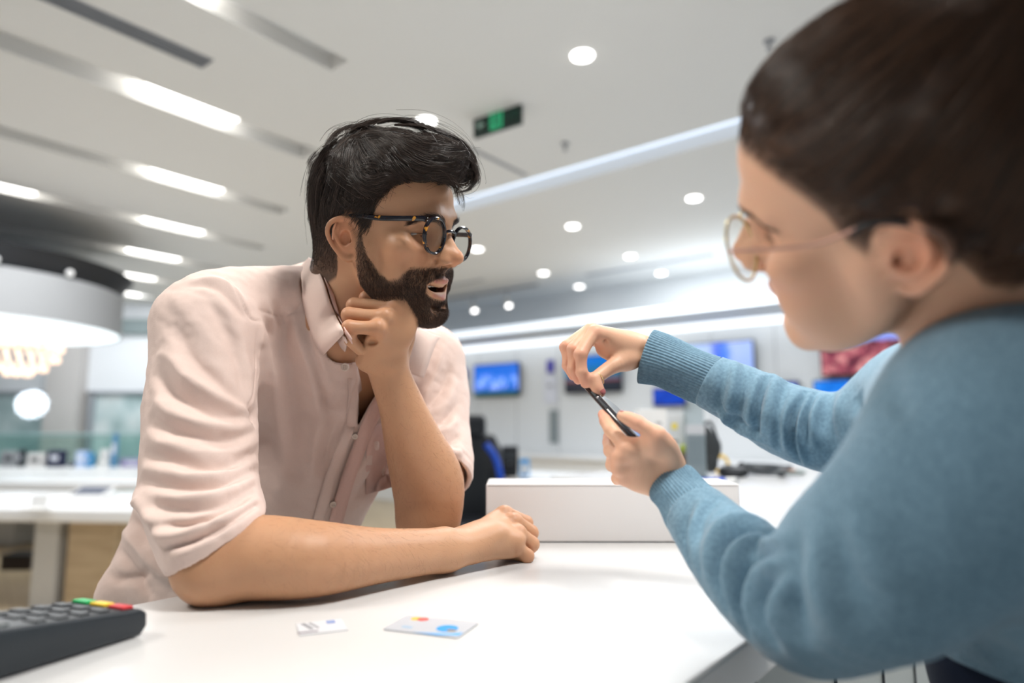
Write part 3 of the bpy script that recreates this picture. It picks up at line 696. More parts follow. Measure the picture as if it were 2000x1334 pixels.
# white desk with the tower and small blue box
dk = P(1010, 905, 6.0)
r = empty('service_desk', (dk[0]+0.15, dk[1]+0.1, 0), RZ); tag(r, 'white desk under the black computer tower behind the box', 'desk')
mb = MB(); mb.box((0.2, -0.25, 0.785), (0.8, 1.5, 0.03), bevel=0.005); mb.build('desk_top', M_WHITE_GLOSS, r)
for sy in (-0.97, 0.47):
    mb = MB(); mb.box((0.2, sy, 0.385), (0.7, 0.04, 0.77)); mb.build('side_panel', M_WHITE_GLOSS, r)
mb = MB(); mb.box((0.52, -0.25, 0.5), (0.02, 1.38, 0.5)); mb.build('back_panel', M_WHITE_GLOSS, r)
def bgbox(name, px0, px1, py0, py1, Y, depth, mat_, label, cat, bevel=0.004, group=None, zbase=None, parts=None):
    a = P(px0, py1, Y); b = P(px1, py0, Y); z0 = a[2] if zbase is None else zbase
    r = empty(name, ((a[0]+b[0])/2, Y+depth/2, z0)); tag(r, label, cat, group)
    w_ = b[0]-a[0]; h_ = b[2]-z0
    mb = MB(); mb.box((0, 0, h_/2), (w_, depth, h_), bevel=bevel); mb.build('body', mat_, r)
    return r, w_, h_, depth
r, w_, h_, d_ = bgbox('computer_tower', 980, 1012, 872, 934, 6.0, 0.3, M_BLACK, 'black computer tower standing beside the gaming chair', 'computer', zbase=0.801)
mb = MB(); mb.box((0, -d_/2-0.003, h_*0.7), (w_*0.8, 0.006, h_*0.3)); mb.build('front_bay', M_DGREY, r)
mb = MB(); mb.cyl((0, -d_/2-0.008, h_*0.45), (0, -d_/2, h_*0.45), 0.008, n=12); mb.build('power_button', M_GREY, r)
r, w_, h_, d_ = bgbox('boxed_device', 1015, 1034, 897, 934, 6.0, 0.12, mat('box_cyan', (0.05, 0.35, 0.75), 0.5), 'small blue and white box beside the black tower', 'box', zbase=0.801)
mb = MB(); mb.box((0, -d_/2-0.002, h_*0.45), (w_*0.6, 0.004, h_*0.6)); mb.build('white_label', M_WHITE, r)
# gaming chair
cx = P(938, 900, 5.6); r = empty('gaming_chair', (cx[0]-0.10, 5.6, 0), 0.35); tag(r, 'black gaming chair with blue side stripes and headrest behind the man', 'chair')
S = Sculpt(); S.box((0, 0.0, 0.82), (0.24, 0.05, 0.36), rd=0.04).box((0.0, 0.03, 1.16), (0.16, 0.05, 0.14), rd=0.04, k=0.03).ell((-0.22, -0.04, 0.78), (0.06, 0.07, 0.3), 0.03).ell((0.22, -0.04, 0.78), (0.06, 0.07, 0.3), 0.03)
S.ell((-0.2, -0.02, 1.0), (0.09, 0.05, 0.13), 0.03).ell((0.2, -0.02, 1.0), (0.09, 0.05, 0.13), 0.03)
V, Fq = S.mesh(0.012); link('backrest', mesh_np('backrest', V, Fq), M_BLACK, r)
S = Sculpt(); S.box((0, -0.05, 1.25), (0.13, 0.05, 0.09), rd=0.04); V, Fq = S.mesh(0.012); link('headrest', mesh_np('headrest', V, Fq), M_BLACK, r)
for sx in (-1, 1):
    mb = MB(); mb.tube(catmull([(sx*0.13, -0.07, 1.10), (sx*0.21, -0.09, 0.98), (sx*0.25, -0.12, 0.78), (sx*0.24, -0.12, 0.55)], 5), 0.028, n=10); mb.build('blue_stripe', M_BLUE, r, smooth=True)
S = Sculpt(); S.box((0, -0.27, 0.46), (0.27, 0.27, 0.06), rd=0.05).ell((-0.25, -0.27, 0.5), (0.05, 0.25, 0.06), 0.03).ell((0.25, -0.27, 0.5), (0.05, 0.25, 0.06), 0.03); V, Fq = S.mesh(0.012); link('seat', mesh_np('seat', V, Fq), M_BLACK, r)
for sx in (-1, 1):
    mb = MB(); mb.box((sx*0.33, -0.22, 0.68), (0.09, 0.28, 0.035), bevel=0.012).box((sx*0.33, -0.2, 0.57), (0.04, 0.06, 0.2)).box((sx*0.29, -0.2, 0.47), (0.1, 0.06, 0.03)); mb.build('armrest', M_DGREY, r)
mb = MB(); mb.cyl((0, -0.25, 0.1), (0, -0.25, 0.42), 0.03, n=14); mb.build('gas_column', M_GREY, r)
for k in range(5):
    a = 2*math.pi*k/5; mb = MB(); mb.tube([(0, -0.25, 0.12), (0.3*math.cos(a), -0.25+0.3*math.sin(a), 0.07)], [0.03, 0.018], n=8); lg = mb.build('leg', M_BLACK, r)
    mb = MB(); mb.cyl((0.3*math.cos(a)-0.012, -0.25+0.3*math.sin(a), 0.03), (0.3*math.cos(a)+0.012, -0.25+0.3*math.sin(a), 0.03), 0.03, n=14); mb.build('caster', M_BLACK, lg)

# ------------------------------------------------------------------ display tables at left
M_OAK = mat('light_oak', (0.50, 0.39, 0.26), 0.5); co = objco(M_OAK, (1, 1, 8)); lk(M_OAK, ramp(M_OAK, noise(M_OAK, co, 3, 4), [(0.3, (0.44, 0.33, 0.21)), (0.7, (0.58, 0.46, 0.31))]), bsdf(M_OAK).inputs['Base Color'])
def display_table(x, y, rz, lx, ly, z, label, legs):
    r = empty('display_table', (x, y, 0.008), rz); tag(r, label, 'table', 'white display tables')
    z = z-0.008
    mb = MB(); mb.box((0, 0, z-0.045), (lx, ly, 0.09), bevel=0.02, seg=3); mb.build('table_top', M_WHITE_GLOSS, r)
    for (a, b, sx, sy, m_) in legs:
        mb = MB(); mb.box((a, b, (z-0.09)/2), (sx, sy, z-0.09), bevel=0.006); mb.build('leg', m_, r)
    return r
M_LEGW = mat('leg_grey_white', (0.58, 0.58, 0.57), 0.5)
display_table(-3.55, 5.15, -0.10, 2.5, 1.15, 0.70, 'white display table with oak leg nearest the man', [(0.72, -0.1, 0.34, 0.6, M_OAK), (0.38, -0.3, 0.18, 0.18, M_LEGW), (-0.8, 0.0, 0.3, 0.6, M_LEGW)])
display_table(-5.3, 7.62, -0.04, 5.4, 2.5, 0.74, 'farther white display table crowded with small gadgets', [(1.6, 0, 0.2, 0.9, M_LEGW), (-1.6, 0, 0.2, 0.9, M_LEGW), (0, 0, 0.2, 0.9, M_LEGW)])
def on_table(px, py, z):
    return Pz(px, py, z)
# tablet on its white holder on the near table
c = on_table(170, 975, 0.7); r = empty('display_tablet', c, -0.05); tag(r, 'tablet with dark screen tilted on a white holder on the near table', 'tablet')
mb = MB(); mb.box((0, 0, 0.012), (0.36, 0.2, 0.022), bevel=0.006); mb.build('holder', M_WHITE, r)
mb = MB(); mb.box((0.02, 0.02, 0.055), (0.28, 0.18, 0.012), M=Matrix.Rotation(0.35, 3, 'X'), bevel=0.004); t = mb.build('tablet_body', M_WHITE, r)
mb = MB(); mb.box((0.02, 0.018, 0.063), (0.24, 0.14, 0.003), M=Matrix.Rotation(0.35, 3, 'X')); mb.build('screen', mat('tablet_screen', (0.02, 0.025, 0.07), 0.15), t)
c = on_table(48, 1000, 0.7); r = empty('price_stand', (c[0], c[1]+0.1, 0.7), 0.1); tag(r, 'low white price holder lying at the left end of the near table', 'price stand')
mb = MB(); mb.box((0, 0, 0.008), (0.12, 0.12, 0.014), bevel=0.004); mb.build('base', M_WHITE, r); mb = MB(); mb.box((0, 0.03, 0.05), (0.1, 0.008, 0.08), M=Matrix.Rotation(-0.3, 3, 'X')); mb.build('card_panel', M_WHITE, r)
gad = [  # px, width m, height m, material, name, label
    (20, 0.20, 0.20, M_GREY, 'boxed_phone', 'grey phone display at the far left end of the far table', 'phone'),
    (42, 0.04, 0.22, M_DGREY, 'phone_stand', 'thin dark phone stand leaning beside the grey display', 'phone stand'),
    (72, 0.20, 0.17, M_CARD, 'gift_box', 'cream box between the thin dark stand and the dark cube', 'box'),
    (110, 0.20, 0.21, mat('navy_box', (0.02, 0.025, 0.07), 0.5), 'speaker_cube', 'dark navy cube speaker on the far table', 'speaker'),
    (141, 0.07, 0.07, M_DGREY, 'card_reader', 'small dark gadget right of the navy cube', 'gadget'),
    (160, 0.12, 0.20, mat('pale_blue_box', (0.55, 0.68, 0.95), 0.4), 'pale_phone_box', 'pale blue phone box on the far table', 'box'),
    (175, 0.06, 0.17, mat('cyan_box', (0.03, 0.3, 0.65), 0.4), 'cyan_phone_box', 'narrow cyan box touching the pale blue one', 'box'),
    (204, 0.15, 0.22, M_WHITE, 'white_router', 'white tapered router right of the cyan box', 'router'),
    (222, 0.09, 0.42, mat('blue_bottle', (0.12, 0.3, 0.5), 0.3), 'tall_blue_speaker', 'tall slim blue speaker, highest gadget on the far table', 'speaker'),
    (262, 0.30, 0.10, mat('lilac_box', (0.32, 0.28, 0.5), 0.4), 'lilac_case', 'flat lilac case beside the sleeve of the man', 'case')]
for px, w_, h_, m_, nm, lab, cat in gad:
    c = Pz(px, 912, 0.74); r = empty(nm, (c[0], c[1], 0.74)); tag(r, lab, cat, 'gadgets on the far table')
    if 'tall' in nm or 'router' in nm:
        mb = MB(); mb.cyl((0, 0, 0), (0, 0, h_), w_/2, w_*0.36, n=20); mb.build('body', m_, r, smooth=True)
    else:
        mb = MB(); mb.box((0, 0, h_/2), (w_, 0.1, h_), bevel=0.008); mb.build('body', m_, r)
    mb = MB(); mb.box((0, -0.052 if 'tall' not in nm else -w_*0.42, h_*0.55), (w_*0.5, 0.006, h_*0.3)); mb.build('front_panel', M_DGREY if m_ in (M_WHITE, M_CARD, M_GREY) else M_PALEV, r)
# flat price plates in front of the gadgets
for px, lab in ((30, 'flat white price plate at the left end of the far table'), (95, 'flat white price plate before the navy cube'), (185, 'flat white price plate before the white router'), (245, 'flat white price plate before the lilac case')):
    c = Pz(px, 925, 0.74); r = empty('price_plate', (c[0], c[1], 0.74), 0.05); tag(r, lab, 'price plate', 'flat price plates on the far table')
    mb = MB(); mb.box((0, 0, 0.012), (0.3, 0.14, 0.022), bevel=0.005); mb.build('plate', M_WHITE, r)
c = Pz(45, 1100, 0.05); r = empty('floor_box', (c[0], c[1], 0.008)); tag(r, 'dark box standing on the wooden floor under the near table', 'box')
mb = MB(); mb.box((0, 0, 0.06), (0.26, 0.2, 0.12), bevel=0.01); mb.build('body', mat('dark_brown_box', (0.03, 0.02, 0.018), 0.6), r); mb = MB(); mb.box((0, 0, 0.125), (0.27, 0.21, 0.012), bevel=0.004); mb.build('lid', M_BLACK, r)

# ------------------------------------------------------------------ service counter
CT = 1.05
def n_(t): return t
r = empty('service_counter', W(1.2, 0.49, 0), RZ); tag(r, 'long white glossy counter the man leans on, with grey panelled front', 'counter')
def rl(s, t): return (s-1.2, t-0.49)
mb = MB(); top = [(-0.8, 0.218), (3.3, 0.218), (3.3, 1.5), (2.12, 1.5), (2.12, 0.768), (-0.8, 0.768)]
mb.poly_prism([rl(*p) for p in top], CT-0.04, CT); o = mb.build('worktop', M_COUNTER, r)
bv = o.modifiers.new('bevel', 'BEVEL'); bv.width = 0.003; bv.segments = 2; bv.limit_method = 'ANGLE'
mb = MB(); body = [(-0.7, 0.235), (3.28, 0.235), (3.28, 1.48), (2.14, 1.48), (2.14, 0.72), (-0.7, 0.72)]
mb.poly_prism([rl(*p) for p in body], 0.06, CT-0.041); mb.build('body', mat('counter_panel_grey', (0.46, 0.50, 0.48), 0.35), r)
mb = MB()
for k in range(14): s_ = -0.5+k*0.29; mb.box((rl(s_, 0)[0], rl(0, 0.2335)[1], 0.53), (0.004, 0.004, 0.94))
mb.build('panel_joint', M_DGREY, r)
mb = MB(); mb.box((*rl(1.3, 0.5), 0.03), (3.9, 0.42, 0.06)); mb.build('plinth', M_DGREY, r)

# long white box on the counter
b0 = P(948, 1060, 1.11)
r = empty('long_white_box', (0.165, 1.165, CT), 0.0); tag(r, 'long low white cardboard box lying on the counter between the two people', 'box')
S = Sculpt(); mb = MB(); mb.box((0, 0, 0.0475), (0.415, 0.11, 0.093), bevel=0.0035, seg=3); mb.build('carton', M_CARD, r, smooth=True)
mb = MB(); mb.box((0.0, -0.0552, 0.0905), (0.408, 0.0006, 0.0007)); mb.build('lid_seam', mat('seam_grey', (0.45, 0.43, 0.42), 0.6), r)
mb = MB(); mb.box((-0.01, 0.01, 0.0943), (0.23, 0.045, 0.0006)); mb.build('flap_outline', mat('flap_grey', (0.60, 0.60, 0.62), 0.3), r)
mb = MB(); mb.box((0, 0, 0.0006), (0.412, 0.107, 0.001)); mb.build('bottom_edge', M_DGREY, r)

# bank card
r = empty('bank_card', (0, 0, CT)); tag(r, 'grey and blue bank card lying on the counter near the edge of the picture', 'bank card')
cp = [Pz(740, 1232, CT), Pz(803, 1203, CT), Pz(943, 1217, CT), Pz(885, 1251, CT)]
cc = sum(cp)/4; ux = unit((cp[2]-cp[1]+cp[3]-cp[0])); lx = 0.5*(np.linalg.norm(cp[2]-cp[1])+np.linalg.norm(cp[3]-cp[0])); uy = np.array([-ux[1], ux[0], 0]); ly = 0.054*lx/0.0856
r.location = (cc[0], cc[1], CT); r.rotation_euler = (0, 0, math.atan2(ux[1], ux[0]))
def rrect(lx, ly, rad, n=6):
    out = []
    for cx_, cy_, a0 in ((lx/2-rad, ly/2-rad, 0), (-lx/2+rad, ly/2-rad, 90), (-lx/2+rad, -ly/2+rad, 180), (lx/2-rad, -ly/2+rad, 270)):
        for k in range(n+1): a = math.radians(a0+90*k/n); out.append((cx_+rad*math.cos(a), cy_+rad*math.sin(a)))
    return out
mb = MB(); mb.poly_prism(rrect(lx, ly, lx*0.037), 0.0004, 0.0013); mb.build('card_body', mat('card_silver', (0.50, 0.52, 0.56), 0.35), r)
k_ = lx/0.0856
def disc(mb, x, y, rad, z, sy=1.0, n=24): mb.poly_prism([(x*k_+rad*k_*math.cos(2*math.pi*i/n), y*k_+sy*rad*k_*math.sin(2*math.pi*i/n)) for i in range(n)], z, z+0.00015); return mb
mb = MB(); disc(mb, -0.027, 0.0175, 0.0062, 0.0013); mb.build('orange_mark', mat('mark_orange', (0.95, 0.5, 0.08), 0.4), r)
mb = MB(); disc(mb, -0.019, 0.0175, 0.0062, 0.00146); mb.build('red_mark', mat('mark_red', (0.85, 0.12, 0.1), 0.4), r)
mb = MB(); disc(mb, 0.020, -0.003, 0.0115, 0.0013); mb.build('blue_circle', mat('mark_blue', (0.0, 0.30, 0.75), 0.4), r)
mb = MB(); disc(mb, 0.027, -0.008, 0.0055, 0.00146, 0.7); mb.build('grey_emblem', mat('mark_grey', (0.25, 0.22, 0.2), 0.4), r)
mb = MB(); mb.poly_prism([(-0.008*k_, -0.0265*k_), (0.02*k_, -0.0265*k_), (0.041*k_, -0.020*k_), (0.041*k_, -0.010*k_), (0.03*k_, -0.018*k_), (0.012*k_, -0.023*k_)], 0.0013, 0.00145); mb.build('blue_swoosh', mat('swoosh_blue', (0.03, 0.38, 0.85), 0.4), r)
mb = MB()
for q in range(4): mb.box(((-0.026+q*0.003)*k_, -0.013*k_, 0.0014), (0.0016*k_, 0.006*k_, 0.0002))
mb.build('faint_digits', mat('digit_blue', (0.3, 0.5, 0.7), 0.4), r)
# paper slip
a, b = Pz(572, 1202, CT), Pz(592, 1262, CT); c2 = Pz(690, 1250, CT); cc = Pz(628, 1226, CT)
ux = unit(c2-b); r = empty('paper_slip', (cc[0], cc[1], CT), math.atan2(ux[1], ux[0])); tag(r, 'small white paper slip with faint grey print left of the bank card', 'paper slip')
sl = np.linalg.norm(c2-b)
mb = MB(); mb.box((0, 0, 0.0006), (sl, sl*0.9, 0.0008)); mb.build('sheet', mat('paper_white', (0.62, 0.62, 0.64), 0.7), r)
mb = MB()
mb.box((-0.012, 0.006, 0.0011), (0.0035, 0.022, 0.0002), M=Matrix.Rotation(0.3, 3, 'Z')).box((-0.006, 0.007, 0.0011), (0.002, 0.02, 0.0002), M=Matrix.Rotation(0.3, 3, 'Z')); mb.build('printed_lines', mat('print_grey', (0.26, 0.26, 0.28), 0.6), r)
mb = MB(); mb.box((0.010, 0.012, 0.0011), (0.008, 0.010, 0.0002)); mb.build('printed_emblem', mat('print_blue', (0.25, 0.32, 0.55), 0.6), r)
mb = MB(); mb.box((-sl*0.32, -sl*0.29, 0.0011), (0.018, 0.004, 0.0002)); mb.build('barcode_strip', mat('print_grey_dark', (0.25, 0.22, 0.25), 0.6), r)

# card payment terminal, seen from its side
p0 = Pz(288, 1240, CT); p1 = Pz(0, 1332, CT); ux = unit(p0-p1); ang = math.atan2(ux[1], ux[0]); uy = np.array([-ux[1], ux[0], 0])
L_ = 0.19; wd = 0.078
org = p0-ux*L_/2+uy*wd/2
r = empty('payment_terminal', (org[0], org[1], CT), ang); tag(r, 'black card payment terminal with coloured keys at the lower left corner', 'payment terminal')
mb = MB(); bm = mb.bm
prof = [(-L_/2, 0.002), (L_/2-0.006, 0.001), (L_/2, 0.008), (L_/2-0.001, 0.020), (L_/2-0.008, 0.0245), (0.0, 0.034), (-L_/2*0.7, 0.042), (-L_/2, 0.043)]
A = [bm.verts.new((x, -wd/2, z)) for x, z in prof]; B_ = [bm.verts.new((x, wd/2, z)) for x, z in prof]; n = len(prof)
bm.faces.new(A); bm.faces.new(B_[::-1])
for i in range(n): bm.faces.new((A[i], B_[i], B_[(i+1) % n], A[(i+1) % n]))
bmesh.ops.recalc_face_normals(bm, faces=bm.faces)
bmesh.ops.bevel(bm, geom=bm.edges[:], offset=0.003, segments=3, profile=0.5, affect='EDGES')
mb.build('housing', mat('terminal_charcoal', (0.020, 0.026, 0.032), 0.42), r, smooth=True)
def topz(x): return float(np.interp(x, [-L_/2*0.7, 0.0, L_/2-0.008], [0.042, 0.034, 0.0245]))
M_KEY = mat('key_dark', (0.045, 0.05, 0.055), 0.4); sl_ = math.atan2(-0.0095, L_/2-0.008)
for i, x in enumerate((0.058, 0.040, 0.022, 0.004)):
    for j, y in enumerate((-0.024, 0.0, 0.024)):
        mb = MB(); mb.box((x, y, topz(x)+0.0008), (0.010, 0.016, 0.0022), M=Matrix.Rotation(-sl_, 3, 'Y'), bevel=0.001); mb.build('number_key', M_KEY, r)
for nm, y, cl in (('green_key', 0.024, (0.01, 0.45, 0.12)), ('yellow_key', 0.0, (0.9, 0.6, 0.02)), ('red_key', -0.024, (0.65, 0.03, 0.04))):
    mb = MB(); mb.box((0.078, y, topz(0.078)+0.0012), (0.011, 0.019, 0.0030), M=Matrix.Rotation(-sl_, 3, 'Y'), bevel=0.001); mb.build(nm, mat(nm, cl, 0.4), r)
mb = MB(); mb.box((-0.045, 0, topz(-0.045)+0.0006), (0.055, 0.058, 0.002), M=Matrix.Rotation(math.atan2(0.008, 0.0665), 3, 'Y')); mb.build('display_window', mat('lcd_grey', (0.10, 0.12, 0.12), 0.2), r)

# ------------------------------------------------------------------ things on the far part of the counter
def cpos(px, py): return Pz(px, py, CT)
c = cpos(1270, 934); r = empty('white_carton', (c[0], c[1]-0.03, CT), 0.05); tag(r, 'plain white carton at the back of the counter behind the thumb', 'box')
mb = MB(); mb.box((0, 0, 0.125), (0.10, 0.08, 0.25), bevel=0.002); mb.build('body', M_WHITE, r); mb = MB(); mb.box((0.02, -0.041, 0.2), (0.02, 0.001, 0.008)); mb.build('printed_mark', M_GREY, r)
c = cpos(1320, 933); r = empty('small_carton', (c[0], c[1]+0.04, CT), 0.05); tag(r, 'pale carton with a yellow sticker next to the plain white one', 'box')
mb = MB(); mb.box((0, 0, 0.12), (0.10, 0.07, 0.235), bevel=0.002); mb.build('body', mat('carton_pale', (0.66, 0.68, 0.69), 0.5), r)
mb = MB(); mb.box((0.0, -0.036, 0.19), (0.022, 0.001, 0.022)); mb.build('yellow_sticker', mat('sticker_yellow', (0.85, 0.68, 0.1), 0.5), r); mb = MB(); mb.box((-0.005, -0.036, 0.135), (0.035, 0.001, 0.008)); mb.build('printed_line', M_DGREY, r)
c = cpos(1336, 933); r = empty('paint_tube', (c[0], c[1]-0.02, CT)); tag(r, 'small brown and green figurine-like bottle behind the hand', 'bottle')
r['label'] = 'small brown bottle with a yellow green cap behind the lower hand'
mb = MB(); mb.cyl((0, 0, 0), (0, 0, 0.09), 0.018, 0.014, n=16); mb.build('bottle_body', mat('bottle_brown', (0.12, 0.06, 0.04), 0.3), r, smooth=True); mb = MB(); mb.sphere((0, 0, 0.105), 0.019, n=14); mb.build('cap', mat('cap_green_yellow', (0.35, 0.42, 0.05), 0.5), r, smooth=True)
c = cpos(1362, 936); r = empty('acrylic_holder', (c[0], c[1]+0.02, CT)); tag(r, 'clear acrylic leaflet holder standing beside the dark headphones', 'leaflet holder')
mb = MB(); mb.box((0, 0, 0.14), (0.075, 0.004, 0.28)).box((0, -0.03, 0.08), (0.075, 0.003, 0.16)).box((0, -0.015, 0.003), (0.075, 0.05, 0.005)); mb.build('acrylic_body', glass_mat('acrylic', (0.80, 0.84, 0.85), 1.6), r)
mb = MB(); mb.box((0, -0.014, 0.10), (0.066, 0.02, 0.19)); mb.build('leaflet', mat('leaflet_grey', (0.50, 0.52, 0.55), 0.6), r)
# dark headphones on a stand
c = cpos(1388, 932); r = empty('headphones', (c[0], c[1], CT)); tag(r, 'black headphones hanging on a white post at the end of the counter', 'headphones')
S = Sculpt(); S.ell((-0.012, 0, 0.13), (0.032, 0.022, 0.062), 0.01).ell((0.012, 0.01, 0.11), (0.035, 0.03, 0.05), 0.012).ell((0.0, 0, 0.055), (0.03, 0.025, 0.04), 0.012); V, Fq = S.mesh(0.004); link('ear_cushion', mesh_np('ear_cushion', V, Fq), mat('cushion_black', (0.03, 0.035, 0.038), 0.55), r)
mb = MB(); mb.tube(catmull([(-0.03, 0.0, 0.15), (-0.012, 0.0, 0.2), (0.01, 0.0, 0.2), (0.03, 0.0, 0.14)], 6), 0.006, n=8); mb.build('headband', M_DGREY, r, smooth=True)
mb = MB(); mb.cyl((-0.03, -0.01, 0.0), (-0.03, -0.01, 0.10), 0.005, n=10).sphere((-0.03, -0.01, 0.10), 0.011, n=12).cyl((-0.03, -0.01, 0.0), (-0.03, -0.01, 0.006), 0.03, n=20); mb.build('white_post', M_WHITE, r)
c = cpos(1405, 925); r = empty('tape_roll', (c[0], c[1]-0.02, CT)); tag(r, 'yellow ring shaped tape roll leaning on the headphones', 'tape roll')
mb = MB(); mb.tube([(0.028*math.cos(a), 0.004*math.sin(2*a), 0.040+0.030*math.sin(a)) for a in np.linspace(0, 2*math.pi, 30)[:-1]], 0.009, closed=True); mb.build('yellow_band', mat('band_yellow', (0.85, 0.55, 0.04), 0.45), r, smooth=True)
mb = MB(); mb.tube([(0.02*math.cos(a), -0.004, 0.040+0.022*math.sin(a)) for a in np.linspace(0, 2*math.pi, 30)[:-1]], 0.004, closed=True); mb.build('inner_core', M_WHITE, r, smooth=True)
c = cpos(1437, 933); r = empty('black_pouch', (c[0], c[1]+0.02, CT), -0.05); tag(r, 'low black zip pouch in front of the yellow tape roll', 'pouch')
S = Sculpt(); S.ell((0, 0.0, 0.018), (0.055, 0.040, 0.022), 0.01).ell((0.030, 0, 0.03), (0.018, 0.02, 0.028), 0.01).ell((-0.020, 0, 0.02), (0.034, 0.035, 0.028), 0.01)
V, Fq = S.mesh(0.004); V[:, 2] = np.maximum(V[:, 2], 0.001); link('pouch_body', mesh_np('pouch_body', V, Fq), M_BLACK, r); mb = MB(); mb.tube(catmull([(-0.045, -0.015, 0.040), (0, -0.03, 0.036), (0.045, -0.015, 0.034)], 6), 0.002); mb.build('zip', M_GREY, r)
c0, c1 = cpos(1366, 945), cpos(1440, 943); r = empty('blue_marker', (c0+c1)/2); a_ = math.atan2(*(c1-c0)[[1, 0]]); r.rotation_euler = (0, 0, a_); tag(r, 'blue marker pen with a clear end lying on the counter', 'marker pen')
hl = np.linalg.norm(c1-c0)/2; mb = MB(); mb.cyl((-hl, 0, 0.010), (hl*0.3, 0, 0.010), 0.009, n=16); mb.build('barrel', M_BLUE, r, smooth=True); mb = MB(); mb.cyl((hl*0.3, 0, 0.010), (hl*0.85, 0, 0.010), 0.0085, n=16); mb.build('grip', M_WHITE, r, smooth=True); mb = MB(); mb.sphere((hl*0.95, 0, 0.010), 0.0095, n=12); mb.build('cap', M_GREY, r, smooth=True)
c = cpos(1496, 931); r = empty('coiled_cable', c); tag(r, 'flat coil of dark cable at the end of the counter', 'cable')
mb = MB(); mb.tube([( (0.05+0.006*k/10)*math.cos(k*0.35), (0.09+0.008*k/10)*math.sin(k*0.35), 0.006+0.0006*k) for k in range(70)], 0.0035, n=8); mb.build('cable_loop', M_DGREY, r, smooth=True)
mb = MB(); mb.box((0.045, -0.03, 0.012), (0.025, 0.02, 0.02), bevel=0.003); mb.build('plug', M_BLACK, r)
c = cpos(1543, 926); r = empty('key_tray', c); tag(r, 'small clear dish with keys at the right end of the counter', 'dish')
mb = MB(); mb.cyl((0, 0, 0.001), (0, 0, 0.016), 0.05, 0.065, n=28, caps=False).cyl((0, 0, 0.001), (0, 0, 0.004), 0.05, n=28); mb.build('dish', mat('dish_grey', (0.4, 0.46, 0.46), 0.2), r, smooth=True)
mb = MB(); mb.tube([(-0.03, 0, 0.01), (0.02, 0.015, 0.016), (0.035, 0.03, 0.012)], 0.004); mb.build('key', mat('key_orange', (0.5, 0.22, 0.1), 0.4), r)
# long white carton lying farther right on the counter, under the raised sleeve
c = cpos(1470, 905); c = W(2.95, 0.50, CT); r = empty('flat_white_case', (c[0], c[1], CT), 0.67); tag(r, 'flat white case on the counter below the raised sleeve', 'case')
mb = MB(); mb.box((0, 0, 0.03), (0.34, 0.2, 0.058), bevel=0.012, seg=3); mb.build('case_body', M_WHITE, r, smooth=True); mb = MB(); mb.box((0, -0.101, 0.035), (0.3, 0.002, 0.003)); mb.build('lid_line', M_GREY, r)
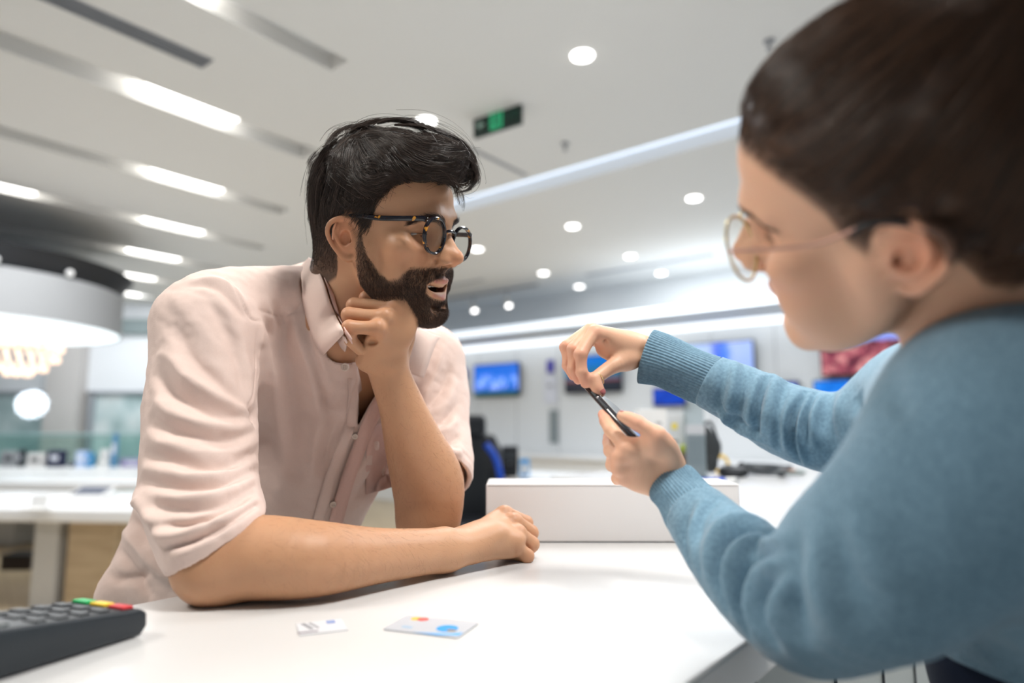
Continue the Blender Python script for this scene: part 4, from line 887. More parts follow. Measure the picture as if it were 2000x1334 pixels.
# ------------------------------------------------------------------ people: shared head sculpture
# head frame: x to the person's left (negative x = right side is flipped by construction), y forward, z up, origin between the ears
def sculpt_head(S, M, t, male=True, mouth=0.010, lid=0.35, smile=0.0):
    S.set_frame(M, t)
    g = 1.0 if male else 0.94
    def m2(f):
        for sx in (-1, 1): f(sx)
    S.ell((0, -0.012, 0.052), (0.074*g, 0.094, 0.082), 0.02)
    S.ell((0, 0.030, 0.056), (0.062*g, 0.061, 0.056), 0.025)
    S.ell((0, -0.03, 0.02), (0.066*g, 0.072, 0.062), 0.03)
    S.ell((0, 0.038, -0.012), (0.058*g, 0.049, 0.062), 0.03)               # face block
    jw = 0.054 if male else 0.048; ch = -0.0895-mouth*0.3 if male else -0.090
    m2(lambda x: S.tube([(x*0.060*g, 0.008, -0.012), (x*jw, 0.016, -0.048), (x*(jw-0.012), 0.046, -0.074), (x*0.016, 0.076, ch)], [0.014, 0.016, 0.015, 0.014], k=0.022))
    S.ell((0, 0.080, ch+0.002), (0.020 if male else 0.016, 0.015, 0.015), 0.02)     # chin
    S.ell((0, 0.044, -0.066), (0.044*g, 0.040, 0.030), 0.025)
    m2(lambda x: S.ell((x*0.040*g, 0.060, -0.038), (0.020, 0.022, 0.028), 0.025))     # cheeks
    m2(lambda x: S.ell((x*0.047*g, 0.064, -0.004), (0.020, 0.018, 0.014), 0.02))     # cheekbones
    S.tube([(-0.040*g, 0.072, 0.030), (-0.022, 0.0865, 0.036), (0, 0.0885, 0.034), (0.022, 0.0865, 0.036), (0.040*g, 0.072, 0.030)], [0.008, 0.0105 if male else 0.008, 0.009, 0.0105 if male else 0.008, 0.008], k=0.016)
    m2(lambda x: S.ell((x*0.0335, 0.0890, 0.014), (0.0195, 0.0165, 0.0130), 0.014, sub=True))   # sockets
    # lids (closed shell with a slit cut for the eye)
    m2(lambda x: S.ell((x*0.0345, 0.0575, 0.0130), (0.0160, 0.0165, 0.0145), 0.006))
    zc = 0.0135-0.0035*lid
    m2(lambda x: S.tube([(x*0.0215, 0.0715, zc-0.001), (x*0.0285, 0.0760, zc+0.0008), (x*0.0380, 0.0755, zc+0.0008), (x*0.0460, 0.0700, zc), (x*0.0520, 0.0610, zc-0.0014)], [0.0012, 0.0044*(1-lid*0.40), 0.0044*(1-lid*0.40), 0.0034*(1-lid*0.40), 0.0010], k=0.0008, sub=True))
    m2(lambda x: S.tube([(x*0.0205, 0.0740, zc+0.002), (x*0.0290, 0.0755, zc+0.0085), (x*0.0390, 0.0730, zc+0.0082), (x*0.0525, 0.0590, zc+0.002)], [0.0016, 0.0024, 0.0024, 0.0014], k=0.004))
    # nose
    S.tube([(0, 0.0865, 0.030), (0, 0.0925, 0.018), (0, 0.1035, 0.002), (0, 0.112, -0.010)], [0.0080, 0.0066, 0.0068, 0.0072], k=0.011)
    m2(lambda x: S.ell((x*0.0115, 0.0870, 0.006), (0.0075, 0.0095, 0.0190), 0.010))
    m2(lambda x: S.ell((x*0.0120, 0.0855, -0.018), (0.0095, 0.0105, 0.0110), 0.010))
    m2(lambda x: S.ell((x*0.0080, 0.1000, -0.0110), (0.0080, 0.0110, 0.0100), 0.008))
    tipy = 0.1175 if male else 0.112
    S.ell((0, tipy-0.0035, -0.0150), (0.0082, 0.0100, 0.0082), 0.009)
    m2(lambda x: S.ell((x*0.0118, 0.1005, -0.0195), (0.0064, 0.0110, 0.0072), 0.006))
    S.tube([(0, 0.108, -0.0225), (0, 0.094, -0.026)], [0.0052, 0.006], k=0.006)
    m2(lambda x: S.ell((x*0.0080, 0.1035, -0.0268), (0.0042, 0.0078, 0.0050), 0.003, R=frame((0, 0.35, 1)), sub=True))
    m2(lambda x: S.tube([(x*0.0165, 0.093, -0.020), (x*0.027, 0.084, -0.038), (x*0.033, 0.074, -0.054)], [0.0016, 0.002, 0.001], k=0.006, sub=True))
    # muzzle and lips
    S.ell((0, 0.076, -0.043), (0.027, 0.019, 0.020), 0.016)
    S.ell((0, 0.070, -0.062-mouth*0.6), (0.026, 0.019, 0.018), 0.016)
    m = mouth; up, lo = lip_lines(m, smile)
    mir = lambda q: [(-x, y, z) for x, y, z in q[::-1]]+[p for p in q if p[0] > 0]
    S.tube(mir(up), [0.0018, 0.0032, 0.0040, 0.0036, 0.0040, 0.0032, 0.0018], k=0.004)
    S.tube(mir(lo), [0.0018, 0.0036, 0.0041, 0.0036, 0.0018], k=0.004)
    S.tube([(-0.014, 0.0905, -0.0690-m*1.2), (0, 0.0935, -0.0705-m*1.2), (0.014, 0.0905, -0.0690-m*1.2)], 0.0028, k=0.009, sub=True)
    if m > 0.004:
        mid = [tuple((np.array(up[i])+np.array(lo[j]))/2+np.array([0, 0.004, 0])) for i, j in ((0, 0), (2, 1), (3, 2))]
        S.tube(mir(mid), [0.0004, 0.0006+m*0.42, 0.0008+m*0.50, 0.0006+m*0.42, 0.0004], k=0.0015, sub=True)
        S.ell((0, 0.072, mid[0][2]), (0.024+smile*0.003, 0.021, 0.002+m*0.55), 0.002, sub=True)
    else:
        S.tube([(-0.026, 0.082, -0.0528), (-0.013, 0.0965, -0.0522), (0, 0.101, -0.0520), (0.013, 0.0965, -0.0522), (0.026, 0.082, -0.0528)], 0.0011, k=0.003, sub=True)
    # ears
    for x in (-1, 1):
        def e(u, v, w_):
            u = u*1.18 if u < 0 else u; v = v*0.86-0.001 if v > 0 else v; return (x*(0.0665*g+w_+0.30*max(0.0, -u)), u, v)     # u forward, v up, w outwards; the ear opens towards the back
        S.ell(e(-0.0140, 0.003, 0.0018), (0.0070, 0.0185, 0.0255), 0.006)
        S.tube([e(0.006, 0.004, 0.002), e(0.003, 0.020, 0.004), e(-0.006, 0.0295, 0.006), e(-0.017, 0.0300, 0.007), e(-0.0265, 0.0215, 0.008), e(-0.0290, 0.008, 0.008), e(-0.0255, -0.006, 0.007), e(-0.018, -0.018, 0.005), e(-0.009, -0.0265, 0.003), e(-0.001, -0.0245, 0.001)],
               [0.0024, 0.0030, 0.0032, 0.0034, 0.0034, 0.0032, 0.0030, 0.0036, 0.0050, 0.0036], k=0.0035)
        S.tube([e(-0.018, 0.020, 0.006), e(-0.020, 0.008, 0.0075), e(-0.017, -0.004, 0.0070), e(-0.010, -0.0125, 0.005)], [0.0020, 0.0027, 0.0027, 0.0024], k=0.003)     # antihelix
        S.ell(e(-0.0085, 0.000, 0.0088), (0.0065, 0.0072, 0.0095), 0.003, sub=True)    # concha
        S.tube([e(-0.022, 0.020, 0.0125), e(-0.0245, 0.008, 0.0125), e(-0.021, -0.004, 0.0115)], [0.0010, 0.0013, 0.0010], k=0.002, sub=True)
        S.ell(e(0.002, -0.001, 0.0035), (0.0034, 0.0038, 0.0056), 0.004)               # tragus
        S.ell(e(-0.003, -0.003, 0.004), (0.006, 0.0028, 0.0036), 0.002, sub=True)
    S.set_frame()

def lip_lines(m, sm):
    up = [(0, 0.0962, -0.0470), (0.004, 0.0966, -0.0462), (0.014, 0.0915, -0.0472+0.0006*sm), (0.0265+0.0060*sm, 0.0790-0.0095*sm, -0.0505+0.0035*sm)]
    lo = [(0, 0.0930, -0.0582-m*1.2), (0.013, 0.0885, -0.0570-m*1.05), (0.0250+0.0065*sm, 0.0780-0.0090*sm, -0.0525+0.0030*sm-m*0.15)]
    return up, lo
def smoothstep(x, a, b):
    t = np.clip((x-a)/(b-a), 0, 1); return t*t*(3-2*t)
def blob(L, c, r):
    return np.exp(-(((L-np.array(c))/np.array(r))**2).sum(1))
def head_tint(V, M, t, base, lip, male=True, mouth=0.01, smile=0.0):
    """colour of the skin itself: lips, brows, ruddier ears, nose and cheeks, stubble under the beard"""
    L = (V-t)@M; a = np.abs(L[:, 0]); C = np.tile(np.array(base), (len(V), 1))
    inh = (np.linalg.norm(L-np.array([0, 0, 0]), axis=1) < 0.16)
    La = L.copy(); La[:, 0] = a
    red = 0.55*blob(La, (0.04, 0.065, -0.015), (0.025, 0.03, 0.022))+0.6*blob(La, (0, 0.115, -0.016), (0.014, 0.014, 0.012))+0.8*blob(La, (0.078, -0.015, 0.004), (0.012, 0.022, 0.032))
    red = np.clip(red, 0, 1)[:, None]*inh[:, None]
    C = C*(1-red)+C*np.array([1.12, 0.80, 0.72])*red
    m = mouth
    # lips: the band around the two lip tubes
    up, lo = lip_lines(m, smile); up = np.array(up); lo = np.array(lo)
    for pts, rr in ((up, 0.0045), (lo, 0.0055)):
        d, _ = seg_dist(La, pts); k = (1-smoothstep(d, rr*0.8, rr*1.15))*inh*(L[:, 1] > 0.07); C = C*(1-k[:, None])+np.array(lip)*k[:, None]
    # inside of the mouth
    k = (1-smoothstep(np.linalg.norm((La-np.array([0, 0.080, -0.0535-m*0.5]))/np.array([0.023, 0.0135, 0.0035+m*0.62]), axis=1), 0.85, 1.0))*inh*(m > 0.004)
    C = C*(1-k[:, None])+np.array([0.05, 0.012, 0.010])*k[:, None]
    return C, L
def glasses_frame(name, M, t, parent, mat_rim, mat_arm, lens_c=(0.0335, 0.098, 0.010), rx=0.0215, rz=0.0205, rim=0.0020, arm=0.0022, thin=False, tilt=0.10, arm_y=-0.02, wrap=0.10, roll=0.0, jz=0.55):
    def w3(p): return np.asarray(M)@(np.asarray(p)+np.array([0, 0, roll*p[0]*np.clip(p[1]/0.06, 0, 1)]))+np.asarray(t)
    R = unit
    for sx in (-1, 1):
        c = np.array([sx*lens_c[0], lens_c[1], lens_c[2]])
        def lp(a, f=1.0, dy=0.0):
            x = rx*math.cos(a)*f; z = rz*math.sin(a)*f
            if not thin: z += 0.0015*math.sin(a)*abs(math.cos(a))
            return w3(c+np.array([sx*x, tilt*z-wrap*(abs(x) if x*sx > 0 else 0)+dy, z]))
        pts = [lp(a) for a in np.linspace(0, 2*math.pi, 48, endpoint=False)]
        mb = MB(); 
        if thin: mb.tube(pts, rim, n=8, closed=True)
        else:
            for q in (-0.0011, 0.0011): mb.tube([lp(a, 1.0, q) for a in np.linspace(0, 2*math.pi, 48, endpoint=False)], rim, n=10, closed=True)
        rm = mb.build('lens_rim', mat_rim, parent, smooth=True)
        V = [lp(a, 0.97, 0.0006) for a in np.linspace(0, 2*math.pi, 40, endpoint=False)]+[lp(a, 0.97, -0.0006) for a in np.linspace(0, 2*math.pi, 40, endpoint=False)]
        me = mesh_np('lens', V, [tuple(range(40)), tuple(range(79, 39, -1))]+[(i, (i+1) % 40, 40+(i+1) % 40, 40+i) for i in range(40)], smooth=False); link('lens', me, M_LENS, rm)
        hx = sx*(lens_c[0]+rx+0.002); y0 = lens_c[1]-wrap*rx
        zt = lens_c[2]+rz*jz
        ap = [(hx, y0+0.001, zt), (hx+sx*0.002, y0-0.008, zt+0.0005), (sx*0.0715, 0.04, zt-0.001), (sx*0.0735, 0.0, 0.0300), (sx*0.0755, -0.022, 0.021), (sx*0.073, -0.036, 0.002)]
        mb = MB(); A = catmull([w3(p) for p in ap], 6)
        if thin: mb.tube(A, arm, n=8)
        else:
            up_ = M[:, 2]; V, Fc = tube_mesh(A, arm, 10); V = np.array(V)
            cen = np.repeat(A, 10, 0); dz = (V-cen)@up_; V = V+np.outer(dz*0.75, up_)
            vs = [mb.bm.verts.new(tuple(v)) for v in V]
            for f in Fc: mb.bm.faces.new([vs[i] for i in f])
        mb.build('temple_arm', mat_arm, parent, smooth=True)
        if not thin:
            mb = MB(); 
            for dz in (-0.0011, 0.0022): mb.sphere(w3((hx-sx*0.001, y0+0.0035, zt+dz)), 0.0007, n=8)
            for k in (0, 1): mb.sphere(w3((hx+sx*0.0030, y0-0.010-0.004*k, zt+0.0003)), 0.0008, n=8)
            mb.build('hinge_rivet', M_METAL, parent, smooth=True)
    xi = lens_c[0]-rx
    mb = MB(); mb.tube(catmull([w3((-xi-0.0005, lens_c[1]+0.0005, lens_c[2]+rz*0.34)), w3((-xi*0.5, lens_c[1]+0.004, lens_c[2]+rz*0.50)), w3((xi*0.5, lens_c[1]+0.004, lens_c[2]+rz*0.50)), w3((xi+0.0005, lens_c[1]+0.0005, lens_c[2]+rz*0.34))], 5), 0.0022 if not thin else 0.0009, n=10)
    mb.build('nose_bridge', mat_rim, parent, smooth=True)

def eyes(M, t, parent, iris, look=(0, 1, -0.35), lashmat=None, lid=0.4, r=0.0150, nl=16, ll=0.006):
    """eyeballs with iris and pupil, and lashes along the lids"""
    w3 = lambda p: np.asarray(M)@np.asarray(p, float)+np.asarray(t)
    d = unit(np.asarray(M)@unit(look)); zc = 0.0135-0.0035*lid
    M_EYE = bpy.data.materials.get('eye_white') or mat('eye_white', (0.72, 0.68, 0.64), 0.12)
    M_PUP = bpy.data.materials.get('pupil_black') or mat('pupil_black', (0.005, 0.004, 0.004), 0.08)
    for x in (-1, 1):
        c = w3((x*0.0345, 0.0575, 0.0130)); R = frame(d)
        mb = MB(); mb.sphere(c, r, n=28); eb = mb.build('eyeball', M_EYE, smooth=True); reparent(eb, parent)
        q = c+d*(r*0.90); V = [q+d*0.0014+R@np.array([0, 0, 0])]+[q+R@np.array([0.0058*math.cos(a), 0.0058*math.sin(a), 0.0]) for a in np.linspace(0, 2*math.pi, 25)[:-1]]
        me = mesh_np('iris', V, [(0, i+1, (i+1) % 24+1) for i in range(24)]); o = link('iris', me, iris); reparent(o, eb)
        V = [q+d*0.0017]+[q+d*0.0009+R@np.array([0.0024*math.cos(a), 0.0024*math.sin(a), 0.0]) for a in np.linspace(0, 2*math.pi, 25)[:-1]]
        me = mesh_np('pupil', V, [(0, i+1, (i+1) % 24+1) for i in range(24)]); o = link('pupil', me, M_PUP); reparent(o, eb)
        up = catmull([(x*0.0218, 0.0725, zc+0.0004), (x*0.0290, 0.0765, zc+0.0026), (x*0.0380, 0.0755, zc+0.0026), (x*0.0460, 0.0700, zc+0.0016), (x*0.0520, 0.0612, zc-0.0010)], 8)
        cur = []
        for k in range(nl*2):
            i = k*(len(up)-1)/(nl*2-1); a = up[int(i)]; f = k/(nl*2-1); out = np.array([x*(f-0.35)*0.8, 0.9-0.3*f, -0.45]); out = unit(out)
            cur.append([w3(a+out*ll*s+np.array([0, 0, 0.5*ll*s*s])) for s in np.linspace(0, 1, 5)])
        o = strands('eyelashes', cur, 0.00022, 0.00006, lashmat, None); reparent(o, parent)
# ------------------------------------------------------------------ the man
HM = np.array([[-0.4232, 0.9023, 0.0825], [-0.8828, -0.3901, -0.2618], [-0.204, -0.1836, 0.9616]])
HT = np.array([-0.1763, 0.9117, 1.4951])
def hw(p): return HM@np.asarray(p, float)+HT
def tp(px, py, Y, r): return P(px, py, Y), r*Y/F
def chain(S, L, k=0.01, n=None, flat=None, per=5):
    pts = [P(a, b, c) for a, b, c, *_ in L]; rr = [q[3]*q[2]/F for q in L]
    if flat is None: S.tube(pts, rr, k=k, per=per)
    else: S.tube(pts, rr, [r*f for r, f in zip(rr, flat if hasattr(flat, '__len__') else [flat]*len(rr))], n=n, k=k, per=per)
def finger(S, L, rr, k=0.004): S.tube([P(*p) for p in L], rr, k=k, per=4)

man = empty('person', P(430, 1180, 1.0)*np.array([1, 1, 0])); 
tag(man, 'bearded man in glasses and a pale pink shirt, leaning on the counter chin on fist', 'person')
S = Sculpt()
sculpt_head(S, HM, HT, True, 0.0110, 0.40, smile=1.0)
# neck and the chest under the shirt
nb = P(632, 690, 0.99)
S.tube([hw((0, -0.030, -0.01)), hw((0, -0.036, -0.06)), P(650, 655, 0.972), P(655, 730, 1.02)], [0.052, 0.050, 0.052, 0.060], k=0.03)
S.tube([hw((0, -0.06, 0.0)), P(632, 600, 0.995), P(622, 680, 1.04)], [0.045, 0.035, 0.040], k=0.03)
S.tube([P(672, 735, 1.060), P(600, 880, 1.085), P(520, 1030, 1.105)], [0.072, 0.085, 0.095], k=0.04, per=2)
S.tube([P(408, 640, 0.89), P(505, 596, 0.955), P(610, 640, 1.02), P(780, 715, 1.11), P(838, 702, 1.145)], [0.046, 0.034, 0.045, 0.045, 0.040], k=0.03)
# right arm (resting on the counter)
EL = Pz(424, 1092, 1.094)
S.tube([P(408, 640, 0.888), P(396, 760, 0.862), P(393, 880, 0.833), P(396, 955, 0.810), P(416, 1030, 0.778), EL], [0.048, 0.048, 0.047, 0.044, 0.041, 0.041], k=0.015)
w1 = Pz(868, 1074, 1.080)
f1 = Pz(505, 1088, 1.0955); f2 = Pz(615, 1091, 1.0925); f3 = Pz(740, 1085, 1.086)
S.tube([EL, f1, f2, f3, w1], [0.043, 0.0475, 0.0430, 0.0325, 0.0255], [0.041, 0.0445, 0.0405, 0.0315, 0.0270], n=(0, 0, 1), k=0.02)
S.ell(EL+[0.0, -0.006, -0.010], (0.034, 0.036, 0.032), 0.02)
# right hand: back of the hand up, fingers curled under
def H(px, py, Y): return P(px, py, Y)
w2 = Pz(885, 1071, 1.080)
mc = [P(985, 1003, 1.005), P(1003, 1018, 0.985), P(1010, 1040, 0.965), P(1004, 1066, 0.945)]
S.tube([w1, w2, (mc[1]+mc[2])/2*0.5+w2*0.5+[0, 0, 0.002]], [0.0265, 0.028, 0.030], [0.024, 0.022, 0.020], n=(0, 0, 1), k=0.014)
for i, r_ in enumerate((0.0135, 0.0135, 0.0128, 0.0118)):
    b = w2+[0.0, (1.5-i)*0.008+0.004, -0.001]
    S.tube([b, (b+mc[i])/2+[0, 0, 0.001-0.003], mc[i]+[-0.006, -0.001, -0.005], mc[i]+[0, 0, -0.0035]], [0.017, 0.0145, r_*0.98, r_*0.92], k=0.012)
pip = [P(1026, 1022, 1.02), P(1036, 1041, 1.0), P(1038, 1063, 0.978), P(1029, 1086, 0.955)]
dip = [p+[-0.008, 0.004, -0.019] for p in pip]; tipp = [p+[-0.026, 0.003, -0.006] for p in dip]
zmin = CT+0.0075
S.ell((mc[1]+mc[2])/2*0.72+w2*0.28+[0, 0, -0.010], (0.036, 0.026, 0.017), 0.012)
for i, r_ in enumerate((0.0108, 0.0110, 0.0105, 0.0094)):
    d_, t_ = dip[i].copy(), tipp[i].copy(); d_[2] = max(d_[2], zmin+r_*0.2); t_[2] = max(t_[2], zmin+0.002)
    S.tube([mc[i]+[0, 0, -0.002], mc[i]*0.5+pip[i]*0.5+[0, 0, 0.001], pip[i]], [r_*1.18, r_*0.98, r_*1.08], k=0.0035, per=4)
    S.tube([pip[i], d_], [r_*1.05, r_*0.92], k=0.003); S.tube([d_, t_], [r_*0.92, r_*0.82], k=0.003)
    S.ell(mc[i]+[0.001, -0.001, 0.0015], (r_*1.0, r_*1.0, r_*0.85), 0.006)
tb = w2+[0.02, 0.018, -0.004]
S.tube([tb, P(965, 1010, 1.03)+[0, 0, -0.012], P(1005, 1018, 1.045)+[0, 0, -0.02], P(1030, 1040, 1.03)+[0, 0, -0.012]], [0.016, 0.0135, 0.0115, 0.0095], k=0.008)
ih0 = len(S.ops)
# left arm: elbow on the counter, fist under the jaw
E2 = P(836, 1020, 0.985); WL = P(753, 706, 0.905)
S.tube([P(838, 702, 1.145), P(851, 800, 1.125), P(857, 900, 1.072), P(850, 970, 1.022), E2], [0.043, 0.043, 0.041, 0.040, 0.040], k=0.015)
S.tube([E2, P(836, 945, 0.975), P(808, 865, 0.955), P(785, 795, 0.935), P(765, 742, 0.918), WL], [0.0425, 0.0525, 0.0415, 0.0325, 0.0295, 0.0290], [0.040, 0.046, 0.039, 0.029, 0.0235, 0.0215], n=(0.2, 1, 0.2), k=0.02)
S.ell(E2+[0.008, 0.0, -0.03], (0.028, 0.03, 0.032), 0.02)
mcl = [P(787, 588, 0.884), P(773, 600, 0.868), P(751, 620, 0.854), P(737, 641, 0.845)]
pil = [P(716, 583, 0.888), P(692, 597, 0.870), P(682, 615, 0.853), P(682, 639, 0.838)]
rl_ = [0.0100, 0.0104, 0.0100, 0.0092]
for i in range(4):
    b = WL+np.array([0.014-0.0125*i, -0.010-0.001*i, 0.0])
    S.tube([b, (b*0.45+mcl[i]*0.55)+[0.002, 0.004, 0], mcl[i]+[0.001, 0.006, -0.003]], [0.0150, 0.0150, rl_[i]*1.22], k=0.010)
    S.tube([mcl[i], mcl[i]*0.5+pil[i]*0.5+[0, 0.001, 0], pil[i]], [rl_[i]*1.12, rl_[i]*0.95, rl_[i]*1.05], k=0.0016, per=4)
    S.ell(mcl[i]+[0.0015, -0.002, 0.001], (rl_[i]*1.08,)*3, 0.005)
    d_ = pil[i]+np.array([0.004, 0.026, -0.004]); t_ = d_+np.array([0.020, 0.004, -0.003])
    if i == 3: d_ = P(685, 664, 0.850); t_ = P(703, 683, 0.862)
    if i == 2: d_ = P(690, 652, 0.870); t_ = P(714, 674, 0.884)
    S.tube([pil[i], d_], [rl_[i]*1.03, rl_[i]*0.92], k=0.0016); S.tube([d_, t_], [rl_[i]*0.92, rl_[i]*0.80], k=0.0016)
S.ell((WL+mcl[1]+mcl[2])/3+[0.006, 0.004, 0.004], (0.030, 0.017, 0.034), 0.014)
S.tube([WL+[0.014, 0.016, 0.006], P(792, 650, 0.93), P(782, 612, 0.92), P(748, 600, 0.91)], [0.016, 0.0145, 0.012, 0.0095], k=0.01)
S.ell(P(724, 668, 0.850), (0.009, 0.010, 0.004), 0.004, sub=True)
ih1 = len(S.ops)
V, Fq = S.mesh(0.0014)
SH = Sculpt(); SH.ops = [o for o in S.ops[ih0:ih1] if not o[4]]; HAND = SH.eval(V, 0.02) < 0.0035; SH.ops = [o for o in S.ops[:ih0] if not o[4]]
V = smooth_mesh(V, Fq, 1, 0.4)
dm = np.minimum(np.linalg.norm(V-HT, axis=1)-0.10, np.min([np.linalg.norm(V-p, axis=1) for p in mc+pip+mcl+pil+tipp+[tb]], axis=0))
V2 = smooth_mesh(V, Fq, 25, 0.6); kk = smoothstep(dm, 0.035, 0.065)[:, None]; V = V*(1-kk)+V2*kk
SK = np.array([0.54, 0.305, 0.18])
C, L = head_tint(V, HM, HT, SK, (0.52, 0.21, 0.17), True, 0.0105, smile=1.0)
def near(pts, r): 
    o = np.zeros(len(V))
    for p in pts: o = np.maximum(o, np.exp(-(np.linalg.norm(V-p, axis=1)/r)**2))
    return o[:, None]
kr = near(mc+pip+mcl+pil, 0.012)*0.55; C = C*(1-kr)+C*np.array([1.12, 0.83, 0.74])*kr
fo = np.clip(near([f1, f2, E2+[0, 0, -0.02], P(836, 945, 0.975), EL], 0.07), 0, 1)*0.35; C = C*(1-fo)+C*np.array([0.93, 0.80, 0.68])*fo
ew = near([WL, P(770, 770, 0.95), w1, w2], 0.05)*0.30; C = C*(1-ew)+C*np.array([1.10, 1.14, 1.15])*ew
# beard region in head coordinates
def beard_mask(L):
    a = np.abs(L[:, 0]); y, z = L[:, 1], L[:, 2]
    up_edge = np.interp(y, [-0.005, 0.010, 0.022, 0.034, 0.050, 0.064, 0.078, 0.100], [0.016, 0.010, -0.022, -0.040, -0.049, -0.047, -0.031, -0.027])
    k = smoothstep(up_edge-z, -0.003, 0.004)*smoothstep(y, 0.002, 0.010)
    lipc = ((a/0.0275)**2+((z+0.0575)/0.0150)**2); k *= np.where(y > 0.07, smoothstep(lipc, 0.95, 1.15), 1)
    k *= smoothstep(z-np.interp(y, [0.0, 0.02, 0.05, 0.09], [-0.055, -0.082, -0.106, -0.125]), -0.006, 0.004)
    # bare patches beside the lower lip
    k *= 1-0.75*np.exp(-(((a-0.016)/0.006)**2+((z+0.081)/0.006)**2))*(y > 0.07)
    return k*(np.linalg.norm(L, axis=1) < 0.17)
bk = beard_mask(L)*(~HAND); C = C*(1-0.62*bk[:, None])+np.array([0.07, 0.04, 0.028])*0.62*bk[:, None]
def scalp_mask(L):
    a = np.abs(L[:, 0]); y, z = L[:, 1], L[:, 2]
    hz = np.interp(y, [-0.12, -0.060, -0.045, -0.034, -0.020, -0.006, 0.004, 0.010, 0.022, 0.030, 0.042, 0.056, 0.070, 0.1], [-0.055, -0.066, -0.056, -0.014, 0.030, 0.034, 0.028, 0.010, 0.016, 0.040, 0.060, 0.080, 0.084, 0.086])
    return smoothstep(z-hz, -0.003, 0.006)*(np.linalg.norm(L-np.array([0, 0, 0.03]), axis=1) < 0.16)*(1-smoothstep(2.0*np.exp(-(((a-0.080)/0.016)**2+((y+0.014)/0.026)**2+((z-0.002)/0.034)**2)), 0.5, 0.9))
sk = scalp_mask(L)*(~HAND); C = C*(1-0.85*sk[:, None])+np.array([0.03, 0.02, 0.016])*0.85*sk[:, None]
me = mesh_np('body', V, Fq); set_attr(me, 'tint', C); body = link('body', me, M_SKIN_MAN); reparent(body, man)
MV, MF, ML = V, Fq, L; MN = normals(V, Fq)
print('man body', len(V))
# ------------------------------------------------------------------ the man's shirt
def poly_sd(px, py, poly):
    """signed distance in pixels to a polygon (negative inside)"""
    poly = np.asarray(poly, float); n = len(poly); d = np.full(len(px), 1e9); ins = np.zeros(len(px), bool)
    for i in range(n):
        a = poly[i]; b = poly[(i+1) % n]; e = b-a; wx = px-a[0]; wy = py-a[1]
        t = np.clip((wx*e[0]+wy*e[1])/(e@e), 0, 1); d = np.minimum(d, np.hypot(wx-t*e[0], wy-t*e[1]))
        c = ((a[1] > py) != (b[1] > py)); xx = (b[0]-a[0])*(py-a[1])/((b[1]-a[1]) if abs(b[1]-a[1]) > 1e-9 else 1e-9)+a[0]; ins ^= c & (px < xx)
    return np.where(ins, -d, d)
def half(S, c, nrm, r, k=0.001):
    c = np.asarray(c); nrm = unit(nrm); cc = c+nrm*r*0.9
    def f(P_): return np.maximum(-(P_-c)@nrm, np.linalg.norm(P_-cc, axis=1)-r*1.6)
    S.func(f, c-r*1.3, c+r*1.3, k, True)
def ring(S, c, nrm, R, r, k=0.004, ell=1.0):
    nrm = unit(nrm); a = unit(np.cross(nrm, [0, 1, 0])); b = np.cross(nrm, a)
    S.tube([c+R*(math.cos(t)*a+ell*math.sin(t)*b) for t in np.linspace(0, 2*math.pi, 25)], r, k=k, per=1)
S = Sculpt()
TT = [P(405, 1200, 1.12), P(462, 1040, 1.105), P(525, 925, 1.085), P(580, 805, 1.07), P(615, 705, 1.06), P(640, 640, 1.05)]
S.tube(TT, [0.185, 0.182, 0.178, 0.180, 0.160, 0.10], [0.125, 0.115, 0.113, 0.112, 0.10, 0.07], n=(0.35, 1, 0), k=0.03, per=4)
S.tube([P(262, 1150, 1.06), P(238, 1160, 1.05)], [0.045, 0.03], k=0.05)                       # flared hem at the back
S.tube([P(402, 640, 0.885), P(432, 598, 0.905), P(505, 588, 0.945), P(585, 592, 0.985), P(640, 640, 1.02)], [0.066, 0.052, 0.050, 0.052, 0.045], k=0.035)
S.tube([P(648, 672, 0.985), P(640, 740, 1.02)], [0.0655, 0.075], k=0.02)
S.tube([P(560, 700, 1.02), P(470, 720, 0.96)], [0.09, 0.07], k=0.04)
S.tube([P(690, 740, 1.07), P(770, 715, 1.11), P(838, 702, 1.14)], [0.075, 0.065, 0.056], k=0.03)
# right sleeve
AR = [P(408, 640, 0.885), P(399, 720, 0.868), P(393, 800, 0.85), P(392, 880, 0.83), P(392, 955, 0.808), P(405, 1010, 0.776), P(427, 1068, 0.748)]
S.tube(AR, [0.067, 0.0665, 0.0665, 0.0665, 0.0660, 0.0620, 0.0560], k=0.018)
cn = unit(AR[-1]-AR[-2]); cdir = unit(P(424, 1062, 0.762)-P(400, 985, 0.80))
pa, pb = P(345, 1108, 0.748), P(497, 1010, 0.775); tan_ = unit(pb-pa); cend = (pa+pb)/2; vd_ = unit(cend-CAM); cnr = np.cross(tan_, vd_); cnr = cnr if cnr[2] < 0 else -cnr; cnr = unit(cnr+0.12*vd_)
for f_, R_s, r_s in ():
    ring(S, cend-cnr*f_+np.array([0.0, 0.004, 0]), cnr, R_s, r_s, 0.004)
half(S, cend, cnr, 0.075)
S.tube([EL, AR[-1], AR[-1]*0.65+AR[-2]*0.35], [0.047, 0.0485, 0.0485], k=0.002, sub=True, per=1)
# left sleeve
AL = [P(838, 702, 1.145), P(850, 770, 1.135), P(852, 840, 1.11), P(858, 900, 1.07), P(856, 950, 1.035)]
S.tube(AL, [0.057, 0.058, 0.056, 0.0545, 0.050], k=0.02)
cl_n = unit(AL[-1]-AL[-2]); half(S, P(856, 935, 1.045), cl_n, 0.07); 
for f_ in (0.008, 0.022): ring(S, P(856, 932, 1.048)-cl_n*f_, cl_n, 0.0500, 0.0048, 0.004)
S.tube([P(856, 935, 1.045)+cl_n*0.03, P(856, 935, 1.045)-cl_n*0.02], 0.0445, k=0.002, sub=True)
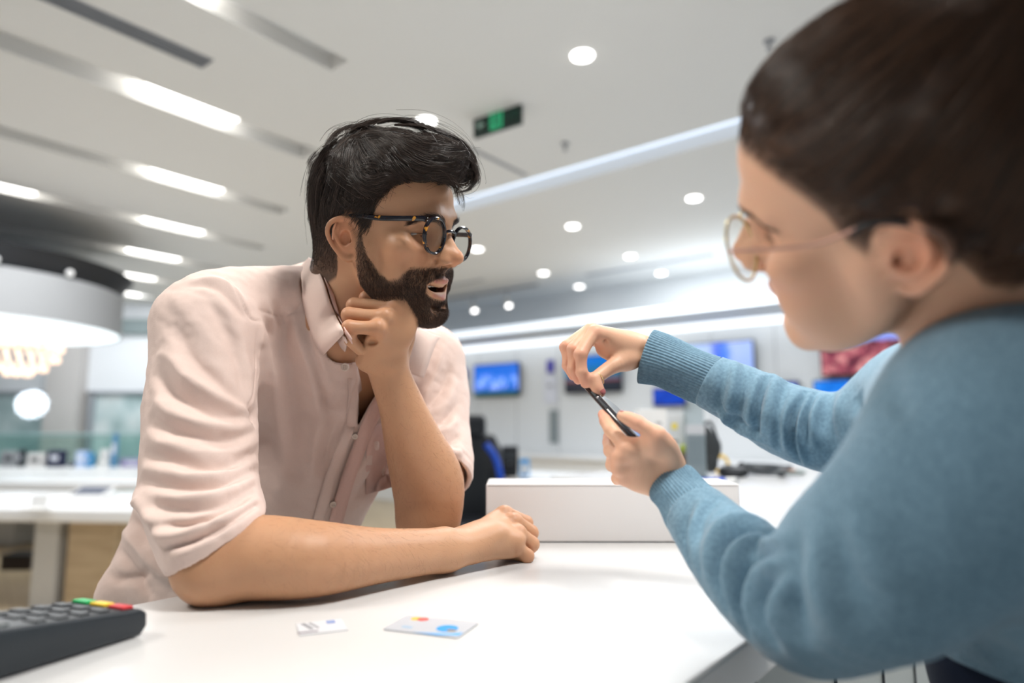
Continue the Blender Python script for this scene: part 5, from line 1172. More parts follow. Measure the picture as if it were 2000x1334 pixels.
# open neck
OPEN = [(628, 500), (648, 585), (672, 640), (692, 688), (703, 740), (697, 838), (722, 790), (748, 752), (790, 700), (812, 655), (840, 560), (820, 450), (640, 420)]
def fo_(P_):
    px, py = proj(P_); d = poly_sd(px, py, OPEN)*P_[:, 1]/F
    return np.maximum(d, P_[:, 1]-1.035)
lo_, hi_ = P(600, 860, 0.8), P(860, 400, 1.04)
S.func(fo_, np.minimum(lo_, hi_)-0.05, np.maximum(lo_, hi_)+0.05, 0.002, True)
S.tube([P(668, 660, 0.95), P(652, 560, 0.95)], [0.040, 0.046], k=0.002, sub=True)
# hem
half(S, P(400, 1205, 1.12), (-0.12, 0, -1), 0.34)
S.tube([P(390, 1230, 1.12), P(410, 1150, 1.12)], [0.165, 0.165], [0.105, 0.105], n=(0.35, 1, 0), k=0.002, sub=True)
V, Fq = S.mesh(0.0024)
V = smooth_mesh(V, Fq, 2, 0.5)
A_ = 0.0042
LN = [  # amplitude, width, points of the photograph's folds
 # right sleeve
 (A_, 0.009, [(484, 806), (440, 790), (370, 745), (318, 690)]), (-A_*0.9, 0.008, [(482, 815), (420, 812), (350, 775), (305, 730)]),
 (A_*1.2, 0.010, [(486, 828), (450, 842), (380, 825), (310, 790)]), (-A_, 0.008, [(492, 845), (440, 862), (370, 850), (300, 815)]),
 (A_*1.3, 0.011, [(496, 862), (440, 890), (370, 885), (292, 850)]), (-A_*1.2, 0.008, [(498, 886), (440, 912), (370, 908), (290, 885)]),
 (A_*1.2, 0.009, [(499, 900), (430, 930), (360, 930), (286, 915)]), (-A_*1.3, 0.007, [(498, 918), (430, 948), (350, 952), (286, 938)]),
 (A_, 0.008, [(498, 930), (430, 965), (350, 972), (288, 962)]), (-A_*1.1, 0.006, [(497, 948), (430, 985), (360, 995), (296, 990)]),
 (-A_*1.3, 0.0045, [(499, 962), (440, 998), (370, 1022), (304, 1030)]), (A_*1.0, 0.006, [(499, 975), (440, 1012), (370, 1040), (312, 1050)]), (-A_*1.3, 0.004, [(499, 988), (440, 1026), (380, 1054), (322, 1070)]), (A_*0.9, 0.006, [(499, 998), (440, 1038), (390, 1068), (336, 1090)]),
 (-A_*0.8, 0.008, [(345, 640), (375, 700), (430, 750), (478, 795)]), (A_*0.8, 0.010, [(330, 660), (360, 725), (420, 775), (470, 800)]),
 (-A_*0.7, 0.008, [(400, 575), (440, 640), (465, 710), (480, 785)]), (A_*0.6, 0.010, [(425, 575), (462, 640), (482, 710), (490, 780)]),
 (A_*0.7, 0.012, [(350, 590), (390, 640), (430, 700)]), (-A_*0.8, 0.007, [(372, 558), (410, 556), (445, 580), (470, 612)]), (A_*0.8, 0.007, [(380, 548), (420, 545), (455, 565), (482, 600)]),
 (-A_*0.6, 0.010, [(320, 720), (340, 770), (390, 800)]), (A_*0.6, 0.010, [(300, 760), (330, 810), (390, 832), (450, 835)]),
 (-A_*0.6, 0.008, [(296, 830), (330, 845), (360, 860)]), (A_*0.5, 0.008, [(300, 870), (350, 865), (400, 868)]),
 # seams
 (-0.0016, 0.0018, [(442, 545), (462, 575), (488, 622), (505, 628)]), (-0.0016, 0.0018, [(500, 640), (500, 700), (494, 760), (484, 802)]), (0.0012, 0.003, [(506, 640), (506, 700), (500, 760)]),
 (-0.0016, 0.0018, [(505, 606), (540, 617), (570, 612), (590, 592)]),
 # chest
 (A_*1.92, 0.014, [(506, 640), (530, 720), (545, 800), (560, 880), (555, 950)]), (-A_*1.60, 0.012, [(530, 640), (560, 720), (575, 800)]),
 (A_*1.44, 0.010, [(570, 620), (600, 690), (618, 760), (625, 830)]), (-A_*1.44, 0.009, [(545, 600), (555, 640), (545, 690)]), (A_*1.28, 0.008, [(520, 590), (535, 640), (540, 680)]),
 (-A_*1.92, 0.010, [(490, 815), (520, 800), (530, 760)]), (A_*1.60, 0.010, [(498, 840), (530, 900), (560, 960), (565, 1010)]), (-A_*1.60, 0.012, [(505, 900), (520, 960), (525, 1010)]),
 (-A_*1.28, 0.008, [(598, 640), (612, 690), (628, 740), (642, 790)]), (A_*1.12, 0.007, [(610, 640), (628, 700), (640, 750)]),
 (A_*1.28, 0.009, [(640, 800), (620, 860), (610, 930)]), (-A_*1.12, 0.008, [(660, 820), (640, 870), (630, 920)]),
 (-A_*1.28, 0.008, [(690, 860), (672, 920), (655, 980)]),
 (A_*1.12, 0.010, [(740, 840), (720, 890), (680, 940)]), (-A_*0.96, 0.010, [(750, 880), (720, 940), (690, 980)]),
 # left shoulder and sleeve
 (A_*0.9, 0.009, [(822, 660), (800, 700), (790, 740)]), (-A_*0.8, 0.008, [(845, 660), (830, 700), (815, 745)]), (A_*0.9, 0.008, [(868, 680), (850, 730), (832, 780)]),
 (-A_, 0.007, [(880, 720), (862, 760), (836, 795)]), (A_, 0.008, [(890, 750), (870, 790), (838, 812)]), (-A_*1.1, 0.007, [(893, 790), (870, 820), (840, 832)]),
 (A_*1.1, 0.008, [(893, 820), (870, 842), (845, 848)]), (-A_*1.1, 0.006, [(898, 850), (880, 862), (858, 862)]), (A_, 0.007, [(902, 880), (885, 885), (865, 878)]), (-A_, 0.006, [(903, 905), (888, 905), (872, 895)]),
 (A_*0.6, 0.007, [(812, 665), (830, 650), (850, 655)]), (-A_*0.6, 0.006, [(805, 690), (822, 672), (845, 670)]),
 # lower left back and hem
 (A_*1.98, 0.010, [(262, 960), (300, 1010), (330, 1060)]), (-A_*1.98, 0.010, [(240, 990), (280, 1050), (330, 1100)]), (A_*1.98, 0.010, [(245, 1040), (290, 1090), (330, 1130)]),
 (-A_*1.80, 0.009, [(225, 1060), (260, 1120), (290, 1160)]), (A_*1.62, 0.010, [(300, 1080), (290, 1130), (260, 1165)]), (-A_*1.44, 0.008, [(200, 1110), (235, 1130), (290, 1120)]),
 (-0.0022, 0.0022, [(272, 975), (240, 1030), (215, 1080), (200, 1130), (195, 1175)]), (0.0018, 0.003, [(280, 978), (248, 1030), (222, 1085), (207, 1135)]),
]
bv_ = bvh_of(V, Fq)
V = folds(V, Fq, LN, bv_, 1.45)
N = normals(V, Fq)
# soft irregular cloth relief, and puckers along the side seam
V = V+N*(0.0012*vnoise(V, 0.035, 3)+0.0009*vnoise(V@np.array([[1, 0, 0], [0, 1, 0], [0.9, 0, 1.0]]), 0.017, 5)+0.0004*vnoise(V, 0.007, 9))[:, None]
me = mesh_np('shirt', V, Fq); shirt = link('shirt', me, M_SHIRT); reparent(shirt, man)
SB = bvh_of(V, Fq); BB = None
def on(px, py, off=0.002, bv=None, fall=1.0):
    h = cast(bv or SB, px, py)
    if h is None: return P(px, py, fall)
    return h+unit(CAM-h)*off
def patch(name, A, B, m=4, th=0.0012, mat_=None, parent=None, curl=0.0, label=None):
    """cloth strip between two 3-D curves"""
    A = catmull(A, 6); B = catmull(B, 6); n = min(len(A), len(B)); A = A[:n]; B = B[:n]
    T = np.linspace(0, 1, m+1); G = np.array([[A[i]*(1-t)+B[i]*t+unit(CAM-A[i])*curl*math.sin(math.pi*t) for t in T] for i in range(n)])
    V = G.reshape(-1, 3); Fc = [(i*(m+1)+j, i*(m+1)+j+1, (i+1)*(m+1)+j+1, (i+1)*(m+1)+j) for i in range(n-1) for j in range(m)]
    fa = Fc[len(Fc)//2]; nr_ = np.cross(V[fa[1]]-V[fa[0]], V[fa[2]]-V[fa[0]])
    if nr_@(CAM-V[fa[0]]) < 0: Fc = [f[::-1] for f in Fc]
    me = mesh_np(name, V, Fc); o = link(name, me, mat_ or M_SHIRT)
    md = o.modifiers.new('thickness', 'SOLIDIFY'); md.thickness = th; md.offset = 1 if True else 0
    if parent is not None: reparent(o, parent)
    return o
def button(px, py, rad, off, parent, bv=None):
    h = cast(bv or SB, px, py); c = on(px, py, off, bv, 0.95); r_, nr, _, _ = (bv or SB).find_nearest(Vector(c)); nr = np.array(nr)
    if nr@(CAM-c) < 0: nr = -nr
    R = frame(nr, (1, 0, 0)); mb = MB()
    mb.cyl(c, c+nr*0.0018, rad, rad*0.98, n=24); mb.tube([c+nr*0.0018+R@np.array([rad*0.82*math.cos(a), rad*0.82*math.sin(a), 0]) for a in np.linspace(0, 2*math.pi, 25)[:-1]], rad*0.17, n=6, closed=True)
    o = mb.build('button', M_BUTTON, smooth=True); reparent(o, parent)
    mb = MB()
    for sx in (-1, 1):
        for sy in (-1, 1): q = c+nr*0.0019+R@np.array([sx*rad*0.25, sy*rad*0.25, 0]); mb.cyl(q, q+nr*0.0002, rad*0.12, n=8)
    reparent(mb.build('button_hole', M_BHOLE), o)
    return o
M_BUTTON = mat('button_cream', (0.80, 0.70, 0.62), 0.3); M_BHOLE = mat('button_hole_brown', (0.30, 0.2, 0.16), 0.6)
# placket: outer strip with the buttons, inner strip on the other side
pl = [(664, 652), (684, 688), (703, 740), (703, 790), (692, 838), (674, 885), (658, 930), (645, 975), (632, 1022)]
patch('placket', [on(x, y, 0.0030) for x, y in pl], [on(x-24+max(0, (700-y))*0.12, y+4, 0.0022) for x, y in pl], 3, 0.0016, parent=shirt)
pr = [(745, 762), (722, 795), (702, 838), (684, 885), (668, 930), (654, 975), (641, 1022)]
patch('inner_placket', [on(x, y, 0.0038) for x, y in pr], [on(x+26, y+6, 0.0034) for x, y in pr], 3, 0.0014, M_SHIRT_IN, parent=shirt)
for px, py in ((674, 717), (693, 852), (650, 985)): button(px, py, 0.0058 if py < 800 else 0.0045, 0.0042, shirt)
# chest pocket
pk = [[on(716+k*12.5, 836-k*4.0+j*26, 0.0034) for k in range(5)] for j in range(6)]
pk = np.array(pk); Vp = pk.reshape(-1, 3); Fp = [(i*5+j, i*5+j+1, (i+1)*5+j+1, (i+1)*5+j) for i in range(5) for j in range(4)]
o = link('chest_pocket', mesh_np('chest_pocket', Vp, Fp), M_SHIRT_IN); md = o.modifiers.new('thickness', 'SOLIDIFY'); md.thickness = 0.0016; md.offset = 1; reparent(o, shirt)
# collar
MB_ = bvh_of(MV, MF)
def onb(px, py, off): 
    h = cast(MB_, px, py); return h+unit(CAM-h)*off
iA = [P(604, 505, 1.0), P(617, 518, 0.965), onb(632, 548, 0.012), onb(644, 586, 0.011), onb(657, 618, 0.010), onb(668, 640, 0.010), onb(672, 652, 0.011)]
oB = [P(592, 518, 0.985), P(589, 550, 0.925), on(594, 590, 0.007), on(602, 625, 0.006), on(612, 655, 0.006), on(622, 677, 0.006), on(634, 692, 0.006)]
clr = patch('collar', iA, oB, 8, 0.0022, parent=shirt, curl=0.004)
patch('collar_stand', [p+unit(CAM-p)*(-0.004)+[0.002, 0, 0.0] for p in iA], [on(668-5*k, 700-18*k, 0.0015, fall=0.97) if False else p+np.array([0.010, 0.006, -0.012]) for k, p in enumerate(iA)], 3, 0.0012, M_SHIRT_IN, parent=shirt)
iC = [onb(668, 640, 0.012), onb(680, 652, 0.011), onb(684, 668, 0.010)]
oC = [on(655, 668, 0.005), on(666, 682, 0.005), on(677, 694, 0.005)]
patch('collar_tip', [on(661, 648, 0.010, MB_), on(672, 655, 0.009, MB_), on(679, 668, 0.008, MB_)], [on(652, 668, 0.006), on(662, 682, 0.006), on(674, 692, 0.006)], 4, 0.0018, parent=shirt)
button(630, 668, 0.0045, 0.009, shirt); button(655, 661, 0.0040, 0.012, shirt)
# the far collar leaf and the band round the back of the neck
bk_ = [P(812, 640, 1.02), P(800, 655, 1.0), P(786, 690, 0.985), P(775, 720, 0.985)]
patch('far_collar', bk_, [p+np.array([0.035, 0.03, -0.012]) for p in bk_], 4, 0.002, parent=shirt)
nbk = [hw((-0.050, -0.060, -0.075)), hw((-0.03, -0.088, -0.068)), hw((0.0, -0.098, -0.066)), hw((0.03, -0.088, -0.070)), hw((0.055, -0.05, -0.085))]
patch('collar_back', nbk, [p+np.array([-0.012, 0.012, -0.035]) for p in nbk], 4, 0.002, parent=shirt)

# trousers and shoes, mostly behind the counter
S = Sculpt(); hipc = P(400, 1200, 1.13); hp = np.array([hipc[0]-0.06, hipc[1]+0.06, hipc[2]-0.03])
S.ell(hp+[0, 0, -0.02], (0.165, 0.125, 0.13), 0.03)
axis = BX
for s_ in (-1, 1):
    a = hp+AX*0.085*s_*1.0+[0, 0, -0.07]; kn = np.array([a[0]-0.01+BX[0]*0.02, a[1]+BX[1]*0.02, 0.50]); an = kn+np.array([BX[0]*0.05, BX[1]*0.05, -0.40])
    S.tube([a, (a+kn)/2, kn, (kn+an)/2, an], [0.092, 0.085, 0.066, 0.062, 0.054], k=0.04)
half(S, hp+[0, 0, 0.075], (0, 0, 1), 0.24)
V, Fq = S.mesh(0.006); link('trousers', mesh_np('trousers', V, Fq), M_DENIM, None); tr = bpy.data.objects['trousers']; reparent(tr, man)
for s_ in (-1, 1):
    a = hp+AX*0.085*s_; b = np.array([a[0]-0.01+BX[0]*0.07, a[1]+BX[1]*0.07, 0.0])
    S = Sculpt(); f_ = -BX; S.tube([b+[0, 0, 0.05]+BX*0.03, b+f_*0.10+[0, 0, 0.04], b+f_*0.20+[0, 0, 0.03]], [0.045, 0.045, 0.035], k=0.02); S.tube([b+[0, 0, 0.05], b+[0, 0, 0.12]], 0.045, k=0.02)
    half(S, b+f_*0.08+[0, 0, 0.009], (0, 0, -1), 0.2)
    V, Fq = S.mesh(0.005); sh = link('shoe', mesh_np('shoe', V, Fq), M_BLACK); reparent(sh, man)
print('shirt done')
# ------------------------------------------------------------------ glasses, eyes, teeth, hair and beard of the man
M_IRIS = mat('iris_brown', (0.06, 0.025, 0.012), 0.1)
eyes(HM, HT, man, M_IRIS, (-0.15, 1, -0.55), M_BEARD, 0.40, nl=26, ll=0.0075)
M_TORT = mat('tortoiseshell', (0.008, 0.006, 0.010), 0.12, coat=0.4); co = objco(M_TORT)
lk(M_TORT, ramp(M_TORT, noise(M_TORT, co, 110, 2, 0.4), [(0.60, (0.006, 0.006, 0.012)), (0.64, (0.05, 0.018, 0.008)), (0.67, (0.60, 0.26, 0.03)), (0.85, (0.75, 0.4, 0.05))]), bsdf(M_TORT).inputs['Base Color'])
gl = empty('eyeglasses', hw((0, 0.098, 0.01))); tag(gl, 'dark tortoiseshell round eyeglasses worn by the bearded man', 'eyeglasses')
g0 = len(bpy.data.objects)
def build_glasses(gl, *a, **k):
    before = set(bpy.data.objects); glasses_frame(*a, **k)
    new = [o for o in bpy.data.objects if o not in before and o.parent is None]
    for o in new: reparent(o, gl)
build_glasses(gl, 'g', HM, HT, None, M_TORT, M_TORT, lens_c=(0.0358, 0.1005, 0.0085), rx=0.0232, rz=0.0225, rim=0.0018, arm=0.0019, roll=0.11, jz=0.72, wrap=0.05)
# teeth and tongue
M_TOOTH = mat('tooth_ivory', (0.82, 0.76, 0.68), 0.18); M_TONGUE = mat('tongue_pink', (0.45, 0.14, 0.12), 0.35)
for i in range(-5, 6):
    a = i*0.23; x = 0.0270*math.sin(a); y = 0.0595+0.0295*math.cos(a); wd_ = 0.0062 if i == 0 or abs(i) > 2 else 0.0068
    if i == 0: continue
    xx = 0.0270*math.sin((abs(i)-0.5)*0.235)*(1 if i > 0 else -1); yy = 0.0580+0.0295*math.cos((abs(i)-0.5)*0.235)
    S = Sculpt(); S.set_frame(HM, HT); ang = (abs(i)-0.5)*0.235*(1 if i > 0 else -1); R = np.array([[math.cos(ang), math.sin(ang), 0], [-math.sin(ang), math.cos(ang), 0], [0, 0, 1]])
    S.box((xx, yy, -0.0505-0.0004*abs(i)*0), (0.0031, 0.0022, 0.0056 if abs(i) != 3 else 0.0064), R=R, rd=0.0017)
    V, Fq = S.mesh(0.0007); o = link('tooth', mesh_np('tooth', V, Fq), M_TOOTH); reparent(o, man)
S = Sculpt(); S.set_frame(HM, HT); S.ell((0, 0.066, -0.0665), (0.016, 0.020, 0.0045)); V, Fq = S.mesh(0.0015); o = link('tongue', mesh_np('tongue', V, Fq), M_TONGUE); reparent(o, man)

HB_all = bvh_of(MV, MF)
def surf_local(p):
    """nearest point on the body to a head-frame point"""
    r_, n_, _, _ = HB_all.find_nearest(Vector(hw(p))); return np.array(r_), np.array(n_)
# ---- short facial hair: roots on the skin, combed down and forward
def sample_surface(V, Fq, wgt, n):
    a = np.linalg.norm(np.cross(V[Fq[:, 2]]-V[Fq[:, 0]], V[Fq[:, 3]]-V[Fq[:, 1]]), axis=1)*wgt[Fq].mean(1); p = a/a.sum()
    f = RNG.choice(len(Fq), n, p=p); u, v = RNG.random(n)[:, None], RNG.random(n)[:, None]; q = V[Fq[f]]
    return (q[:, 0]*(1-u)+q[:, 1]*u)*(1-v)+(q[:, 3]*(1-u)+q[:, 2]*u)*v, f
def short_hair(name, V, Fq, N, wgt, n, length, r0, mat_, parent, M, t, dirf, lift=0.35, seg=5, jit=0.35, curl=0.0, rnd_len=0.5):
    Pn, f = sample_surface(V, Fq, wgt, n); Nn = N[Fq[f]].mean(1); Nn /= np.linalg.norm(Nn, axis=1)[:, None]
    Ln = (Pn-t)@M; d = dirf(Ln)@M.T; d = d+RNG.normal(0, jit, d.shape); d -= (d*Nn).sum(1)[:, None]*Nn; d /= np.linalg.norm(d, axis=1)[:, None]+1e-9
    d0 = d*(1-lift)+Nn*lift; d0 /= np.linalg.norm(d0, axis=1)[:, None]
    le = (length(Ln) if callable(length) else np.full(n, length))*(1-rnd_len*RNG.random(n)); s = np.linspace(0, 1, seg)
    side = np.cross(Nn, d); cu = RNG.normal(0, curl, n)
    C = Pn[:, None]-Nn[:, None]*0.0006+d0[:, None]*(le[:, None]*s)[..., None]+d[:, None]*(le[:, None]*0.25*s**2)[..., None]-Nn[:, None]*(le[:, None]*lift*0.4*s**2)[..., None]+side[:, None]*(le[:, None]*cu[:, None]*s**2)[..., None]
    o = strands(name, C, r0, r0*0.35, mat_, None); reparent(o, parent); return o
def beard_dir(L):
    a = np.sign(L[:, 0]); y, z = L[:, 1], L[:, 2]; d = np.zeros_like(L)
    d[:, 2] = -1.0; d[:, 1] = np.interp(y, [0, 0.03, 0.07, 0.09], [0.15, 0.55, 0.5, 0.25])
    mu = (y > 0.075) & (z > -0.052); d[mu, 0] = a[mu]*0.9; d[mu, 1] = -0.2; return d
bl = lambda L: np.interp(L[:, 1], [0.0, 0.03, 0.07, 0.09], [0.006, 0.0085, 0.0085, 0.0080])*np.where(L[:, 2] > -0.052, 0.75, 1.0)
bw = bk.copy()
short_hair('beard', MV, MF, MN, bw**1.5, 26000, bl, 0.00016, M_BEARD, man, HM, HT, beard_dir, 0.42, 5, 0.30, 0.25)
# eyebrows
def brow_w(L, male=True):
    a = np.abs(L[:, 0]); c = np.interp(a, [0.010, 0.022, 0.036, 0.050], [0.0285, 0.0335, 0.0345, 0.0265]); th_ = np.interp(a, [0.008, 0.016, 0.034, 0.052], [0.0040, 0.0058, 0.0046, 0.0016])*(1 if male else 0.7)
    return np.exp(-((L[:, 2]-c)/th_)**4)*(a > 0.008)*(a < 0.052)*(L[:, 1] > 0.05)
bwv = brow_w(ML)*(~HAND)
def brow_dir(L): d = np.zeros_like(L); d[:, 0] = np.sign(L[:, 0]); d[:, 2] = np.interp(np.abs(L[:, 0]), [0.01, 0.03, 0.05], [0.6, 0.1, -0.4]); return d
short_hair('eyebrows', MV, MF, MN, bwv, 2600, 0.0085, 0.00020, M_BEARD, man, HM, HT, brow_dir, 0.22, 5, 0.16, 0.1)
# stubbly nape and temples
short_hair('cropped_hair', MV, MF, MN, sk*(ML[:, 2] < 0.075), 16000, lambda L: np.interp(L[:, 2], [-0.065, -0.045, 0.0, 0.05], [0.0015, 0.004, 0.011, 0.020]), 0.00022, M_HAIR_MAN, man, HM, HT, lambda L: np.stack([np.zeros(len(L)), -0.55*np.ones(len(L)), -0.9*np.ones(len(L))], 1), 0.30, 5, 0.2, 0.15)
# ---- the mop: a volume that gives the outline, then locks that follow drawn strokes
S = Sculpt(); S.set_frame(HM, HT)
S.ell((0, -0.022, 0.070), (0.080, 0.092, 0.084), 0.02); S.ell((0, -0.040, 0.035), (0.0755, 0.078, 0.072), 0.02)
S.ell((0, 0.030, 0.112), (0.066, 0.062, 0.036), 0.02)
S.tube([(-0.062, 0.020, 0.096), (-0.030, 0.062, 0.110), (0.0, 0.086, 0.114), (0.030, 0.080, 0.106), (0.060, 0.036, 0.090)], [0.022, 0.024, 0.025, 0.024, 0.020], k=0.02)
S.tube([(0.030, 0.088, 0.104), (0.010, 0.103, 0.105), (-0.020, 0.104, 0.100)], [0.016, 0.019, 0.016], k=0.02)
S.tube([(0.070, 0.018, 0.070), (0.072, 0.030, 0.085)], 0.014, k=0.02)
S.set_frame()
def skin_cut(P_):      # keep the mop off the face, the ears and the neck
    L = (P_-HT)@HM; a = np.abs(L[:, 0]); y, z = L[:, 1], L[:, 2]
    hz = np.interp(y, [-0.12, -0.075, -0.05, -0.030, -0.012, 0.008, 0.018, 0.032, 0.050, 0.070, 0.085, 0.11], [-0.035, -0.045, -0.035, 0.004, 0.038, 0.040, 0.030, 0.050, 0.070, 0.082, 0.083, 0.080])
    return z-hz
S.func(lambda P_: skin_cut(P_), HT-0.2, HT+0.2, 0.008, True)
V, Fq = S.mesh(0.0024); Nn = normals(V, Fq)
HV, HF = V, Fq
# grooves along the flow
Lh = (V-HT)@HM
V = V+Nn*(0.0016*vnoise(np.c_[Lh[:, 0]*2.2, Lh[:, 1]*0.7, Lh[:, 2]*1.6], 0.012, 4)+0.0012*vnoise(Lh, 0.02, 8))[:, None]-Nn*0.003
me = mesh_np('hair_mass', V, Fq); set_attr(me, 'rnd', np.clip(0.15+0.2*vnoise(Lh, 0.006, 2), 0, 1)); hm_ = link('hair', me, M_HAIR_MAN); reparent(hm_, man)
HBV = bvh_of(V, Fq)
def lock(pts, n, width, r0, seg=22, wave=0.0, lift=0.0, tip=0.0, bvh=None):
    """a lock of n hairs along a 3-D stroke"""
    pts = catmull(np.array(pts), 8); idx = np.linspace(0, len(pts)-1, seg); A = np.array([pts[int(i)]*(1-(i % 1))+pts[min(int(i)+1, len(pts)-1)]*(i % 1) for i in idx])
    T = np.gradient(A, axis=0); T /= np.linalg.norm(T, axis=1)[:, None]+1e-9
    up = []
    for p in A:
        r_, n_, _, _ = (bvh or HBV).find_nearest(Vector(p)); up.append(np.array(n_))
    up = np.array(up); sd = np.cross(T, up); sd /= np.linalg.norm(sd, axis=1)[:, None]+1e-9
    out = []; s = np.linspace(0, 1, seg); env = np.interp(s, [0, 0.25, 0.7, 1], [0.6, 1, 0.85, 0.25])
    for k in range(n):
        u = RNG.normal(0, 0.5)*width; v = abs(RNG.normal(0, 0.4))*width*0.35+lift; ph = RNG.random()*6.28; L0 = int(seg*RNG.uniform(0.0, 0.12)); 
        c = A+sd*(u*env)[:, None]+up*(v*env+0.0012)[:, None]+sd*(wave*np.sin(s*6+ph*0.15)*width)[:, None]+RNG.normal(0, 0.0004, 3)
        e = RNG.uniform(0.82, 1.0); ii = np.linspace(L0, (seg-1)*e, seg); c = np.array([c[int(i)]*(1-(i % 1))+c[min(int(i)+1, seg-1)]*(i % 1) for i in ii]); out.append(c)
    return out
def stroke(pts, off=0.001, bvh=None):
    out = []
    for q in pts:
        h = cast(bvh or HBV, q[0], q[1]); o = off if len(q) < 3 else q[2]
        if h is None:
            # beyond the outline: keep the depth of the nearest outline point
            ref = out[-1] if out else hw((0.02, 0.05, 0.11)); h = P(q[0], q[1], ref[1]+0.004); out.append(h); continue
        out.append(h+unit(CAM-h)*o)
    return out
ST = [  # drawn over the photograph, near side of the head, from root to tip
 [(640, 290), (665, 262), (705, 250), (745, 262)], [(655, 300), (690, 272), (735, 262), (790, 285)], [(680, 262), (725, 242), (775, 240), (820, 255), (850, 285)],
 [(735, 245), (785, 238), (830, 250), (870, 270), (895, 300)], [(770, 243), (820, 246), (868, 262), (905, 290), (925, 325)], [(800, 245), (850, 255), (895, 275), (922, 305), (930, 345)],
 [(760, 262), (800, 285), (840, 305), (880, 308), (910, 300)], [(745, 270), (785, 300), (830, 325), (875, 330), (905, 345)], [(770, 270), (815, 290), (860, 296), (900, 305), (922, 335), (925, 362)],
 [(800, 262), (845, 280), (885, 290), (915, 315), (925, 350), (905, 368)], [(830, 258), (870, 272), (905, 295), (928, 330), (922, 362), (895, 372)],
 [(720, 275), (760, 320), (800, 350), (840, 360), (865, 350)], [(735, 285), (765, 335), (800, 365), (830, 372), (850, 365)], [(700, 280), (735, 335), (775, 375), (810, 382), (835, 378)],
 [(690, 300), (715, 350), (755, 385), (795, 392), (822, 385)], [(720, 300), (740, 345), (775, 370), (815, 372)], [(840, 310), (865, 325), (880, 350), (900, 368)], [(820, 330), (845, 345), (872, 345), (890, 360), (893, 378)],
 [(660, 320), (690, 335), (725, 350), (760, 345), (790, 355)], [(650, 340), (680, 365), (715, 385), (750, 390)], [(690, 340), (720, 365), (760, 375), (800, 365)], 
 [(640, 320), (625, 360), (620, 410), (622, 460)], [(655, 330), (640, 380), (632, 425), (630, 470)], [(625, 325), (612, 365), (607, 410), (610, 455)], [(670, 350), (655, 400), (645, 425)],
 [(690, 370), (685, 400), (690, 425)], [(710, 385), (705, 410), (715, 440), (712, 465)], [(640, 300), (620, 325), (608, 360), (604, 400)], [(655, 275), (630, 300), (612, 335), (603, 370)],
 [(675, 270), (660, 300), (650, 340), (655, 380)], [(700, 262), (680, 300), (675, 345), (690, 385)], [(720, 262), (700, 310), (705, 355), (730, 395)], [(670, 385), (690, 400), (715, 402), (745, 398)],
 [(730, 350), (765, 385), (790, 395), (810, 405)], [(760, 300), (790, 330), (830, 345), (865, 335), (885, 320)], [(840, 262), (882, 282), (912, 312), (922, 345)], [(700, 250), (740, 255), (775, 275), (800, 300)]]
hairs = []
for q in ST:
    s3 = stroke(q, 0.0015)
    for rep_ in range(2):
        j = RNG.normal(0, 0.0025, 3); hairs += lock([p+j for p in s3], 60, 0.011, 0.00022, 20, 0.15, 0.0)
# fringe wisps over the forehead and flyaways
for q in ([(820, 372), (832, 385), (826, 400), (815, 412)], [(800, 378), (812, 392), (806, 408), (795, 415)], [(893, 365), (900, 380), (905, 395), (904, 412)], [(888, 368), (893, 385), (898, 402)]):
    s3 = [P(x, y, 0.862 if x < 850 else 0.90) for x, y in q]; hairs += lock(s3, 14, 0.004, 0.0002, 20, 0.1)
for _ in range(130):
    a = RNG.uniform(0, 2*math.pi); i = RNG.integers(len(ST)); s3 = stroke(ST[i], 0.002); j = RNG.normal(0, 0.006, 3); s3 = [p+j for p in s3]; s3.append(s3[-1]+RNG.normal(0, 0.003, 3)+(s3[-1]-s3[-2])*0.25); hairs += lock(s3, 1, 0.002, 0.00018, 20, 0.5, 0.004)
for _ in range(60):
    p0 = P(RNG.uniform(604, 612), RNG.uniform(305, 335), 0.96); p1 = p0+[-RNG.uniform(0.001, 0.004), 0, -RNG.uniform(0.003, 0.009)]; hairs += lock([p0+[0.01, 0, 0.01], p0, p1, p1+[0.0, 0, -RNG.uniform(0.001, 0.004)]], 1, 0.001, 0.00018, 20, 0.3)
# the far side and the crown: locks combed forward or down over the whole volume
Nn2 = normals(V, Fq); pr_, f_ = sample_surface(V, Fq, np.ones(len(V)), 330)
for p in pr_:
    L0 = (p-HT)@HM; c = [p]; q = p.copy(); top = L0[2] > 0.085
    for k in range(5):
        Lq = (q-HT)@HM
        dloc = np.array([0.25*np.sign(Lq[0])*(0 if top else 0.2)+0.25*math.sin(k*0.9), 1.0, 0.05]) if top else np.array([0.0, -0.25 if Lq[1] < 0.02 else 0.6, -1.0])
        r_, n_, _, _ = HBV.find_nearest(Vector(q)); n_ = np.array(n_); d = HM@dloc; d -= (d@n_)*n_; d = unit(d); q = np.array(r_)+d*0.011+n_*0.0006; r_, n_, _, _ = HBV.find_nearest(Vector(q)); q = np.array(r_)+np.array(n_)*0.001
        c.append(q.copy())
    hairs += lock(c, 22, 0.008, 0.00022, 20, 0.2)
o = strands('hair_locks', hairs, 0.00024, 0.00009, M_HAIR_MAN, None); reparent(o, hm_)
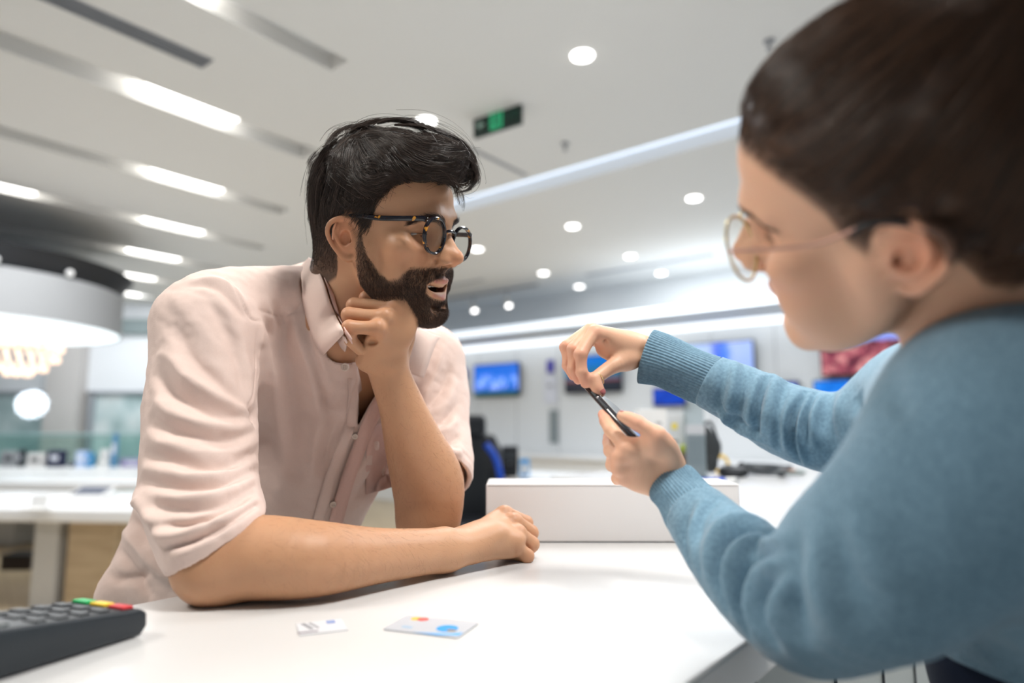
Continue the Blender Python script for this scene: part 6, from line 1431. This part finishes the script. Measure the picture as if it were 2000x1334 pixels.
# hair on the forearms
fw_ = np.zeros(len(MV)); 
for pts, rr in (([f1, f2, f3, w1], 0.06), ([E2, P(836, 945, 0.975), P(785, 795, 0.935), WL], 0.065)):
    d, tt = seg_dist(MV, np.array(pts)); fw_ = np.maximum(fw_, (d < rr)*np.sin(np.pi*np.clip(tt*0.92+0.04, 0, 1))**0.6)
fw_ *= ((CAM-MV)*MN).sum(1) > 0; fw_ *= ML[:, 2] < -0.16
def adir(L):
    wd = np.zeros_like(L); wd[:] = np.array([0.35, 0.5, -0.6])@HM; return wd
short_hair('forearm_hair', MV, MF, MN, fw_, 1500, 0.012, 0.00006, M_ARM_HAIR, man, HM, HT, adir, 0.16, 6, 0.45, 0.5)
print('man hair done')
# ------------------------------------------------------------------ the woman
WM = np.array([[0.4484, -0.7798, -0.4368], [0.572, 0.6259, -0.5302], [0.6868, -0.0121, 0.7267]])
WM = np.linalg.svd(WM); WM = WM[0]@WM[2]
WT = np.array([0.2719, 0.4548, 1.3897])
ww = lambda p: WM@np.asarray(p, float)+WT
woman = empty('person', (0.62, 0.28, 0.0)); tag(woman, 'dark haired person in a blue knit sweater and thin glasses holding a phone', 'person')
S = Sculpt()
sculpt_head(S, WM, WT, False, 0.0, 0.45)
S.tube([ww((0, -0.035, 0.0)), ww((0, -0.045, -0.05)), P(1900, 720, 0.50), P(1960, 860, 0.52)], [0.046, 0.044, 0.047, 0.06], k=0.03)
S.tube([P(1800, 790, 0.64), P(1900, 790, 0.56), P(1975, 850, 0.46)], [0.035, 0.045, 0.05], k=0.03)
S.tube([P(1990, 900, 0.55), P(2080, 1150, 0.60), P(2120, 1400, 0.62)], [0.085, 0.09, 0.10], k=0.04, per=2)
AF = [P(1800, 785, 0.640), P(1725, 825, 0.665), P(1645, 848, 0.700), P(1540, 822, 0.735), P(1450, 775, 0.760), P(1360, 732, 0.780), P(1275, 692, 0.798)]
AFR = [0.048, 0.0445, 0.0425, 0.0400, 0.0345, 0.0300, 0.0268]
AN = [P(1975, 850, 0.435), P(1820, 1010, 0.460), P(1690, 1115, 0.500), P(1572, 1178, 0.560), P(1482, 1130, 0.600), P(1418, 1070, 0.645), P(1368, 1012, 0.685), P(1326, 955, 0.718)]
ANR = [0.076, 0.070, 0.064, 0.0515, 0.0455, 0.0397, 0.0335, 0.0270]
S.tube(AF[:-1], [r*0.80 for r in AFR[:-1]], k=0.01, per=3); S.tube(AN[:-1], [r*0.80 for r in ANR[:-1]], k=0.01, per=3)
# right hand: pinching the top edge of the phone
wr = P(1258, 684, 0.802); fa = P(1330, 716, 0.785)
ihw0 = len(S.ops)
S.tube([P(1380, 740, 0.775), fa, wr, P(1225, 676, 0.80)], [0.022, 0.0205, 0.0180, 0.0185], [0.020, 0.0185, 0.0155, 0.0155], n=(0.2, 1, 0.3), k=0.012)
mR = [P(1160, 646, 0.772), P(1152, 642, 0.788), P(1146, 645, 0.804), P(1143, 652, 0.818)]
rR = [0.0079, 0.0078, 0.0074, 0.0066]
b0_ = P(1232, 676, 0.802)
for i in range(4):
    b = b0_+np.array([0, -0.014+0.0095*i, 0.0])
    S.tube([b, (b+mR[i])/2+[0, 0, -0.001], mR[i]+[0.003, 0, -0.0035]], [0.0125, 0.0120, rR[i]*1.25], k=0.009)
pR = [P(1134, 692, 0.757), P(1120, 682, 0.773), P(1107, 676, 0.790), P(1103, 678, 0.806)]
dR = [P(1136, 727, 0.758), P(1119, 721, 0.774), P(1108, 714, 0.790), P(1108, 706, 0.804)]
tR = [P(1143, 749, 0.764), P(1129, 742, 0.776), P(1119, 735, 0.788), P(1116, 727, 0.800)]
for i in range(4):
    r_ = rR[i]
    S.tube([mR[i]+[0.001, 0, -0.002], (mR[i]+pR[i])/2, pR[i]], [r_*1.15, r_*0.95, r_*1.0], k=0.0022, per=4)
    S.tube([pR[i], (pR[i]+dR[i])/2, dR[i]], [r_*1.0, r_*0.84, r_*0.86], k=0.0018, per=4); S.tube([dR[i], tR[i]], [r_*0.86, r_*0.70], k=0.0018)
S.ell(P(1207, 682, 0.790), (0.026, 0.018, 0.0150), 0.012)
th = [P(1232, 700, 0.792), P(1206, 711, 0.776), P(1183, 724, 0.770), P(1161, 741, 0.762)]
S.tube(th, [0.0125, 0.0100, 0.0082, 0.0078], k=0.008); S.tube([th[-1], P(1166, 756, 0.760), P(1173, 767, 0.759)], [0.0078, 0.0074, 0.0056], k=0.002)
S.ell(P(1222, 703, 0.785), (0.017, 0.013, 0.010), 0.010)
S.tube([P(1181, 660, 0.770), P(1184, 680, 0.768), P(1180, 700, 0.768)], 0.0014, k=0.004, sub=True)
# left hand: cradling the phone, back of the hand towards the camera
wl = P(1308, 944, 0.722); fl = P(1372, 1022, 0.685)
S.tube([P(1420, 1075, 0.645), fl, P(1336, 980, 0.705), wl, P(1290, 920, 0.722)], [0.026, 0.0255, 0.0225, 0.0215, 0.0235], [0.022, 0.020, 0.017, 0.0155, 0.0155], n=(0.25, 1, 0.2), k=0.012)
mL = [P(1224, 874, 0.703), P(1212, 893, 0.706), P(1209, 914, 0.712), P(1218, 933, 0.720)]
rL = [0.0080, 0.0079, 0.0075, 0.0068]
for i in range(4):
    b = P(1295-i*7, 912+i*11, 0.722+0.002*i)
    S.tube([b, (b+mL[i])/2+[0, -0.001, 0.0], mL[i]+[0.002, 0.004, 0.0]], [0.0125, 0.0120, rL[i]*1.22], k=0.009)
    S.ell(mL[i]+[0, -0.001, 0], (rL[i]*1.05,)*3, 0.006)
pL = [P(1194, 840, 0.722), P(1193, 880, 0.735), P(1196, 908, 0.745), P(1206, 935, 0.748)]
dL = [P(1183, 822, 0.735), P(1189, 864, 0.752), P(1196, 892, 0.765), P(1208, 920, 0.765)]
tL = [P(1177, 809, 0.744), P(1187, 852, 0.764), P(1199, 878, 0.778), P(1214, 905, 0.776)]
for i in range(4):
    r_ = rL[i]
    S.tube([mL[i], (mL[i]+pL[i])/2, pL[i]], [r_*1.12, r_*0.98, r_*1.0], k=0.0022, per=4); S.tube([pL[i], dL[i]], [r_, r_*0.86], k=0.0018); S.tube([dL[i], tL[i]], [r_*0.86, r_*0.68], k=0.0018)
S.tube([P(1312, 905, 0.715), P(1300, 872, 0.700), P(1282, 851, 0.690)], [0.0135, 0.0120, 0.0100], k=0.010)
S.tube([P(1282, 851, 0.690), P(1264, 838, 0.690), P(1246, 827, 0.693)], [0.0100, 0.0080, 0.0082], k=0.003); S.tube([P(1246, 827, 0.693), P(1229, 818, 0.697), P(1214, 812, 0.701)], [0.0080, 0.0074, 0.0052], k=0.002)
S.tube([P(1275, 872, 0.695), P(1250, 872, 0.700), P(1235, 880, 0.700)], [0.010, 0.009, 0.008], k=0.010)
ihw1 = len(S.ops)
V, Fq = S.mesh(0.00125, clip=None); V = smooth_mesh(V, Fq, 1, 0.4)
SKW = np.array([0.83, 0.50, 0.34])
C, L = head_tint(V, WM, WT, SKW, (0.30, 0.03, 0.07), False, 0.0)
SH = Sculpt(); SH.ops = [o for o in S.ops[ihw0:ihw1] if not o[4]]; WH = SH.eval(V, 0.02) < 0.003
def near2(pts, r):
    o = np.zeros(len(V))
    for p in pts: o = np.maximum(o, np.exp(-(np.linalg.norm(V-p, axis=1)/r)**2))
    return o[:, None]
k_ = np.clip(near2(tR+tL+pR+mR[:1]+[P(1283, 850, 0.69), P(1173, 767, 0.759), P(1246, 827, 0.693)], 0.011)*0.75+near2(dR+mL+dL, 0.011)*0.5, 0, 0.85); C = C*(1-k_)+np.array([0.78, 0.36, 0.26])*k_
k_ = near2([wl, fl, wr, fa], 0.04)*0.4; C = C*(1-k_)+np.array([0.74, 0.47, 0.31])*k_
def wscalp(L):
    a = np.abs(L[:, 0]); y, z = L[:, 1], L[:, 2]
    hz = np.interp(y, [-0.12, -0.060, -0.045, -0.034, -0.020, -0.006, 0.004, 0.012, 0.022, 0.030, 0.042, 0.056, 0.070, 0.085, 0.1], [-0.055, -0.055, -0.045, -0.012, 0.030, 0.034, 0.022, 0.002, 0.012, 0.036, 0.052, 0.066, 0.076, 0.080, 0.08])
    return smoothstep(z-hz, -0.004, 0.008)*(np.linalg.norm(L-np.array([0, 0, 0.03]), axis=1) < 0.17)
wk = wscalp(L)*(~WH); C = C*(1-0.8*wk[:, None])+np.array([0.04, 0.022, 0.015])*0.8*wk[:, None]
me = mesh_np('body', V, Fq); set_attr(me, 'tint', C); wb = link('body', me, M_SKIN_WOMAN); reparent(wb, woman)
WV, WF, WL_, WN = V, Fq, L, normals(V, Fq)
print('woman body', len(V))
# nails
M_NAIL = mat('nail_mauve', (0.42, 0.13, 0.13), 0.15, coat=0.5)
def nail(tip, prev, nrm, r, le):
    ax = unit(tip-prev); nrm = unit(nrm); nrm = unit(nrm-(nrm@ax)*ax); sd = np.cross(ax, nrm)
    c = tip+nrm*r*0.62-ax*le*0.05; S = Sculpt(); S.ell(c, (le*0.62, r*0.74, r*0.42), R=np.stack([ax, sd, nrm], 1)); V, Fq = S.mesh(0.0008); o = link('fingernail', mesh_np('fingernail', V, Fq), M_NAIL); reparent(o, woman)
cam_d = lambda p: unit(CAM-p)
nail(P(1173, 767, 0.759), P(1163, 748, 0.760), cam_d(P(1173, 767, 0.759))+np.array([0.9, 0, 0.3]), 0.0060, 0.0075)
nail(tR[0], dR[0], np.array([0.1, -1, -0.5]), 0.0052, 0.0060)
nail(P(1214, 812, 0.701), P(1232, 819, 0.697), np.array([0.1, 0.1, 1.0]), 0.0056, 0.0075)
nail(tL[0], pL[0], np.array([-0.8, 0.5, 0.5]), 0.0050, 0.0055)
# thin ring on the thumb
c = P(1168, 739, 0.7645); ax = unit(th[-1]-th[-2]); a = unit(np.cross(ax, [0, 1, 0])); b = np.cross(ax, a)
mb = MB(); mb.tube([c+0.0086*(math.cos(t_)*a+math.sin(t_)*b) for t_ in np.linspace(0, 2*math.pi, 33)[:-1]], 0.00055, n=8, closed=True)
rg = mb.build('finger_ring', M_GOLD, smooth=True); tag(rg, 'thin gold ring on the thumb pinching the phone', 'ring')
eyes(WM, WT, woman, mat('iris_dark', (0.05, 0.03, 0.02), 0.1), (0, 1, -0.4), M_HAIR_WOMAN, 0.45)
gw = empty('eyeglasses', ww((0, 0.098, 0.01))); tag(gw, 'thin gold wire eyeglasses worn by the dark haired person in blue', 'eyeglasses')
before = set(bpy.data.objects)
M_WIRE = mat('champagne_wire', (0.70, 0.58, 0.28), 0.25, metal=0.8); M_ARMW = mat('rose_wire', (0.50, 0.28, 0.22), 0.3, metal=0.5)
glasses_frame('g', WM, WT, None, M_WIRE, M_ARMW, lens_c=(0.0345, 0.1005, 0.0075), rx=0.0255, rz=0.0250, rim=0.0012, arm=0.0014, thin=True, wrap=0.06)
for sx in (-1, 1):
    mb = MB(); mb.tube(catmull([ww((sx*0.0728, 0.016, 0.0250)), ww((sx*0.0738, 0.0, 0.0300)), ww((sx*0.0758, -0.022, 0.0215)), ww((sx*0.0745, -0.038, 0.002))], 6), 0.0023, n=10); mb.build('temple_tip', M_BLACK, None, smooth=True)
for o in [o for o in bpy.data.objects if o not in before and o.parent is None]: reparent(o, gw)

# ---- sweater
S = Sculpt()
S.tube(AF[:6], [r*1.02 for r in AFR[:6]], k=0.02); S.tube(AN[:7], ANR[:7], k=0.02)
S.tube([P(1800, 785, 0.640), P(1880, 800, 0.58), P(1990, 840, 0.45)], [0.048, 0.060, 0.078], k=0.04)
S.tube([P(1935, 860, 0.56), P(2060, 1050, 0.58), P(2130, 1250, 0.60), P(2150, 1420, 0.62)], [0.085, 0.120, 0.118, 0.115], k=0.05, per=3)
S.tube([P(2075, 760, 0.50), P(2130, 1000, 0.50)], [0.085, 0.11], k=0.05)
S.ell(P(1585, 1212, 0.548), (0.03, 0.03, 0.026), 0.03)
nkc = P(1905, 690, 0.50); nka = unit(P(1905, 690, 0.50)-ww((0, -0.03, 0.0)))
ring(S, P(1915, 728, 0.505), nka, 0.053, 0.0065, 0.006)
S.tube([ww((0, -0.04, -0.03)), P(1905, 712, 0.502)], [0.048, 0.0505], k=0.002, sub=True)
def cutend(Pe, Pin):
    n_ = unit(Pe-Pin); half(S, Pe, n_, 0.045)
cutend(P(1386, 742, 0.776), AF[4]); cutend(P(1358, 1000, 0.692), AN[5])
S.tube([P(1300, 700, 0.792), P(1420, 760, 0.768)], [0.024, 0.026], k=0.001, sub=True); S.tube([P(1330, 960, 0.715), P(1390, 1040, 0.668)], [0.0245, 0.028], k=0.001, sub=True)
half(S, P(1950, 1278, 0.60), (0.1, 0, -1), 0.3)
V, Fq = S.mesh(0.0021); V = smooth_mesh(V, Fq, 2, 0.5)
B_ = 0.0034
LW = [ # raised arm
 (-B_*1.5, 0.0045, [(1500, 728), (1484, 786), (1476, 845)]), (B_*1.2, 0.007, [(1512, 735), (1498, 786), (1488, 850)]), (B_, 0.006, [(1488, 725), (1470, 780), (1462, 838)]),
 (-B_*1.5, 0.004, [(1575, 768), (1552, 815), (1549, 862), (1560, 900)]), (B_*1.2, 0.005, [(1584, 768), (1563, 815), (1560, 862), (1572, 905)]), (-B_*1.1, 0.0035, [(1593, 770), (1574, 815), (1573, 860)]), (B_, 0.005, [(1604, 772), (1588, 815), (1590, 870)]), (B_, 0.006, [(1565, 765), (1540, 812), (1538, 870)]),
 (B_*1.2, 0.008, [(1437, 712), (1430, 770), (1418, 820)]), (-B_, 0.006, [(1452, 715), (1446, 775), (1436, 830)]), (-B_*0.9, 0.006, [(1420, 705), (1412, 760), (1402, 808)]),
 (B_*1.1, 0.007, [(1526, 745), (1514, 805), (1508, 868)]), (-B_, 0.006, [(1536, 752), (1524, 808), (1522, 872)]), (B_, 0.006, [(1545, 758), (1532, 808), (1530, 876)]),
 (-B_, 0.009, [(1622, 778), (1614, 820), (1625, 880)]), (B_, 0.010, [(1645, 772), (1640, 820), (1655, 890)]), (-B_, 0.010, [(1672, 768), (1680, 812), (1710, 860)]), (B_, 0.012, [(1700, 755), (1712, 800), (1745, 850)]), (-B_, 0.012, [(1730, 730), (1745, 770), (1780, 810)]),
 (B_*0.8, 0.005, [(1400, 798), (1440, 838), (1490, 862)]), (-B_*0.8, 0.005, [(1395, 785), (1440, 822), (1480, 845)]),
 # near arm
 (-B_*1.8, 0.006, [(1510, 1043), (1468, 1034), (1430, 1048), (1406, 1087), (1402, 1130), (1420, 1182)]), (B_*1.5, 0.009, [(1490, 1020), (1450, 1015), (1412, 1030), (1388, 1070), (1385, 1120)]), (B_*1.4, 0.008, [(1530, 1062), (1480, 1055), (1445, 1072), (1425, 1110), (1424, 1160), (1436, 1205)]),
 (-B_*1.5, 0.006, [(1548, 1075), (1498, 1078), (1462, 1122), (1450, 1182), (1460, 1236)]), (B_*1.4, 0.008, [(1540, 1095), (1500, 1105), (1476, 1140), (1468, 1190), (1480, 1245)]), (-B_*1.7, 0.007, [(1540, 1100), (1498, 1152), (1494, 1198), (1514, 1250)]), (B_*1.3, 0.010, [(1550, 1120), (1518, 1160), (1516, 1210), (1538, 1262)]),
 (-B_*1.4, 0.009, [(1560, 1076), (1552, 1152), (1567, 1240)]), (-B_*1.2, 0.010, [(1345, 1005), (1335, 1050), (1350, 1100)]), (B_*1.2, 0.009, [(1372, 985), (1352, 1040), (1362, 1110)]), (-B_, 0.006, [(1400, 975), (1372, 1010), (1362, 1060)]),
 (B_*1.2, 0.014, [(1600, 1060), (1600, 1140), (1625, 1230)]), (-B_*1.2, 0.014, [(1640, 1030), (1645, 1100), (1680, 1180)]), (B_, 0.016, [(1680, 1000), (1700, 1080), (1750, 1150)])]
V = folds(V, Fq, LW, None, 1.7); N = normals(V, Fq)
V = V+N*(0.0008*vnoise(V, 0.03, 13)+0.0004*vnoise(V, 0.012, 15))[:, None]
sw = link('sweater', mesh_np('sweater', V, Fq), M_KNIT); reparent(sw, woman)
WSB = bvh_of(V, Fq)
def rib_cuff(axis, radii, ribs, parent, sq=1.0):
    axis = catmull(axis, 8); n = len(axis); radii = np.interp(np.linspace(0, 1, n), np.linspace(0, 1, len(radii)), radii)
    T = np.gradient(axis, axis=0); T /= np.linalg.norm(T, axis=1)[:, None]; nv = unit(np.cross(T[0], [0, 1, 0.1])); m = ribs*6; V = []; layers = []
    for lay, off in (('o', 0.0), ('i', -0.0022)):
        nv = unit(np.cross(T[0], [0, 1, 0.1]))
        for i in range(n):
            nv = unit(nv-(nv@T[i])*T[i]); b = np.cross(T[i], nv)
            for k in range(m):
                a = 2*math.pi*k/m; rr = radii[i]+off+(0.00050*math.cos(ribs*a) if lay == 'o' else 0)+0.0010*math.sin(3*a+i*0.25)
                V.append(axis[i]+rr*(math.cos(a)*nv+math.sin(a)*b))
    Fo = [(i*m+k, i*m+(k+1) % m, (i+1)*m+(k+1) % m, (i+1)*m+k) for i in range(n-1) for k in range(m)]
    Fi = [tuple(n*m+x for x in f[::-1]) for f in Fo]; rim = [(k, n*m+k, n*m+(k+1) % m, (k+1) % m) for k in range(m)]
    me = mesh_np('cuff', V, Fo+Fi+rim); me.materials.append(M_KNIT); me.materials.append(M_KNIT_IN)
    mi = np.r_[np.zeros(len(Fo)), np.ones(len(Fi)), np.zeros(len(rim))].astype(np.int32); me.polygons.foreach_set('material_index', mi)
    o = link('cuff', me); reparent(o, parent); return o
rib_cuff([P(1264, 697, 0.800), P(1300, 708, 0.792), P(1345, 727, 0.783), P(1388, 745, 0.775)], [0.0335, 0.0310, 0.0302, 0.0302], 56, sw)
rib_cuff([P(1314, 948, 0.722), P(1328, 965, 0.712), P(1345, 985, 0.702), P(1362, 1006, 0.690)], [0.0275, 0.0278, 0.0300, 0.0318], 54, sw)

# ---- hair pulled back and up
S = Sculpt(); S.set_frame(WM, WT)
S.ell((0, -0.024, 0.064), (0.080, 0.098, 0.083), 0.02); S.ell((0, -0.045, 0.030), (0.076, 0.078, 0.078), 0.02); S.ell((0, 0.027, 0.090), (0.063, 0.052, 0.037), 0.02)
S.tube([(0, -0.10, 0.125), (0, -0.155, 0.125), (0, -0.20, 0.06), (0, -0.20, -0.03)], [0.032, 0.036, 0.038, 0.022], k=0.03)
S.set_frame()
def wcut(P_):
    L = (P_-WT)@WM; y, z = L[:, 1], L[:, 2]
    hz = np.interp(y, [-0.2, -0.115, -0.112, -0.085, -0.055, -0.035, -0.018, 0.004, 0.014, 0.024, 0.036, 0.050, 0.066, 0.082, 0.11], [-0.12, -0.12, -0.040, -0.050, -0.040, 0.000, 0.034, 0.026, 0.004, 0.024, 0.046, 0.062, 0.074, 0.078, 0.078])
    return z-hz
S.func(wcut, WT-0.3, WT+0.3, 0.008, True)
V, Fq = S.mesh(0.003); Nn = normals(V, Fq); Lh = (V-WT)@WM
V = V+Nn*(0.0012*vnoise(Lh, 0.02, 8))[:, None]-Nn*0.002
me = mesh_np('hair', V, Fq); set_attr(me, 'rnd', np.clip(0.35+0.3*vnoise(Lh, 0.004, 2), 0, 1)); wh_ = link('hair', me, M_HAIR_WOMAN); reparent(wh_, woman)
WHB = bvh_of(V, Fq); tie = np.array([0, -0.105, 0.125])
pr_, f_ = sample_surface(V, Fq, ((Lh[:, 1] > -0.125)).astype(float), 420); hs = []
for p in pr_:
    L0 = (p-WT)@WM; c = []; q = L0.copy()
    for k in range(6):
        r_, n_, _, _ = WHB.find_nearest(Vector(ww(q))); n_ = np.array(n_); pw_ = np.array(r_)+n_*0.001; c.append(pw_); ql = (pw_-WT)@WM
        d = unit(tie-ql); nl_ = n_@WM; d = unit(d-(d@nl_)*nl_); q = ql+d*min(0.018, np.linalg.norm(tie-ql)*0.4+0.001)
    hs += lock(c, 26, 0.010, 0.0002, 14, 0.15, bvh=WHB)
for k in range(40):
    a = RNG.uniform(0, 6.28); rr = RNG.uniform(0.0, 0.034); of = np.array([rr*math.cos(a), 0, rr*math.sin(a)*0.9])
    hs += lock([ww(np.array([0, -0.11, 0.125])+of*0.8), ww(np.array([0, -0.155, 0.13])+of), ww(np.array([0, -0.205, 0.06])+of*1.1), ww(np.array([0, -0.205, -0.05])+of*0.8)], 20, 0.008, 0.0002, 14, 0.3, bvh=WHB)
o = strands('hair_locks', hs, 0.00024, 0.0001, M_HAIR_WOMAN, None); reparent(o, wh_)
mb = MB(); mb.tube([ww(np.array([0.034*math.cos(t_), -0.112+0.006*math.sin(2*t_), 0.125+0.034*math.sin(t_)])) for t_ in np.linspace(0, 2*math.pi, 33)[:-1]], 0.009, n=10, closed=True); reparent(mb.build('hair_tie', M_BLACK, smooth=True), wh_)
short_hair('temple_hair', WV, WF, WN, wk*(WL_[:, 2] < 0.09), 14000, 0.014, 0.0002, M_HAIR_WOMAN, woman, WM, WT, lambda L: np.stack([np.zeros(len(L)), -1.0*np.ones(len(L)), 0.35*np.ones(len(L))], 1), 0.18, 5, 0.15, 0.1)
wbw = brow_w(WL_, False)*(~WH); short_hair('eyebrows', WV, WF, WN, wbw, 1500, 0.007, 0.00018, M_HAIR_WOMAN, woman, WM, WT, brow_dir, 0.15, 5, 0.12, 0.1)

# trousers of the woman, mostly outside the picture
S = Sculpt(); hp = np.array([0.62, 0.36, 0.80]); S.ell(hp, (0.16, 0.14, 0.14), 0.03); S.tube([P(2120, 1180, 0.60), P(2150, 1380, 0.62), hp], [0.112, 0.118, 0.13], k=0.04)
for s_ in (-1, 1):
    a = hp+np.array([0.05*s_, -0.08*s_, -0.08]); S.tube([a, a+[-0.01, 0.0, -0.3], a+[0.0, 0.0, -0.62]], [0.085, 0.065, 0.05], k=0.04)
half(S, [0.62, 0.5, 1.06], (0, 0, 1), 0.3)
V, Fq = S.mesh(0.006); o = link('trousers', mesh_np('trousers', V, Fq), M_DENIM); reparent(o, woman)
for s_ in (-1, 1):
    b = hp+np.array([0.05*s_, -0.08*s_, 0]); b[2] = 0; S = Sculpt(); S.tube([b+[0.02, -0.02, 0.045], b+[-0.08, 0.07, 0.035], b+[-0.14, 0.12, 0.028]], [0.038, 0.04, 0.032], k=0.02); S.tube([b+[0, 0, 0.05], b+[0, 0, 0.14]], 0.042, k=0.02); half(S, b+[-0.06, 0.05, 0.007], (0, 0, -1), 0.2)
    V, Fq = S.mesh(0.005); o = link('shoe', mesh_np('shoe', V, Fq), M_BLACK); reparent(o, woman)

# ---- the phone
A0, B0 = P(1141, 750, 0.772), P(1240, 858, 0.700)
Lx = unit(B0-A0); view = unit((A0+B0)/2-CAM); Wd = view-(view@Lx)*Lx; Wd = unit(Wd); Nd = np.cross(Lx, Wd)     # Wd points away from the camera
Nd = Nd if Nd[2] > 0 else -Nd; tiltp = 0.10; Wd = unit(Wd*math.cos(tiltp)+Nd*math.sin(tiltp)*1.0); Nd = unit(np.cross(Lx, Wd)); Nd = Nd if Nd[2] > 0 else -Nd
Lp = np.linalg.norm(B0-A0); wp_ = 0.071; cph = (A0+B0)/2+Wd*(wp_/2)
Rp = Matrix((Lx, Wd, np.cross(Lx, Wd))).transposed()
ph = empty('smartphone', cph); tag(ph, 'black smartphone held edge on between the two hands in blue sleeves', 'smartphone')
sgn = 1 if (np.cross(Lx, Wd)@Nd) > 0 else -1
def pb_(name, off, size, m_, bev=0.0, par=None):
    mb = MB(); mb.box(cph+Lx*off[0]+Wd*off[1]+Nd*off[2], size, M=Rp, bevel=bev, seg=3); o = mb.build(name, m_, smooth=bev > 0); reparent(o, par or ph); return o
pb_('phone_body', (0, 0, 0), (Lp, wp_, 0.0082), mat('phone_black', (0.010, 0.012, 0.020), 0.18, coat=0.6), 0.0030)
pb_('phone_screen', (0, 0, 0.0042), (Lp*0.94, wp_*0.92, 0.0004), mat('phone_glass', (0.006, 0.007, 0.010), 0.03), 0)
pb_('side_button', (-Lp*0.12, -wp_/2-0.0002, 0.0004), (0.020, 0.0012, 0.0022), M_DGREY, 0.0004)
pb_('side_button', (-Lp*0.30, -wp_/2-0.0002, 0.0004), (0.009, 0.0012, 0.0022), M_DGREY, 0.0004)
pb_('camera_bump', (-Lp*0.36, 0.012, -0.0050), (0.020, 0.020, 0.0022), M_BLACK_GLOSS, 0.0008)
mb = MB(); q = cph+Lx*(-Lp*0.22)+Wd*(-wp_/2-0.0003)+Nd*0.001; mb.sphere(q, 0.0016, n=12); reparent(mb.build('jack_ring', M_METAL, smooth=True), ph)
print('phone length', Lp)
